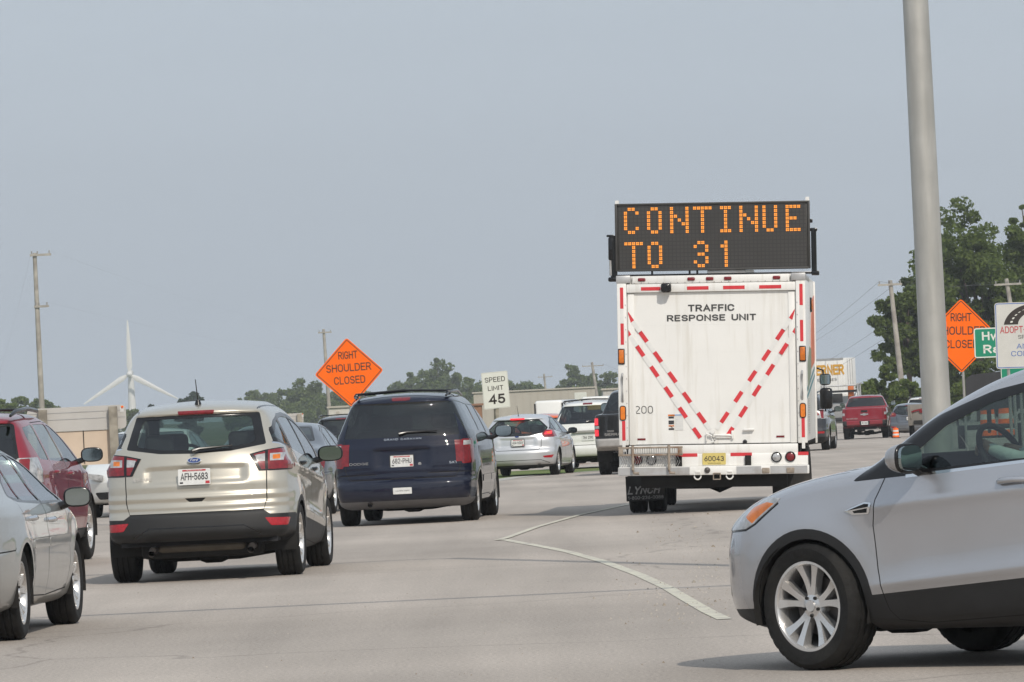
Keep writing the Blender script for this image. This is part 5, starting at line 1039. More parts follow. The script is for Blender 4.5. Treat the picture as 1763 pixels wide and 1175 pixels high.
for sg in (-1, 1):
    m = MB(); m.box((sg * 0.97, RY + 1.28, 0.33), (0.515, 0.012, 0.33), 0); fl = m.build('mudflap', M['flap'], truck)
    if sg < 0:
        text('LYNCH', 0.105, M['flap_ink'], fl, (sg * 0.985, RY + 1.273, 0.255), bold=0.04, width=0.42, shear=0.25); text('1-800-236-0088', 0.045, M['flap_ink'], fl, (sg * 0.97, RY + 1.273, 0.185), bold=0.02, width=0.47)
m = MB(); m.box((0, 4.35, 1.35), (2.05, 1.5, 1.6), 0, 0.18, seg=3); m.box((0, 5.55, 1.0), (1.85, 1.3, 0.95), 0, 0.2, seg=3); tp(m, 'cab', M['white'], 60)
for sg in (-1, 1):
    m = MB(); m.box((sg * 1.34, 4.75, 1.44), (0.18, 0.10, 0.30), 0, 0.04); m.box((sg * 1.33, 4.75, 1.71), (0.16, 0.10, 0.16), 0, 0.035); m.tube([(sg * 1.0, 4.8, 1.95), (sg * 1.30, 4.8, 1.84), (sg * 1.33, 4.78, 1.26), (sg * 1.0, 4.8, 1.3)], 0.014); mo = tp(m, 'mirror', M['gloss'], 50)
    m = MB(); m.box((sg * 1.33, 4.697, 1.71), (0.13, 0.004, 0.13), 0); tp(m, 'mirror_glass', M['mirror'], 35, mo)
for y in (1.2,):
    m = MB(); m.box((1.235, y, 2.72), (0.03, 0.14, 0.14), 0, 0.01); m.box((1.225, y, 2.72), (0.03, 0.2, 0.2), 1, 0.01); tp(m, 'side_lamp', [M['lens_amber'], M['gloss']], 45)
# message board
M['led_face'] = mat('message_board_face', (0.050, 0.047, 0.044), 0.35, var=0.15, vscale=3)
n_ = M['led_face'].node_tree.nodes; l_ = M['led_face'].node_tree.links; p_ = n_['Principled BSDF']; src_ = p_.inputs['Base Color'].links[0].from_socket
tc_ = n_.new('ShaderNodeTexCoord'); sx_ = n_.new('ShaderNodeSeparateXYZ'); l_.new(tc_.outputs['Object'], sx_.inputs[0]); prev = None
for ax_ in (0, 2):
    a_ = n_.new('ShaderNodeMath'); a_.operation = 'MULTIPLY'; a_.inputs[1].default_value = 1 / 0.0504; l_.new(sx_.outputs[ax_], a_.inputs[0]); f_ = n_.new('ShaderNodeMath'); f_.operation = 'FRACT'; l_.new(a_.outputs[0], f_.inputs[0]); g_ = n_.new('ShaderNodeMath'); g_.operation = 'LESS_THAN'; g_.inputs[1].default_value = 0.22; l_.new(f_.outputs[0], g_.inputs[0])
    if prev: h_ = n_.new('ShaderNodeMath'); h_.operation = 'MAXIMUM'; l_.new(prev.outputs[0], h_.inputs[0]); l_.new(g_.outputs[0], h_.inputs[1]); prev = h_
    else: prev = g_
mm_ = n_.new('ShaderNodeMix'); mm_.data_type = 'RGBA'; l_.new(prev.outputs[0], mm_.inputs[0]); l_.new(src_, mm_.inputs[6]); mm_.inputs[7].default_value = (0.034, 0.033, 0.032, 1); l_.new(mm_.outputs[2], p_.inputs['Base Color'])
M['led_frame'] = mat('message_board_frame', (0.055, 0.053, 0.05), 0.5, 0.2, var=0.2)
M['led'] = mat('lit_amber_led', (0.5, 0.2, 0.03), 0.4, emit=(1.0, 0.31, 0.035), estr=0.9, var=0.2, vscale=40)
bx, bz0, bz1 = 0.028, 3.15, 4.035
m = MB(); m.box((bx, -1.72, (bz0 + bz1) / 2), (2.49, 0.16, bz1 - bz0), 0, 0.01)
for x in (-1.23, 1.286): m.box((x, -1.81, (bz0 + bz1) / 2), (0.03, 0.03, bz1 - bz0), 0, 0.006)
for z in (bz0 + 0.012, bz1 - 0.012): m.box((bx, -1.81, z), (2.49, 0.03, 0.025), 0, 0.006)
m.box((-1.215, -1.75, bz1 + 0.02), (0.05, 0.05, 0.05), 2); m.box((1.27, -1.75, bz1 + 0.02), (0.05, 0.05, 0.06), 2)
rect(m, bx - 1.22, bz0 + 0.02, bx + 1.22, bz1 - 0.02, -1.803, 1, 0.008)
m.box((bx, -1.8077, 3.59), (2.44, 0.002, 0.012), 0)
board = tp(m, 'message_board', [M['led_frame'], M['led_face'], M['boxwhite']])
G5 = {'C': ['.##.', '#..#', '#...', '#...', '#...', '#..#', '.##.'], 'O': ['.##.', '#..#', '#..#', '#..#', '#..#', '#..#', '.##.'], 'N': ['#...#', '#...#', '##..#', '#.#.#', '#..##', '#...#', '#...#'], 'T': ['#####'] + ['..#..'] * 6, 'I': ['.###.'] + ['..#..'] * 5 + ['.###.'], 'U': ['#..#'] * 6 + ['.##.'], 'E': ['####', '#...', '#...', '###.', '#...', '#...', '####'], '3': ['.##.', '#..#', '...#', '.##.', '...#', '#..#', '.##.'], '1': ['..#..', '.##..'] + ['..#..'] * 5, ' ': ['....'] * 7}
for line, ztop in (('CONTINUE', 3.962), ('TO 31', 3.512)):
    for ci, ch in enumerate(line):
        if ch == ' ': continue
        m = MB()
        for ri, row in enumerate(G5[ch]):
            for k_, v in enumerate(row):
                if v == '#':
                    cx_, cz_ = -1.105 + ci * 0.3015 + k_ * 0.0503, ztop - ri * 0.0503
                    for dx in (-0.0105, 0.0105):
                        for dz in (-0.0105, 0.0105): m.box((cx_ + dx, -1.811, cz_ + dz), (0.017, 0.006, 0.017), 0)
        tp(m, 'led_character', M['led'], 35, board)
m = MB(); m.box((-1.30, -1.78, 3.45), (0.075, 0.09, 0.30), 0, 0.02); m.box((-1.31, -1.76, 3.62), (0.10, 0.05, 0.03), 0, 0.01); m.tube([(-1.285, -1.78, 3.62), (-1.265, -1.78, 3.05)], 0.045); m.tube([(-1.31, -1.80, 3.30), (-1.31, -1.80, 3.10)], 0.018, 1); m.box((-1.27, -1.78, 3.05), (0.15, 0.10, 0.06), 0, 0.02)
m.tube([(1.345, -1.78, 3.66), (1.345, -1.78, 3.11)], 0.035); m.box((1.345, -1.78, 3.655), (0.10, 0.05, 0.05), 0, 0.02); m.box((1.31, -1.78, 3.77), (0.05, 0.04, 0.05), 0, 0.01)
m.box((0.06, -1.78, 3.095), (2.60, 0.06, 0.030), 0, 0.006); m.box((1.36, -1.78, 3.09), (0.10, 0.10, 0.06), 0, 0.01)
for x in (-0.28, -0.18, -0.77): m.tube([(x, -1.78, 3.16), (x, -1.78, 3.07)], 0.014)
m.box((0.20, -1.74, 3.125), (0.50, 0.10, 0.05), 1, 0.01); m.box((0.50, -1.74, 3.125), (0.12, 0.08, 0.04), 2, 0.01)
tp(m, 'board_mount', [M['gloss'], M['alu'], M['boxwhite']], 40)

# ------------------------------------------------------------------ ground and road
def asphalt():
    m = bpy.data.materials.new('worn_asphalt'); m.use_nodes = True; n = m.node_tree.nodes; L = m.node_tree.links; p = n['Principled BSDF']; p.inputs['Roughness'].default_value = 0.88; p.inputs['Specular IOR Level'].default_value = 0.3
    tc = n.new('ShaderNodeTexCoord')
    def noise(sc_, det=4, vec=None, rough=0.55):
        z = n.new('ShaderNodeTexNoise'); z.inputs['Scale'].default_value = sc_; z.inputs['Detail'].default_value = det; z.inputs['Roughness'].default_value = rough; L.new(vec or tc.outputs['Object'], z.inputs['Vector']); return z.outputs[0]
    def rng(x, a, b, c, d):
        r = n.new('ShaderNodeMapRange'); r.inputs[1].default_value = a; r.inputs[2].default_value = b; r.inputs[3].default_value = c; r.inputs[4].default_value = d; L.new(x, r.inputs[0]); return r.outputs[0]
    def mul(a, b): r = n.new('ShaderNodeMath'); r.operation = 'MULTIPLY'; L.new(a, r.inputs[0]); L.new(b, r.inputs[1]); return r.outputs[0]
    mp = n.new('ShaderNodeMapping'); mp.inputs['Rotation'].default_value = (0, 0, rad(-4)); mp.inputs['Scale'].default_value = (1.1, 0.05, 1); L.new(tc.outputs['Object'], mp.inputs[0])
    v = mul(rng(noise(38, 3), 0.3, 0.7, 0.76, 1.22), rng(noise(0.14, 5), 0.3, 0.7, 0.83, 1.13))
    v = mul(v, rng(noise(1.0, 4, mp.outputs[0]), 0.3, 0.7, 0.86, 1.10)); v = mul(v, rng(noise(120, 2), 0.35, 0.65, 0.80, 1.20))
    vo = n.new('ShaderNodeTexVoronoi'); vo.feature = 'DISTANCE_TO_EDGE'; vo.inputs['Scale'].default_value = 0.11; L.new(tc.outputs['Object'], vo.inputs['Vector'])
    wv = n.new('ShaderNodeVectorMath'); wv.operation = 'SCALE'; wv.inputs['Scale'].default_value = 1.6
    nz = n.new('ShaderNodeTexNoise'); nz.inputs['Scale'].default_value = 0.5; nz.inputs['Detail'].default_value = 6; L.new(tc.outputs['Object'], nz.inputs['Vector']); L.new(nz.outputs[1], wv.inputs[0])
    ad = n.new('ShaderNodeVectorMath'); L.new(tc.outputs['Object'], ad.inputs[0]); L.new(wv.outputs[0], ad.inputs[1]); L.new(ad.outputs[0], vo.inputs['Vector'])
    cr = rng(vo.outputs['Distance'], 0.0, 0.0045, 0.72, 1.0); v = mul(v, cr)
    mx = n.new('ShaderNodeMix'); mx.data_type = 'RGBA'; mx.inputs[6].default_value = (0.44, 0.382, 0.330, 1); mx.inputs[7].default_value = (0.415, 0.370, 0.327, 1); L.new(noise(0.05, 3), mx.inputs[0])
    sc_ = n.new('ShaderNodeVectorMath'); sc_.operation = 'SCALE'; L.new(mx.outputs[2], sc_.inputs[0]); L.new(v, sc_.inputs['Scale']); L.new(sc_.outputs[0], p.inputs['Base Color'])
    bp_ = n.new('ShaderNodeBump'); bp_.inputs['Strength'].default_value = 0.5; bp_.inputs['Distance'].default_value = 0.01; L.new(noise(60, 3), bp_.inputs['Height']); L.new(bp_.outputs[0], p.inputs['Normal'])
    return m
M['asphalt'] = asphalt()
M['grass'] = mat('mown_grass', (0.11, 0.165, 0.04), 0.9, var=0.35, vscale=0.8, alt=(0.16, 0.18, 0.07), altscale=0.15, spec=0.1)
M['field'] = mat('field', (0.10, 0.125, 0.05), 0.95, var=0.3, vscale=0.05, alt=(0.16, 0.15, 0.08), altscale=0.01, spec=0.1)
M['line'] = mat('worn_white_line', (0.60, 0.57, 0.46), 0.8, var=0.15, vscale=14, alt=(0.43, 0.39, 0.35), altscale=7, altlo=0.50, althi=0.62)
M['gutter'] = mat('concrete_gutter', (0.44, 0.42, 0.38), 0.9, var=0.15, vscale=4)
BRK = [100, 135, 150, 175, 250, 420, 700]
def ribbon(name, rows, m, dz, kind='structure', label=None):
    """rows: (Y, xleft, xright) strip that follows the sag of the road"""
    ys = sorted(set([r[0] for r in rows] + [b for b in BRK if rows[0][0] < b < rows[-1][0]])); V = []; F = []
    for y in ys:
        a = np.interp(y, [r[0] for r in rows], [r[1] for r in rows]); b = np.interp(y, [r[0] for r in rows], [r[2] for r in rows]); V += [(a, y, zg(y) + dz), (b, y, zg(y) + dz)]
    for i in range(len(ys) - 1): F.append((2 * i, 2 * i + 1, 2 * i + 3, 2 * i + 2))
    o = mesh_obj(name, V, F, m); o['kind'] = kind; return o
ribbon('ground', [(-400, -9000, 9000), (700, -9000, 9000), (12000, -12000, 12000)], M['field'], -0.006)
ribbon('road', [(-60, -60, 60), (111, -30, 60), (111.5, -12, 10.5), (175, -8, 17), (250, -3, 25), (420, 10, 46), (700, 36, 90)], M['asphalt'], 0.0)
ribbon('grass_verge', [(112, 10.6, 90), (175, 17.1, 120), (250, 25.1, 160), (420, 46.2, 260)], M['grass'], -0.002)
k0, k1, k2 = gnd(861, 829), gnd(940, 817), gnd(1040, 812)
V = []; F = []
P1 = [(-6.0, gnd(861, 829).y - 6), (gnd(861, 829).x, gnd(861, 829).y), (gnd(905, 822).x, gnd(905, 822).y), (gnd(945, 817).x, gnd(945, 817).y), (gnd(1040, 811).x, gnd(1040, 811).y), (4.6, 139)]
def band(name, pts, wd_, m, dz, kind='structure'):
    V = []; F = []
    for i, (x, y) in enumerate(pts):
        a = Vector(pts[max(i - 1, 0)]); b = Vector(pts[min(i + 1, len(pts) - 1)]); t = (b - a).normalized(); nn = Vector((-t.y, t.x)); w0, w1 = wd_
        for q in (w0, w1): p_ = Vector((x, y)) + nn * q; V.append((p_.x, p_.y, zg(p_.y) + dz))
    for i in range(len(pts) - 1): F.append((2 * i + 1, 2 * i, 2 * i + 2, 2 * i + 3))
    o = mesh_obj(name, V, F, m); o['kind'] = kind; return o
P1 = sorted(P1, key=lambda q: q[1])
band('gutter', P1, (0.0, 0.55), M['gutter'], 0.006); band('grass_strip', P1, (0.56, 10.5), M['grass'], 0.006)
LN = [gnd(*q) for q in [(1248, 1067), (1222, 1055), (1190, 1037), (1150, 1013), (1100, 990), (1040, 968), (980, 951), (930, 941), (885, 933), (868, 929.5)]]
band('road_marking', [(p.x, p.y) for p in LN], (-0.052, 0.052), M['line'], 0.004)
LN2 = [gnd(*q) for q in [(858, 931), (874, 926.5), (925, 908), (1000, 887), (1060, 874), (1098, 866)]]
band('road_marking', [(p.x, p.y) for p in LN2], (-0.045, 0.045), M['line'], 0.008)
# loose stones swept onto the apron
V = []; F = []
for i in range(700):
    if i < 450: q = gnd(random.gauss(1190, 65), random.uniform(880, 1075)); sz = random.uniform(0.004, 0.014)
    else: q = gnd(random.uniform(180, 1240), random.uniform(900, 1170)); sz = random.uniform(0.003, 0.009)
    if random.random() < 0.05: sz *= 1.8
    n0 = len(V); ph = random.random() * 6.28
    for k in range(5): a = ph + k * 1.2566; V.append((q.x + sz * random.uniform(0.7, 1.2) * math.cos(a), q.y + sz * random.uniform(0.7, 1.2) * math.sin(a), q.z - 0.002))
    V.append((q.x, q.y, q.z + sz * random.uniform(0.8, 1.3))); F += [(n0 + k, n0 + (k + 1) % 5, n0 + 5) for k in range(5)]
gv = mesh_obj('gravel', V, F, mat('limestone_chips', (0.37, 0.335, 0.29), 0.9, var=0.4, vscale=1.5, alt=(0.24, 0.20, 0.15), altscale=0.9, altlo=0.5, althi=0.6)); gv['kind'] = 'stuff'

# ------------------------------------------------------------------ signs
M['sign_orange'] = mat('fluorescent_orange_sheeting', (1.0, 0.16, 0.010), 0.6, var=0.05, vscale=4, spec=0.12)
M['sign_white'] = mat('sign_white_sheeting', (0.70, 0.70, 0.64), 0.45, var=0.04, vscale=4)
M['sign_green'] = mat('sign_green_sheeting', (0.005, 0.23, 0.13), 0.45, var=0.06)
M['sign_black'] = mat('sign_black_print', (0.03, 0.022, 0.018), 0.5)
M['sign_blue'] = mat('sign_blue_print', (0.04, 0.13, 0.42), 0.5)
M['wood'] = mat('weathered_timber', (0.30, 0.27, 0.22), 0.9, var=0.25, vscale=7, alt=(0.18, 0.16, 0.13), altscale=4)
def sign_root(px_, py_, Y, label, cat='sign', yaw=-3, name='road_sign'):
    p = at(px_, py_, Y); r = empty(name, (p.x, p.y, zg(Y)), yaw, label, cat); return r, p.z - zg(Y)
def face(root, zc, poly, m, roll=0, border=None, bm_=None, bw=0.02, inset=0.03):
    T = Matrix.Translation((0, 0, zc)) @ Matrix.Rotation(rad(-roll), 4, 'Y')
    b = MB(); b.prism(poly, 0.0, 0.004, 0); 
    if border:
        A = grow(poly, -inset); B_ = grow(poly, -inset - bw); n = len(A); V = [(u, -0.001, v) for u, v in A] + [(u, -0.001, v) for u, v in B_]; b.add(V, [(i, (i + 1) % n, (i + 1) % n + n, i + n) for i in range(n)], 1)
    b.box((0, 0.012, 0), (0.10, 0.012, max(v for u, v in poly) * 1.5), 2)
    o = b.build('sign_panel', [m, border or m, M['steel']], root, 30); o.matrix_local = T; return o
def post(root, h, y=0.045, r=0.03, m=None, square=0.0, x=0, z0=0.0):
    b = MB()
    if square: b.box((x, y, (h + z0) / 2), (square, square, h - z0), 0, 0.008)
    else: b.tube([(x, y, z0), (x, y, h)], r)
    return b.build('post', m or M['steel'], root, 40)
def diamond(label, px_, py_, Y, half, roll, yaw, ps):
    r, zc = sign_root(px_, py_, Y, label, yaw=yaw); P = rp([(0, -half), (half, 0), (0, half), (-half, 0)], 0.07, 3)
    f = face(r, zc, P, M['sign_orange'], roll, M['sign_black'], bw=half * 0.022, inset=half * 0.035)
    for t, z, wd_ in (('RIGHT', half * 0.39, half * 0.55), ('SHOULDER', half * 0.03, half * 1.30), ('CLOSED', half * -0.33, half * 0.90)): text(t, half * 0.22, M['sign_black'], f, (0, -0.0012, z), bold=0.012, width=wd_)
    b = MB()
    for z in (half * 0.72, -half * 0.72, 0.02): b.lathe([(0.001, 0.004), (0.018, 0.003), (0.02, 0)], 10, 0, Matrix.Translation((0, -0.001, z)) @ Matrix.Rotation(rad(-90), 4, 'Z'))
    b.build('bolt', M['sign_orange'], f, 40); ps(r, zc); return r
diamond('orange diamond sign behind the navy minivan reading RIGHT SHOULDER CLOSED', 601, 641.5, 138, 0.845, 1.6, 9, lambda r, z: post(r, z + 0.3))
diamond('orange diamond sign right of the grey pole reading RIGHT SHOULDER CLOSED', 1655, 578.5, 132, 0.865, -2.2, -4, lambda r, z: post(r, z + 0.3))
r, zc = sign_root(853.5, 672, 142, 'white SPEED LIMIT 45 sign on a wooden post', yaw=30)
f = face(r, zc, rp([(-0.38, -0.457), (0.38, -0.457), (0.38, 0.457), (-0.38, 0.457)], 0.035), M['sign_white'], 2.6, mat('sign_edge', (0.45, 0.45, 0.42), 0.5), bw=0.008, inset=0.012)
for t, z, h_, wd_, bo in (('SPEED', 0.205, 0.125, 0.58, 0.015), ('LIMIT', -0.005, 0.115, 0.45, 0.015), ('45', -0.345, 0.245, 0.47, 0.04)): text(t, h_, M['sign_black'], f, (0, -0.0012, z), bold=bo, width=wd_)
post(r, zc + 0.3, 0.07, square=0.10, m=M['wood'], x=0.03)
r, zc = sign_root(1776, 577, 104, 'white adopt a highway sign with blue border at the right edge', yaw=-3)
f = face(r, zc, rp([(-0.66, -0.605), (0.66, -0.605), (0.66, 0.605), (-0.66, 0.605)], 0.06), mat('sign_grey_white', (0.58, 0.57, 0.53), 0.5, var=0.05), -1.0, M['sign_blue'], bw=0.014, inset=0.014)
b = MB(); V = []; F = []
for i in range(15):              # road emblem: a black road that curves over a hill with its dashes
    t = i / 14; a = rad(180 - 90 * t); cx_, cz_ = 0.05 + 0.42 * math.cos(a) * (1 - 0.15 * t), 0.20 + 0.30 * math.sin(a); hw_ = 0.13 * (1 - 0.55 * t); nx_, nz_ = math.cos(a), math.sin(a)
    if i == 0: nx_, nz_ = -1, 0
    V += [(cx_ + nx_ * hw_, -0.0015, cz_ + nz_ * hw_), (cx_ - nx_ * hw_, -0.0015, cz_ - nz_ * hw_)]
b.add(V, [(2 * i, 2 * i + 1, 2 * i + 3, 2 * i + 2) for i in range(14)], 0)
for i in (1, 3, 5, 7, 9): 
    q0, q1 = V[2 * i], V[2 * i + 1]; c0 = [(u + v) / 2 for u, v in zip(q0, q1)]; q2, q3 = V[2 * i + 2], V[2 * i + 3]; c1 = [(u + v) / 2 for u, v in zip(q2, q3)]; w_ = 0.022 * (1 - i / 16)
    b.add([(c0[0] - w_, -0.0022, c0[2]), (c0[0] + w_, -0.0022, c0[2]), (c1[0] + w_, -0.0022, c1[2]), (c1[0] - w_, -0.0022, c1[2])], [(0, 1, 2, 3)], 1)
for i, m_ in enumerate((2, 3, 4, 5)): P = arc(0.17, 0.30, 0.30 - i * 0.035, 115, 35, 8); Q = arc(0.17, 0.30, 0.27 - i * 0.035, 115, 35, 8); n = len(P); b.add([(u, -0.0012 - 0.0001 * i, v) for u, v in P + Q], [(j, j + 1, j + 1 + n, j + n) for j in range(n - 1)], m_)
b.build('emblem', [M['sign_black'], M['sign_white'], mat('band_red', (0.55, 0.04, 0.03), 0.5), mat('band_orange', (0.75, 0.25, 0.02), 0.5), mat('band_yellow', (0.75, 0.55, 0.04), 0.5), mat('band_green', (0.05, 0.35, 0.12), 0.5)], f, 40)
rd = mat('sign_red_print', (0.48, 0.05, 0.06), 0.5)
for t, x, z, h_, m_, wd_ in (('ADOPT\u00b7A\u00b7HIGHWAY', 0, 0.045, 0.125, rd, 1.14), ('SPONSOR', 0, -0.065, 0.07, M['ink'], 0.49), ('AND', -0.13, -0.245, 0.095, M['sign_blue'], 0.30), ('COMPANY', 0, -0.38, 0.095, M['sign_blue'], 0.76)): text(t, h_, m_, f, (x, -0.002, z), bold=0.015 if m_ == rd else 0.0, width=wd_)
for x in (-0.45, 0.45): post(r, zc + 0.4, 0.05, x=x)
r, zc = sign_root(1762, 588, 113, 'green highway name sign starting Hw above Ra beside the orange diamond', yaw=-3)
f = face(r, zc, rp([(-0.98, -0.30), (0.98, -0.30), (0.98, 0.30), (-0.98, 0.30)], 0.06), M['sign_green'], -0.5, M['sign_white'], bw=0.022, inset=0.004)
text('Hwy', 0.17, M['sign_white'], f, (-0.80, -0.0012, 0.05), bold=0.035, al='LEFT', width=0.50); text('Ra', 0.17, M['sign_white'], f, (-0.78, -0.0012, -0.21), bold=0.035, al='LEFT', width=0.32)
for x in (-0.1, 0.7): post(r, zc + 0.2, 0.05, x=x)
r, zc = sign_root(1745, 645, 108, 'small green sign panel below the white adopt a highway sign', yaw=-3)
f = face(r, zc, rp([(-0.24, -0.16), (0.24, -0.16), (0.24, 0.16), (-0.24, 0.16)], 0.03), M['sign_green'], 0, M['sign_white'], bw=0.012, inset=0.004); post(r, zc + 0.1, 0.05)
# dark panel low behind the signs (a folded message trailer)
r, zc = sign_root(1694, 668, 150, 'dark grey panel on a trailer frame low behind the right signs', 'message trailer', -5, 'message_trailer')
b = MB(); b.prism([(-0.48, -0.62), (0.75, -0.55), (0.75, 0.36), (0.62, 0.42), (-0.30, 0.36), (-0.48, 0.26)], -0.08, 0.08); o_ = b.build('panel', mat('dark_grey_panel', (0.030, 0.030, 0.034), 0.6, var=0.2), r, 30); o_.location = (0, 0, zc)
b = MB(); b.box((0.1, 0, 0.55), (1.3, 1.6, 0.12), 0, 0.02); b.tube([(0.1, 0.1, 0.5), (0.1, 0.1, zc)], 0.06); b.tube([(0.1, -0.6, 0.5), (0.1, -2.4, 0.45)], 0.05); b.build('trailer_frame', M['plastic'], r, 40)
for sg in (-1, 1): wheel(r, sg * 0.75 + 0.1, 0.1, 0.31, 0.2, 0.19, ('one', 5), 0, 20)
# backs of two big signs on the left
def sign_back(label, x0, y0, x1, y1, Y, lower, posts, yaw, st):
    a, c = at(x0, y0, Y), at(x1, y1, Y); r = empty('road_sign', ((a.x + c.x) / 2, Y, zg(Y)), yaw, label, 'sign'); W_ = (c.x - a.x); H_ = a.z - c.z; zt = a.z - zg(Y)
    b = MB(); b.prism(rp([(-W_ / 2, zt - H_), (W_ / 2, zt - H_), (W_ / 2, zt), (-W_ / 2, zt)], 0.08), 0.0, 0.012, 0)
    for q in (0.22, 0.5): b.box((0, -0.004, zt - H_ * q), (W_ * 0.98, 0.006, 0.006), 1)
    b.build('sign_panel', [mat('bare_aluminium', (0.50, 0.48, 0.45), 0.55, 0.2, var=0.06, vscale=3), M['alu']], r, 30)
    if lower: b = MB(); b.box((-W_ * 0.06, 0.03, zt - H_ - lower / 2 - 0.003), (W_ * 0.88, 0.015, lower)); b.box((W_ * 0.06, 0.018, zt - H_ * 0.6 - lower / 2), (0.012, 0.012, lower + H_ * 0.7), 1); b.build('lower_panel', [mat('tan_plywood', (0.60, 0.48, 0.37), 0.8, var=0.08, vscale=3), M['under']], r, 30)
    for q in posts: post(r, zt - 0.02, -0.06, square=0.13, m=M['wood'], x=q * W_)
    b = MB(); b.box((W_ * 0.46, -0.004, zt - H_ * 0.2), (0.06, 0.004, 0.07), 1); b.box((W_ * 0.465, -0.004, zt - H_ * 0.11), (0.035, 0.004, 0.04), 0); b.build('sticker', [M['sign_orange'], M['plate']], r)
    return r
sign_back('large grey sign back with tan lower board and timber posts far left', 46, 705, 218, 738, 86, 0.52, (0.37, -0.34), 2, True)
sign_back('small grey sign back with red sticker behind the champagne suv', 488, 713, 523, 733, 160, 0, (0.3,), 2, True)
# ------------------------------------------------------------------ poles and wires
pa, pb = at(1576, 0, 46), at(1612, 700, 46); lean = (pb.x - pa.x) / (pa.z - pb.z); p = Vector((pb.x + lean * pb.z, 46, 0))
r = empty('street_pole', (p.x, p.y, 0), 0, 'thick tapered grey metal pole rising out of the top of the photo', 'pole')
b = MB(); b.tube([(-lean * z, 0, z) for z in (0.02, 1.5, 3, 4.5, 6, 8, 10)], [0.121, 0.116, 0.110, 0.104, 0.098, 0.090, 0.082], 0, 48); b.build('shaft', mat('brushed_aluminium_pole', (0.46, 0.45, 0.42), 0.42, 0.4, var=0.12, vscale=3.5, bump=0.02, bscale=200, alt=(0.36, 0.35, 0.325), altscale=9, altlo=0.45, althi=0.75, streak=(1, 1, 0.15)), r, 60)
b = MB(); b.box((0, 0, 0.02), (0.36, 0.36, 0.04), 0, 0.01)
for sx in (-1, 1):
    for sy in (-1, 1): b.tube([(sx * 0.14, sy * 0.14, 0.04), (sx * 0.14, sy * 0.14, 0.10)], 0.018)
b.build('base_plate', M['steel'], r, 40)
b = MB(); b.tube([(-0.04, 0, 9.9), (-0.3, -0.1, 10.3), (-1.5, -0.4, 10.5), (-2.6, -0.7, 10.5)], 0.045, 0, 12); b.build('arm', M['alu'], r, 60)
b = MB(); b.box((-2.9, -0.78, 10.49), (0.7, 0.3, 0.16), 0, 0.06, seg=3); b.build('lamp_head', M['alu'], r, 50)
M['pole_wood'] = mat('utility_pole_timber', (0.42, 0.39, 0.345), 0.9, var=0.2, vscale=3, alt=(0.30, 0.27, 0.24), altscale=1.2)
def upole(label, x0, y0, x1, y1, Y, arms, r0=0.15, yaw=0, group=None):
    a, c = at(x0, y0, Y), at(x1, y1, Y); d = (a - c) / (a.z - c.z); base = c + d * (zg(Y) - c.z); H_ = a.z - zg(Y)
    r = empty('utility_pole', base, 0, label, 'utility pole', group); b = MB(); b.tube([(d.x * z, 0, z) for z in (0, H_ * 0.5, H_)], [r0 * 1.15, r0, r0 * 0.75], 0, 12); b.build('shaft', M['pole_wood'], r, 60); ends = []
    for (dz, l, rr_, tilt) in arms:
        z = H_ - dz; b = MB(); b.box((d.x * z + (l + rr_) / 2, -0.15, z), (rr_ - l, 0.10, 0.12), 0)
        for q in (l + 0.1, rr_ - 0.1, (l + rr_) * 0.25): b.tube([(d.x * z + q, -0.15, z + 0.06), (d.x * z + q, -0.15, z + 0.22)], 0.035, 1)
        o_ = b.build('crossarm', [M['pole_wood'], M['steel']], r, 40); o_.rotation_euler = (0, 0, rad(yaw)); ends.append((Vector(base) + Vector((d.x * z + l + 0.1, -0.15, z + 0.22)), Vector(base) + Vector((d.x * z + rr_ - 0.1, -0.15, z + 0.22))))
    return r, ends
_, eL = upole('tall timber utility pole with one sided arms left of the wind turbine', 59.5, 436, 72, 700, 307, [(0.12, -0.25, 0.9, 0), (2.9, -0.15, 0.65, 0)], 0.145)
_, eM = upole('timber utility pole behind the left orange diamond sign', 557, 567, 566.5, 700, 500, [(0.3, -0.5, 0.7, 0)], 0.16)
_, e3 = upole('faint distant utility pole with short crossarm above the pale long building', 936.5, 644, 941, 690, 900, [(0.5, -1.0, 1.3, 0)], 0.2)
_, e4 = upole('distant utility pole with wide crossarm left of the white work truck', 1019, 624, 1027, 678, 760, [(0.5, -1.4, 1.5, 0)], 0.22)
_, e5 = upole('leaning timber utility pole in front of the big dark tree', 1532.5, 483, 1553, 668, 330, [(0.25, -0.75, 0.65, 0)], 0.16)
_, e6 = upole('timber utility pole top rising behind the white adopt a highway sign', 1732.5, 480, 1742, 540, 345, [(0.35, -0.80, 0.85, 0)], 0.16)
def wire(label, a, c, sag, rr_=0.008, group='overhead wires'):
    P = []; a = Vector(a); c = Vector(c)
    for i in range(17): t = i / 16; q = a.lerp(c, t); q.z -= sag * 4 * t * (1 - t); P.append(q)
    b = MB(); b.tube(P, rr_, 0, 5, False); o_ = b.build('overhead_wire', M['wire'], None, 60); tag(o_, label, 'wire', group); return o_
M['wire'] = mat('weathered_cable', (0.09, 0.09, 0.09), 0.7)
far = at(1255, 640, 900)
for i, (A_, dz) in enumerate(((e5[0][0], 0), (e5[0][1], 0.3), (e5[0][0] - Vector((0, 0, 2.6)), -2.0), (e5[0][0] - Vector((0, 0, 3.4)), -2.8))): wire('thin overhead wire running from the leaning pole toward the white truck', A_, far + Vector((0.8 * i, 0, dz)), 1.6)
for i, dz in enumerate((0, 0.0, 2.6, 3.4)): wire('thin overhead wire crossing the big dark tree between two poles', e5[0][i % 2] - Vector((0, 0, dz)), e6[0][i % 2] - Vector((0, 0, dz)), 0.35)
for i, dz in enumerate((0, 2.6)): wire('thin overhead wire leaving the photo on the right above the signs', e6[0][i % 2] - Vector((0, 0, dz)), at(2100, 470 + 40 * i, 360), 0.4)
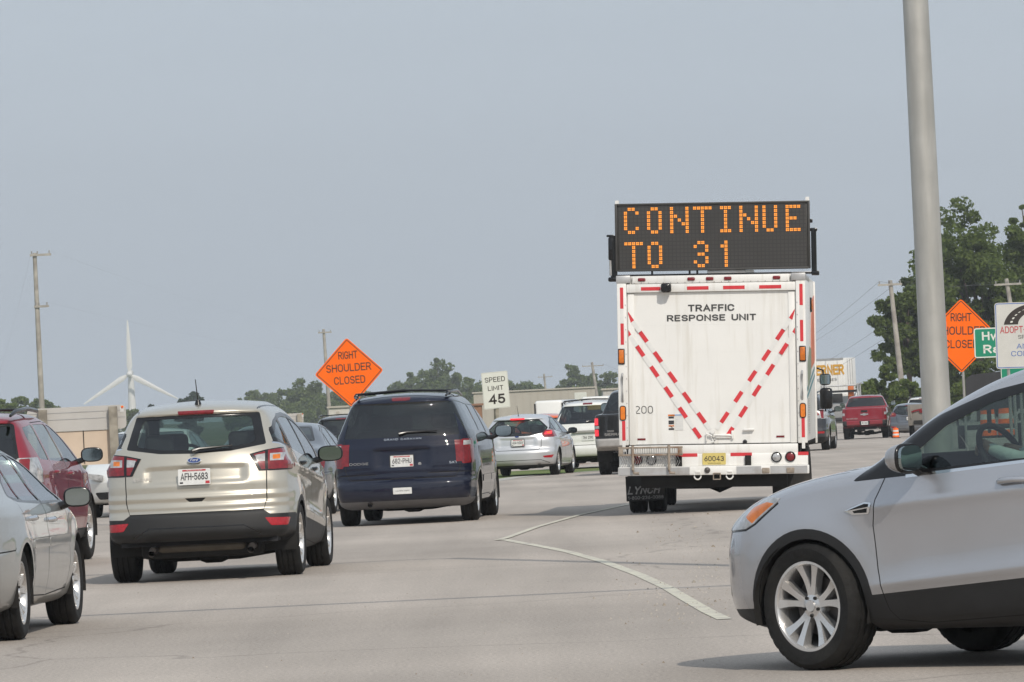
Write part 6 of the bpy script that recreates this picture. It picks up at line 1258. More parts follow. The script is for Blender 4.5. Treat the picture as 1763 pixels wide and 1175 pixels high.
for i in range(2): wire('faint wire running from the left pole over the wind turbine', eL[i][1], eM[0][i] + Vector((0, 0, -2.0 * i)), 0.5, 0.002)
wire('faint slanting guy wire beside the left utility pole', eL[0][0], at(0, 640, 290), 0.2, 0.002)
wire('faint wire right of the distant crossarm pole', e4[0][1], at(1300, 690, 700), 0.8)
# a street-side line whose two cables throw the thin shadows across the asphalt
for sx, lb in ((-1, 'utility pole left of the junction outside the frame'), (1, 'utility pole right of the junction outside the frame')):
    r = empty('utility_pole', (sx * 24 + 3, 36.2 - sx * 1.6 - 0.2, 0), 0, lb, 'utility pole'); b = MB(); b.tube([(0, 0, 0), (0, 0, 10)], [0.16, 0.12], 0, 12); b.build('shaft', M['pole_wood'], r, 60)
for i in range(2): wire('overhead cable crossing above the junction outside the frame', (-21, 37.6 + 0.25 * i, 8.6 - 0.35 * i), (27, 34.4 - 0.15 * i, 8.6 + 0.1 * i), 0.5, 0.042)
# ------------------------------------------------------------------ wind turbine
M['turbine'] = mat('turbine_white', (0.82, 0.81, 0.77), 0.5)
hub = at(223.2, 645, 2400)
r = empty('wind_turbine', (hub.x, hub.y, zg(2400)), 0, 'distant white three bladed wind turbine on the left horizon', 'wind turbine'); hz = hub.z - zg(2400)
b = MB(); b.tube([(0, 6, 0), (0, 6, hz * 0.5), (0, 6, hz)], [1.9, 1.6, 1.2], 0, 20); b.build('tower', M['turbine'], r, 60)
b = MB(); b.box((0, 4, hz + 0.6), (2.2, 8, 2.3), 0, 0.5); b.lathe([(0.001, 1.6), (1.0, 1.1), (1.3, 0)], 20, 0, Matrix.Translation((0, -1.4, hz)) @ Matrix.Rotation(rad(-90), 4, 'Z')); b.build('nacelle', M['turbine'], r, 50)
for a in (90 - 0.5, 210.5, 330.5):
    b = MB(); V = []
    for i in range(9):
        t = i / 8; R_ = 0.9 + 22.0 * t; ch = (0.7 if i == 0 else 1.55 * (1 - t) ** 0.7 + 0.32); ca, sa = math.cos(rad(a)), math.sin(rad(a)); cx_, cz_ = R_ * ca, R_ * sa; nx_, nz_ = -sa, ca
        V += [(cx_ + nx_ * ch * 0.6, -1.6, hz + cz_ + nz_ * ch * 0.6), (cx_, -1.6 - ch * 0.3, hz + cz_), (cx_ - nx_ * ch * 0.8, -1.5, hz + cz_ - nz_ * ch * 0.8), (cx_, -1.6 + ch * 0.2, hz + cz_)]
    F = [(4 * i + k, 4 * i + (k + 1) % 4, 4 * i + 4 + (k + 1) % 4, 4 * i + 4 + k) for i in range(8) for k in range(4)] + [(32, 33, 34, 35)]
    b.add(V, F); b.build('blade', M['turbine'], r, 60)

# ------------------------------------------------------------------ trees
def leafmat(name, c1, c2):
    m = bpy.data.materials.new(name); m.use_nodes = True; n = m.node_tree.nodes; L = m.node_tree.links; p = n['Principled BSDF']
    p.inputs['Roughness'].default_value = 0.6; p.inputs['Specular IOR Level'].default_value = 0.25
    ge = n.new('ShaderNodeNewGeometry'); cr = n.new('ShaderNodeMix'); cr.data_type = 'RGBA'; cr.inputs[6].default_value = (*c1, 1); cr.inputs[7].default_value = (*c2, 1)
    L.new(ge.outputs['Random Per Island'], cr.inputs[0]); L.new(cr.outputs[2], p.inputs['Base Color'])
    t = n.new('ShaderNodeBsdfTranslucent'); L.new(cr.outputs[2], t.inputs[0]); ms = n.new('ShaderNodeMixShader'); ms.inputs[0].default_value = 0.42; L.new(p.outputs[0], ms.inputs[1]); L.new(t.outputs[0], ms.inputs[2]); L.new(ms.outputs[0], n['Material Output'].inputs[0]); return m
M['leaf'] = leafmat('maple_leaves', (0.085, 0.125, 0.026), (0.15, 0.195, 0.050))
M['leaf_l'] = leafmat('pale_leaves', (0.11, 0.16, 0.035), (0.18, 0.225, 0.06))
M['leaf_f'] = leafmat('haze_lightened_leaves', (0.105, 0.15, 0.040), (0.175, 0.22, 0.068))  # far foliage: leaf colour itself lightened to stand in for distance haze
M['leaf_d'] = leafmat('conifer_needles', (0.025, 0.05, 0.025), (0.05, 0.08, 0.035))
M['bark'] = mat('bark', (0.11, 0.085, 0.065), 0.95, var=0.3, vscale=5)
def crown_mesh(nm, rx, rz, ncl, nleaf, leaf, m, seed, kind='round', hollow=0.35):
    rg = np.random.RandomState(seed); C = []; tries = 0
    while len(C) < ncl and tries < 5000:
        tries += 1; d = rg.normal(size=3); d /= np.linalg.norm(d); rr_ = rg.uniform(hollow, 1.0) ** 0.6; p_ = d * rr_
        if kind == 'cone': zz = rg.uniform(-1, 1); a = rg.uniform(0, 6.28); w_ = (1 - zz) / 2 * rg.uniform(0.4, 1); p_ = np.array([math.cos(a) * w_, math.sin(a) * w_, zz])
        elif p_[2] < -0.75: continue
        wob = 1 + 0.22 * math.sin(3.1 * p_[0] + seed) + 0.18 * math.sin(4.7 * p_[1] + 2 * seed)
        C.append(p_ * np.array([rx, rx, rz]) * wob)
    C = np.array(C); n = len(C) * nleaf; cs = rx * (0.21 if kind != 'cone' else 0.16)
    cr_ = cs * rg.uniform(0.45, 1.6, len(C))
    off = rg.normal(size=(n, 3)); off /= np.linalg.norm(off, axis=1, keepdims=True); off *= (rg.uniform(0.15, 1, (n, 1)) ** 0.5) * np.repeat(cr_, nleaf)[:, None]; off[:, 2] *= 0.7
    P = np.repeat(C, nleaf, 0) + off
    u = rg.normal(size=(n, 3)); u /= np.linalg.norm(u, axis=1, keepdims=True); v = np.cross(u, rg.normal(size=(n, 3))); v /= np.linalg.norm(v, axis=1, keepdims=True)
    sz = leaf * rg.uniform(0.55, 1.3, (n, 1)); V = np.stack([P - u * sz, P - v * sz * 0.55, P + u * sz, P + v * sz * 0.55], 1).reshape(-1, 3)
    me = bpy.data.meshes.new(nm); me.vertices.add(4 * n); me.vertices.foreach_set('co', V.ravel().astype(np.float32)); me.loops.add(4 * n); me.loops.foreach_set('vertex_index', np.arange(4 * n, dtype=np.int32)); me.polygons.add(n); me.polygons.foreach_set('loop_start', np.arange(0, 4 * n, 4, dtype=np.int32)); me.update(calc_edges=True); me.materials.append(m)
    return me, C
def tree(name, label, loc, h, rx, base, m, seed, ncl=60, nleaf=110, leaf=0.22, kind='round', group=None, cat='tree', hollow=0.35):
    r = empty(name, loc, 0, label, cat, group); rz = (h - base) / 2; me, C = crown_mesh('crown', rx, rz, ncl, nleaf, leaf, m, seed, kind, hollow)
    c = bpy.data.objects.new('crown', me); COL.objects.link(c); c.parent = r; c.location = (0, 0, base + rz * (0.92 if kind != 'cone' else 1))
    if name != 'bush' or True:
        b = MB(); tr_ = max(0.06, h * 0.018); b.tube([(0, 0, -0.3), (0.02 * h * 0.2, 0, base * 0.9 + 0.1), (0, 0, base + rz)], [tr_ * 1.4, tr_, tr_ * 0.5], 0, 9)
        for i in range(0, len(C), max(1, len(C) // 9)): q = C[i]; b.tube([(0, 0, base * 0.9 + rz * 0.3), (q[0] * 0.5, q[1] * 0.5, base + rz * 0.92 + q[2] * 0.35), (q[0], q[1], base + rz * 0.92 + q[2])], [tr_ * 0.55, tr_ * 0.3, tr_ * 0.1], 0, 6)
        b.build('trunk', M['bark'], r, 60)
    return r
def tree_px(label, cx_, top, wpx, Y, m, seed, basez=None, dens=1.0, kind='round', group=None, cat='tree', leaf=None, name=None, ncl=None, hollow=0.35):
    p = at(cx_, top, Y); g0 = zg(Y); h = p.z - g0; rx = wpx / FPX * Y / 2 * 0.84
    nm = name or ('conifer' if kind == 'cone' else ('bush' if cat == 'bush' else 'tree'))
    return tree(nm, label, (p.x, Y, g0), h, rx, h * 0.08 if basez is None else basez, m, seed, int((ncl or 46) * dens * 1.7), 190 if Y < 400 else 110, leaf or (0.10 + 0.0005 * Y), kind, group, cat, hollow)
GB = 'trees along the far tree line'
# right-hand group
tree_px('largest dark green tree right of the big grey pole behind the signs', 1672, 362, 215, 352, M['leaf'], 3, 3.0, ncl=120, leaf=0.15)
tree_px('dark green tree left of the big grey pole behind the leaning utility pole', 1556, 470, 118, 346, M['leaf'], 5, 2.6, ncl=90, leaf=0.14)
tree_px('dark tree at the right edge of the photo above the white sign', 1775, 375, 150, 362, M['leaf'], 8, 2.6, ncl=95, leaf=0.15)
tree_px('sparse pale treetop at the upper right edge of the photo', 1768, 345, 62, 368, M['leaf_l'], 11, 8.0, ncl=16, leaf=0.13)
tree_px('dark tree filling the gap between the big grey pole and the orange sign', 1606, 398, 165, 358, M['leaf'], 13, 2.0, ncl=100, leaf=0.15)
for i, (cx_, tp_, w_, Y) in enumerate(((1510, 642, 92, 322), (1560, 655, 80, 318), (1605, 668, 70, 316), (1478, 662, 50, 326), (1645, 655, 60, 318), (1700, 600, 130, 340), (1760, 610, 120, 340))):
    tree_px(('rounded yellow green bush behind the red pickup', 'bush below the leaning utility pole', 'low bush behind the foot of the grey pole', 'bush between the trailer and the red pickup', 'pale bush right of the grey pole below the orange sign', 'dark bush behind the green highway name sign', 'dark bush behind the white adopt a highway sign')[i], cx_, tp_, w_, Y, M['leaf_l'] if i < 5 else M['leaf'], 20 + i, 0.2, group='bushes under the right trees', cat='bush', ncl=40, leaf=0.13)
# far line on the left and middle
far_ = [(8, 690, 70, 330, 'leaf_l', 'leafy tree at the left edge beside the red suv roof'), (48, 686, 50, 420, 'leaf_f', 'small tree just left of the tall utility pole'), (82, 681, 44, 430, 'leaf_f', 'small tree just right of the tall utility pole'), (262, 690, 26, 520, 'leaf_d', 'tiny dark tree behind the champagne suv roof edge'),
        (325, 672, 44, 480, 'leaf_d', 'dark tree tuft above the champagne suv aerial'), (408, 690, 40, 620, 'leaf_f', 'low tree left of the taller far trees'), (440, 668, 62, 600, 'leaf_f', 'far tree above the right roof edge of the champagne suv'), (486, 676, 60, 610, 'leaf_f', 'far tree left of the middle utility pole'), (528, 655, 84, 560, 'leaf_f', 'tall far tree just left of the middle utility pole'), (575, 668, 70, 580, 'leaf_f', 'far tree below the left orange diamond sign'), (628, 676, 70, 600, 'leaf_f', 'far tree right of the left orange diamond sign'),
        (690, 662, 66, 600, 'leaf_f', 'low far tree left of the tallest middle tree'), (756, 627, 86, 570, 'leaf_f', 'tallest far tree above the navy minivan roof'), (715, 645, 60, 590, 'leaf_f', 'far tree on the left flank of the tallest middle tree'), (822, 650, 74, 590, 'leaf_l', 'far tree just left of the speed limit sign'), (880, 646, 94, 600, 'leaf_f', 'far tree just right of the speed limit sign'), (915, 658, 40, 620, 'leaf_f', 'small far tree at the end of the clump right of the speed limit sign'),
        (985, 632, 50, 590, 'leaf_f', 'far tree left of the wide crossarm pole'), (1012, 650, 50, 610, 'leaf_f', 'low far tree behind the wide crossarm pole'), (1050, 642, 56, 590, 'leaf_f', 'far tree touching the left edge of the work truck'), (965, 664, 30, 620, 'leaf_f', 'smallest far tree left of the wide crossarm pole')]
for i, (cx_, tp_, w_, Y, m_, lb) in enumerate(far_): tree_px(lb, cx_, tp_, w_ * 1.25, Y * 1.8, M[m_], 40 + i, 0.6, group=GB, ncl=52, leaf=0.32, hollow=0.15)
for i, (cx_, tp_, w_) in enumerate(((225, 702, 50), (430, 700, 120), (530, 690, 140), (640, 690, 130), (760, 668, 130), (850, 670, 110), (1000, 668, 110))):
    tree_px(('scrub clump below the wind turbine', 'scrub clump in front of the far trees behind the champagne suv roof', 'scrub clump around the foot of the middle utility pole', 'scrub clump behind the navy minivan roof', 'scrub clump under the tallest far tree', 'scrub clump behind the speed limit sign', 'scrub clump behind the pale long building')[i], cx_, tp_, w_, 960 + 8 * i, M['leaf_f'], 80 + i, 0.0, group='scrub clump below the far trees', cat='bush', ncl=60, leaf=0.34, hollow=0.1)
# trees behind the camera, seen only as reflections in the paint and glass
for i in range(16):
    a = rad(-160 + i * 21); x, y = 95 * math.sin(a), -25 - abs(70 * math.cos(a))
    if i == 0: t0 = tree('tree', 'roadside tree behind the viewpoint', (x, y, 0), 11, 6.5, 1.2, M['leaf'], 99, 50, 60, 0.5, group='trees behind the viewpoint')
    else:
        t = t0.copy(); COL.objects.link(t); t.location = (x, y, 0); t.rotation_euler = (0, 0, i * 1.3); t.scale = (1, 1, 0.8 + 0.05 * (i % 7))
        for ch in t0.children: c = ch.copy(); COL.objects.link(c); c.parent = t
# ------------------------------------------------------------------ buildings and the other far vehicles
def building(label, x0, ytop, x1, Y, m, depth=12, roof=None, windows=(), seams=0, cat='building', hmin=0):
    a, c = at(x0, ytop, Y), at(x1, ytop - (x1 - x0) * 0.0489, Y); W_ = c.x - a.x; r = empty('building', ((a.x + c.x) / 2, Y, zg(Y)), 0, label, cat); H_ = a.z - zg(Y)
    b = MB(); b.box((0, depth / 2, H_ / 2), (W_, depth, H_))
    for i in range(seams): b.box((-W_ / 2 + W_ * (i + 0.5) / seams, -0.02, H_ / 2), (0.05, 0.03, H_ - 0.1), 0)
    b.build('wall', [m, M['alu']], r, 30)
    b = MB(); b.box((0, depth / 2, H_ + 0.06), (W_ + 0.3, depth + 0.3, 0.14)); b.build('roof', roof or m, r, 30)
    for (q, z0, z1, ww, mm_) in windows: b = MB(); b.box((q * W_, -0.03, (z0 + z1) / 2 * H_), (ww, 0.05, (z1 - z0) * H_)); b.build('window', mm_, r, 30)
    return r
M['siding'] = mat('beige_siding', (0.46, 0.42, 0.36), 0.8, var=0.06, vscale=0.6)
building('long pale beige metal building behind the hatchback and white minivan', 815, 678, 1024, 560, M['siding'], 15, windows=((0.28, 0.05, 0.55, 0.5, M['alu']), (0.38, 0.2, 0.9, 1.2, M['sign_white'])), seams=16)
building('low brown roofed building with a blue front left of the speed limit sign', 806, 699, 829, 420, mat('brown_fascia', (0.30, 0.15, 0.08), 0.8), 6, mat('brown_roof', (0.28, 0.14, 0.08), 0.8), windows=((0.0, 0.1, 0.62, 1.0, mat('blue_front', (0.05, 0.08, 0.16), 0.4)),))
building('pale flat roofed building beside the black truck cab', 1038, 672, 1075, 480, mat('pale_wall', (0.5, 0.48, 0.45), 0.8), 8, M['siding'])
building('white low building behind the foot of the middle utility pole', 566, 703, 604, 440, mat('white_wall', (0.60, 0.57, 0.52), 0.8), 8, M['siding'], windows=((-0.1, 0.0, 0.9, 0.25, M['siding']),))
def boxvan(label, x0, ytop, x1, Y, m, yaw, glaz=True, name='cargo_van', cat='van', L=5.5):
    a, c = at(x0, ytop, Y), at(x1, ytop, Y); W_ = c.x - a.x; H_ = a.z - zg(Y); r = empty(name, ((a.x + c.x) / 2, Y, zg(Y)), yaw, label, cat)
    b = MB(); b.box((0, L / 2, 0.42 + (H_ - 0.42) / 2), (W_, L, H_ - 0.42), 0, 0.10, seg=3); b.build('body', m, r, 40)
    if glaz: b = MB(); b.prism(rp([(-W_ * 0.40, H_ * 0.58), (W_ * 0.40, H_ * 0.58), (W_ * 0.36, H_ * 0.86), (-W_ * 0.36, H_ * 0.86)], 0.06), -0.006, 0.01); b.build('rear_window', M['g_privacy'], r, 30)
    for sg in (-1, 1): b = MB(); b.box((sg * W_ * 0.45, -0.004, H_ * 0.48), (W_ * 0.07, 0.03, 0.32), 0, 0.01); b.build('taillight', M['lens_red'], r, 30); b = MB(); b.box((sg * W_ / 2, 0.02, H_ * 0.7), (0.05, 0.05, H_ * 0.5), 0); b.build('corner_trim', M['plastic'], r)
    b = MB(); b.box((0, -0.03, 0.5), (W_ * 0.98, 0.12, 0.18), 0, 0.03); b.build('bumper', M['plastic'], r, 40)
    for y in (0.9, L - 1.1):
        for sg in (-1, 1): wheel(r, sg * (W_ / 2 - 0.14), y, 0.36, 0.24, 0.2, ('one', 5), 0, 18)
    return r, W_, H_
boxvan('white cargo van left of the white minivan roof', 920, 691, 968, 205, M['white'], -7, False)
bv, W_, H_ = boxvan('white shuttle bus with a yellow band above the white minivan roof', 1001, 684, 1048, 262, M['white'], -7, name='shuttle_bus', cat='bus', L=7)
b = MB(); b.box((0.12, -0.02, H_ * 0.80), (W_ * 0.78, 0.05, 0.24), 0, 0.01); b.build('yellow_band', mat('bus_yellow', (0.80, 0.45, 0.02), 0.5), bv, 30)
# semi trailer with its name across the side
p = at(1462, 616, 430); Hh = p.z - zg(430)
st = empty('semi_trailer', (p.x, 430, zg(430)), 0, 'white semi trailer with gold lettering on its side behind the work truck', 'trailer')
Mx = Matrix.Rotation(rad(-24), 4, 'Z'); L_ = 13.5
b = MB(); b.box((-L_ / 2, 0, 1.15 + (Hh - 1.15) / 2), (L_, 2.55, Hh - 1.15), 0, 0.03, Mx)
for i in range(14): b.box((-0.5 - i * 0.95, -1.285, 1.15 + (Hh - 1.15) / 2), (0.02, 0.02, Hh - 1.4), 1, 0, Mx)
b.box((-L_ / 2, -1.29, Hh - 0.06), (L_, 0.04, 0.14), 1, 0, Mx)
for x in (-0.02,): b.box((0.01, 0, 1.15 + (Hh - 1.15) / 2), (0.03, 0.06, Hh - 1.3), 1, 0, Mx); b.box((0.01, 0.5, 1.15 + (Hh - 1.15) / 2), (0.05, 0.04, Hh - 1.3), 1, 0, Mx); b.box((0.01, -0.5, 1.15 + (Hh - 1.15) / 2), (0.05, 0.04, Hh - 1.3), 1, 0, Mx)
b.build('trailer_box', [M['boxwhite'], M['alu']], st, 30)
gold_ink = mat('gold_lettering', (0.70, 0.36, 0.03), 0.5)
t_ = text('WERNER', 0.78, gold_ink, st, (0, 0, 0), bold=0.05, width=2.9); t_.matrix_local = Mx @ Matrix.Translation((-1.42, -1.30, Hh - 1.25)) @ Matrix.Rotation(rad(90), 4, 'X')
t_ = text('ENTERPRISES', 0.20, M['textgrey'], st, (0, 0, 0), bold=0.0, width=2.2); t_.matrix_local = Mx @ Matrix.Translation((-1.7, -1.30, Hh - 1.70)) @ Matrix.Rotation(rad(90), 4, 'X')
b = MB()
for x in (-1.6, -2.9): b.box((x, 0, 0.85), (0.3, 2.3, 0.4), 0, 0, Mx)
for x in (-1.6, -2.9): 
    for y in (-1.05, 1.05): b.lathe([(0.001, 0.15), (0.40, 0.15), (0.52, 0.12), (0.52, -0.12), (0.001, -0.14)], 20, 0, Mx @ Matrix.Translation((x, y, 0.52)) @ Matrix.Rotation(rad(90), 4, 'Z'))
b.build('bogie', M['rubber'], st, 40); b = MB(); b.box((-L_ / 2, -1.2, 1.05), (L_, 0.08, 0.2), 0, 0, Mx); b.box((-L_ + 1.2, 0, 0.6), (0.2, 1.6, 1.1), 0, 0, Mx); b.build('underframe', M['under'], st, 30)
# utility body truck between the dark suv and the red pickup
p = at(1447, 700, 300)
ut = empty('utility_truck', (p.x, 300, zg(300)), -6, 'grey utility truck with ladder rack left of the red pickup', 'truck')
b = MB(); b.box((0, 1.4, 1.05), (2.2, 3.2, 1.0), 0, 0.04); b.box((0, -0.2, 0.72), (2.2, 0.14, 0.2), 1, 0.02)
for sg in (-1, 1): b.box((sg * 0.9, -0.21, 1.15), (0.32, 0.03, 0.75), 2, 0.01)
b.build('utility_body', [mat('work_grey', (0.28, 0.28, 0.28), 0.5, var=0.2), M['plastic'], M['alu']], ut, 40)
b = MB(); b.box((0, 4.0, 1.35), (1.9, 1.9, 1.7), 0, 0.2, seg=3); b.build('cab', M['white'], ut, 50)
b = MB()
for sg in (-1, 1):
    for y in (0.0, 2.8): b.tube([(sg * 0.95, y, 1.5), (sg * 0.95, y, 2.55)], 0.05)
    b.tube([(sg * 0.95, -0.1, 2.55), (sg * 0.95, 4.6, 2.6)], 0.05)
for y in (0, 1.4, 2.8): b.tube([(-0.95, y, 2.5), (0.95, y, 2.5)], 0.04)
b.box((0.55, 0.9, 2.05), (0.3, 0.5, 0.9), 1, 0.05); b.box((-0.3, 0.6, 1.85), (0.8, 0.6, 0.5), 2, 0.05); b.box((0.1, 1.6, 2.2), (1.4, 2.2, 0.12), 2)
b.build('ladder_rack', [M['alu'], mat('orange_tool', (0.6, 0.15, 0.03), 0.6), M['plastic']], ut, 40)
for sg in (-1, 1):
    b = MB(); b.box((sg * 0.98, -0.23, 0.95), (0.12, 0.04, 0.2), 0, 0.01); b.build('taillight', M['lens_red'], ut, 30)
    for y in (0.8, 4.3): wheel(ut, sg * 0.92, y, 0.40, 0.28, 0.22, ('one', 6), 0, 18)
# brown dump trailer tail
p = at(1592, 720, 232)
dt = empty('dump_trailer', (p.x, 232, zg(232)), -6, 'brown grey trailer tailgate with red lamps left of the big grey pole', 'trailer')
b = MB(); zt_ = at(1592, 696, 232).z - zg(232); b.box((0, 1.5, (zt_ + 0.5) / 2), (1.36, 3.0, zt_ - 0.5), 0, 0.02)
for sg in (-1, 0, 1): b.box((sg * 0.55, -0.02, (zt_ + 0.75) / 2), (0.07, 0.05, zt_ - 0.8), 0, 0.01)
b.build('trailer_box', mat('brown_grey_steel', (0.21, 0.19, 0.165), 0.7, var=0.15, vscale=3), dt, 30)
for sg in (-1, 1): b = MB(); b.prism([(sg * u_, zt_ - 0.36 + w_) for u_, w_ in ((0.54, 0.08), (0.40, 0.14), (0.05, 0.20), (0.05, 0.0), (0.20, 0.02), (0.22, 0.11), (0.40, 0.06), (0.52, 0.04))], -0.06, -0.02); b.build('taillight', M['lens_red'], dt, 30)
b = MB(); b.box((0, 1.5, 0.62), (0.9, 3.2, 0.16), 0); b.tube([(0, 3.0, 0.6), (0, 4.4, 0.55)], 0.06); b.build('chassis', M['under'], dt, 30)
for sg in (-1, 1): wheel(dt, sg * 0.60, 1.6, 0.36, 0.2, 0.2, ('one', 5), 0, 18)
# orange drums
def drum(label, x, y, Y, group=None, tilt=0):
    p = at(x, y, Y); r = empty('traffic_drum', (p.x, Y, zg(Y)), 0, label, 'traffic drum', group)
    b = MB(); T = Matrix.Translation((0, 0, 0.08)) @ Matrix.Rotation(rad(-90), 4, 'Y'); pr = [(0.001, 0), (0.29, 0)]; ms = [0]
    z = 0
    for i in range(5): pr += [(0.285 - 0.012 * i, z), (0.275 - 0.012 * i, z + 0.18)]; ms += [0, 0 if i % 2 == 0 else 1]; z += 0.18
    pr += [(0.001, z)]; ms += [0]
    b.lathe(pr, 20, 0, T, ms[1:] if len(ms) > len(pr) - 1 else ms); b.build('drum', [M['sign_orange'], M['plate']], r, 40)
    b = MB(); b.lathe([(0.001, 0.08), (0.36, 0.08), (0.40, 0.0)], 18, 0, Matrix.Rotation(rad(-90), 4, 'Y')); b.build('base', M['rubber'], r, 40); b = MB(); b.tube([(-0.08, 0, 1.0), (-0.06, 0, 1.08), (0.06, 0, 1.08), (0.08, 0, 1.0)], 0.015); b.build('handle', M['sign_orange'], r, 40); return r
dd = drum('small orange traffic drum low on the road beside the dump trailer', 1543, 760, 240); dd.scale = (0.5, 0.5, 0.42)
for x in (1702, 1733): drum('orange and white traffic drum seen through the silver suv side window', x, 752, 190, 'traffic drums beyond the silver suv')
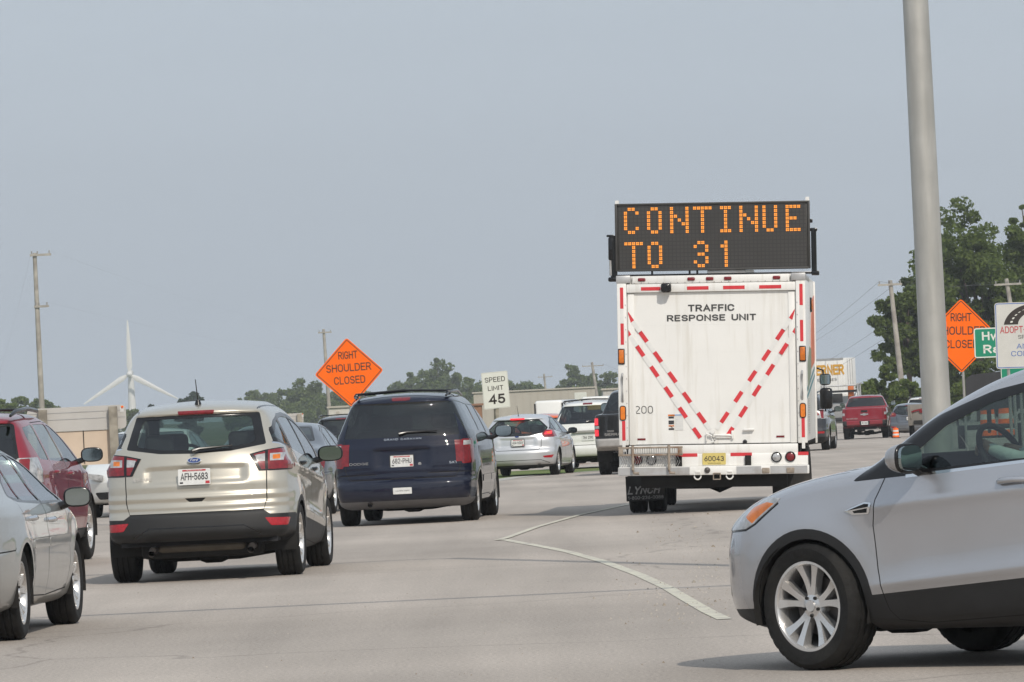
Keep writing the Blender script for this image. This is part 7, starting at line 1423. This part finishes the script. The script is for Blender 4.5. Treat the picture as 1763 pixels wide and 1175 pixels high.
# ------------------------------------------------------------------ driver of the near suv
def person(root_loc, yaw, label):
    r = empty('person', root_loc, yaw, label, 'person')
    J = {'pelvis': (0, 0, 0), 'waist': (0, -0.05, 0.20), 'chest': (0, -0.12, 0.42), 'neck': (0, -0.12, 0.57), 'head0': (0, -0.09, 0.66), 'head1': (0, -0.075, 0.76),
         'shL': (-0.19, -0.10, 0.50), 'elL': (-0.27, 0.16, 0.40), 'wrL': (-0.16, 0.42, 0.46), 'haL': (-0.13, 0.49, 0.49), 'shR': (0.19, -0.10, 0.50), 'elR': (0.25, 0.12, 0.32), 'wrR': (0.15, 0.40, 0.42), 'haR': (0.13, 0.48, 0.46),
         'hipL': (-0.10, 0.04, -0.01), 'knL': (-0.13, 0.47, 0.08), 'anL': (-0.12, 0.78, -0.22), 'toL': (-0.12, 0.92, -0.24), 'hipR': (0.10, 0.04, -0.01), 'knR': (0.14, 0.47, 0.08), 'anR': (0.13, 0.80, -0.22), 'toR': (0.13, 0.94, -0.22)}
    Rr = {'pelvis': .15, 'waist': .14, 'chest': .16, 'neck': .06, 'head0': .085, 'head1': .095, 'shL': .075, 'elL': .052, 'wrL': .036, 'haL': .034, 'shR': .075, 'elR': .052, 'wrR': .036, 'haR': .034, 'hipL': .095, 'knL': .065, 'anL': .045, 'toL': .04, 'hipR': .095, 'knR': .065, 'anR': .045, 'toR': .04}
    E_ = [('pelvis', 'waist'), ('waist', 'chest'), ('chest', 'neck'), ('neck', 'head0'), ('head0', 'head1'), ('chest', 'shL'), ('shL', 'elL'), ('elL', 'wrL'), ('wrL', 'haL'), ('chest', 'shR'), ('shR', 'elR'), ('elR', 'wrR'), ('wrR', 'haR'), ('pelvis', 'hipL'), ('hipL', 'knL'), ('knL', 'anL'), ('anL', 'toL'), ('pelvis', 'hipR'), ('hipR', 'knR'), ('knR', 'anR'), ('anR', 'toR')]
    names = list(J); V = [J[n] for n in names]; rr_ = [Rr[n] for n in names]; EE = [(names.index(a), names.index(b)) for a, b in E_]
    for sd, sg in (('L', -1), ('R', 1)):      # four curled fingers and a thumb closing on the rim
        h = Vector(J['ha' + sd])
        for k in range(4):
            o = Vector((sg * (-0.030 + 0.020 * k) * 0.6, 0.012, 0.022 - 0.014 * k)); l = (0.9, 1.0, 0.95, 0.8)[k]; i0 = len(V)
            V += [tuple(h + o), tuple(h + o + Vector((0, 0.036 * l, 0.006))), tuple(h + o + Vector((0, 0.050 * l, -0.016))), tuple(h + o + Vector((0, 0.036 * l, -0.034)))]; rr_ += [.0105, .0095, .009, .008]; EE += [(names.index('ha' + sd), i0), (i0, i0 + 1), (i0 + 1, i0 + 2), (i0 + 2, i0 + 3)]
        i0 = len(V); V += [tuple(h + Vector((-sg * 0.03, 0.0, 0.01))), tuple(h + Vector((-sg * 0.04, 0.03, 0.005)))]; rr_ += [.011, .009]; EE += [(names.index('wr' + sd), i0), (i0, i0 + 1)]
    me = bpy.data.meshes.new('body'); me.from_pydata(V, EE, []); ob = bpy.data.objects.new('tmp_body', me); COL.objects.link(ob)
    md = ob.modifiers.new('s', 'SKIN'); 
    for i, sv in enumerate(me.skin_vertices[0].data): sv.radius = (rr_[i], rr_[i]); sv.use_root = i == 0
    ob.modifiers.new('d', 'SUBSURF').levels = 2
    m2 = bpy.data.meshes.new_from_object(ob.evaluated_get(bpy.context.evaluated_depsgraph_get())); bpy.data.objects.remove(ob)
    for m_ in (mat('skin', (0.50, 0.30, 0.21), 0.5, var=0.05), mat('pale_mint_shirt', (0.62, 0.70, 0.66), 0.85, var=0.06, bump=0.3, bscale=25), mat('dark_trousers', (0.03, 0.035, 0.05), 0.9)):
        m2.materials.append(m_)
    for f in m2.polygons:
        c = f.center; f.material_index = 0 if (c.z > 0.56 or (c.y > 0.43 and c.z > 0.2)) else (2 if c.z < 0.06 or (c.y > 0.10 and c.z < 0.18) else 1)
    m2.shade_smooth(); o = bpy.data.objects.new('body', m2); COL.objects.link(o); o.parent = r
    b = MB(); bm = bmesh.new(); bmesh.ops.create_uvsphere(bm, u_segments=18, v_segments=12, radius=1)
    for v in bm.verts: v.co = Vector((v.co.x * 0.095, v.co.y * 0.112 - 0.095, v.co.z * 0.105 + 0.765)) if v.co.z > -0.15 or v.co.y < 0 else Vector((v.co.x * 0.07, v.co.y * 0.05 - 0.12, 0.74))
    bm.verts.index_update(); b.add([v.co.copy() for v in bm.verts], [[v.index for v in f.verts] for f in bm.faces]); bm.free(); b.build('hair', mat('brown_hair', (0.06, 0.04, 0.025), 0.8, var=0.3), r, 60)
    b = MB()
    for sg in (-1, 1): b.lathe([(0.001, 0.008), (0.010, 0.004), (0.011, 0)], 10, 0, Matrix.Translation((sg * 0.033, 0.012, 0.715)) @ Matrix.Rotation(rad(90), 4, 'Z'))
    b.build('eyes', M['ink'], r, 50); b = MB(); b.tube([(0, 0.012, 0.72), (0, 0.035, 0.685), (0, 0.012, 0.675)], [0.010, 0.015, 0.010]); b.tube([(-0.028, 0.006, 0.64), (0, 0.016, 0.638), (0.028, 0.006, 0.64)], 0.006, 1); b.build('nose_and_mouth', [o.data.materials[0], mat('lips', (0.4, 0.16, 0.13), 0.5)], r, 60)
    return r
ya = rad(52); lx, ly = -0.385, 1.27
person((4.20 + math.cos(ya) * lx - math.sin(ya) * ly, 29.67 + math.sin(ya) * lx + math.cos(ya) * ly, 0.68), 52, 'person in a pale mint shirt driving the silver suv with hands on the wheel')
# ------------------------------------------------------------------ summer haze
m = bpy.data.materials.new('summer_haze'); m.use_nodes = True; n = m.node_tree.nodes; n.remove(n['Principled BSDF']); v = n.new('ShaderNodeVolumePrincipled'); v.inputs['Color'].default_value = (0.95, 0.97, 1.0, 1); v.inputs['Density'].default_value = 0.00026; v.inputs['Anisotropy'].default_value = 0.2
m.node_tree.links.new(v.outputs[0], n['Material Output'].inputs[1])
b = MB(); b.box((0, 1200, 58), (9000, 2700, 120)); hz_ = b.build('haze', m, None, None); hz_['kind'] = 'stuff'
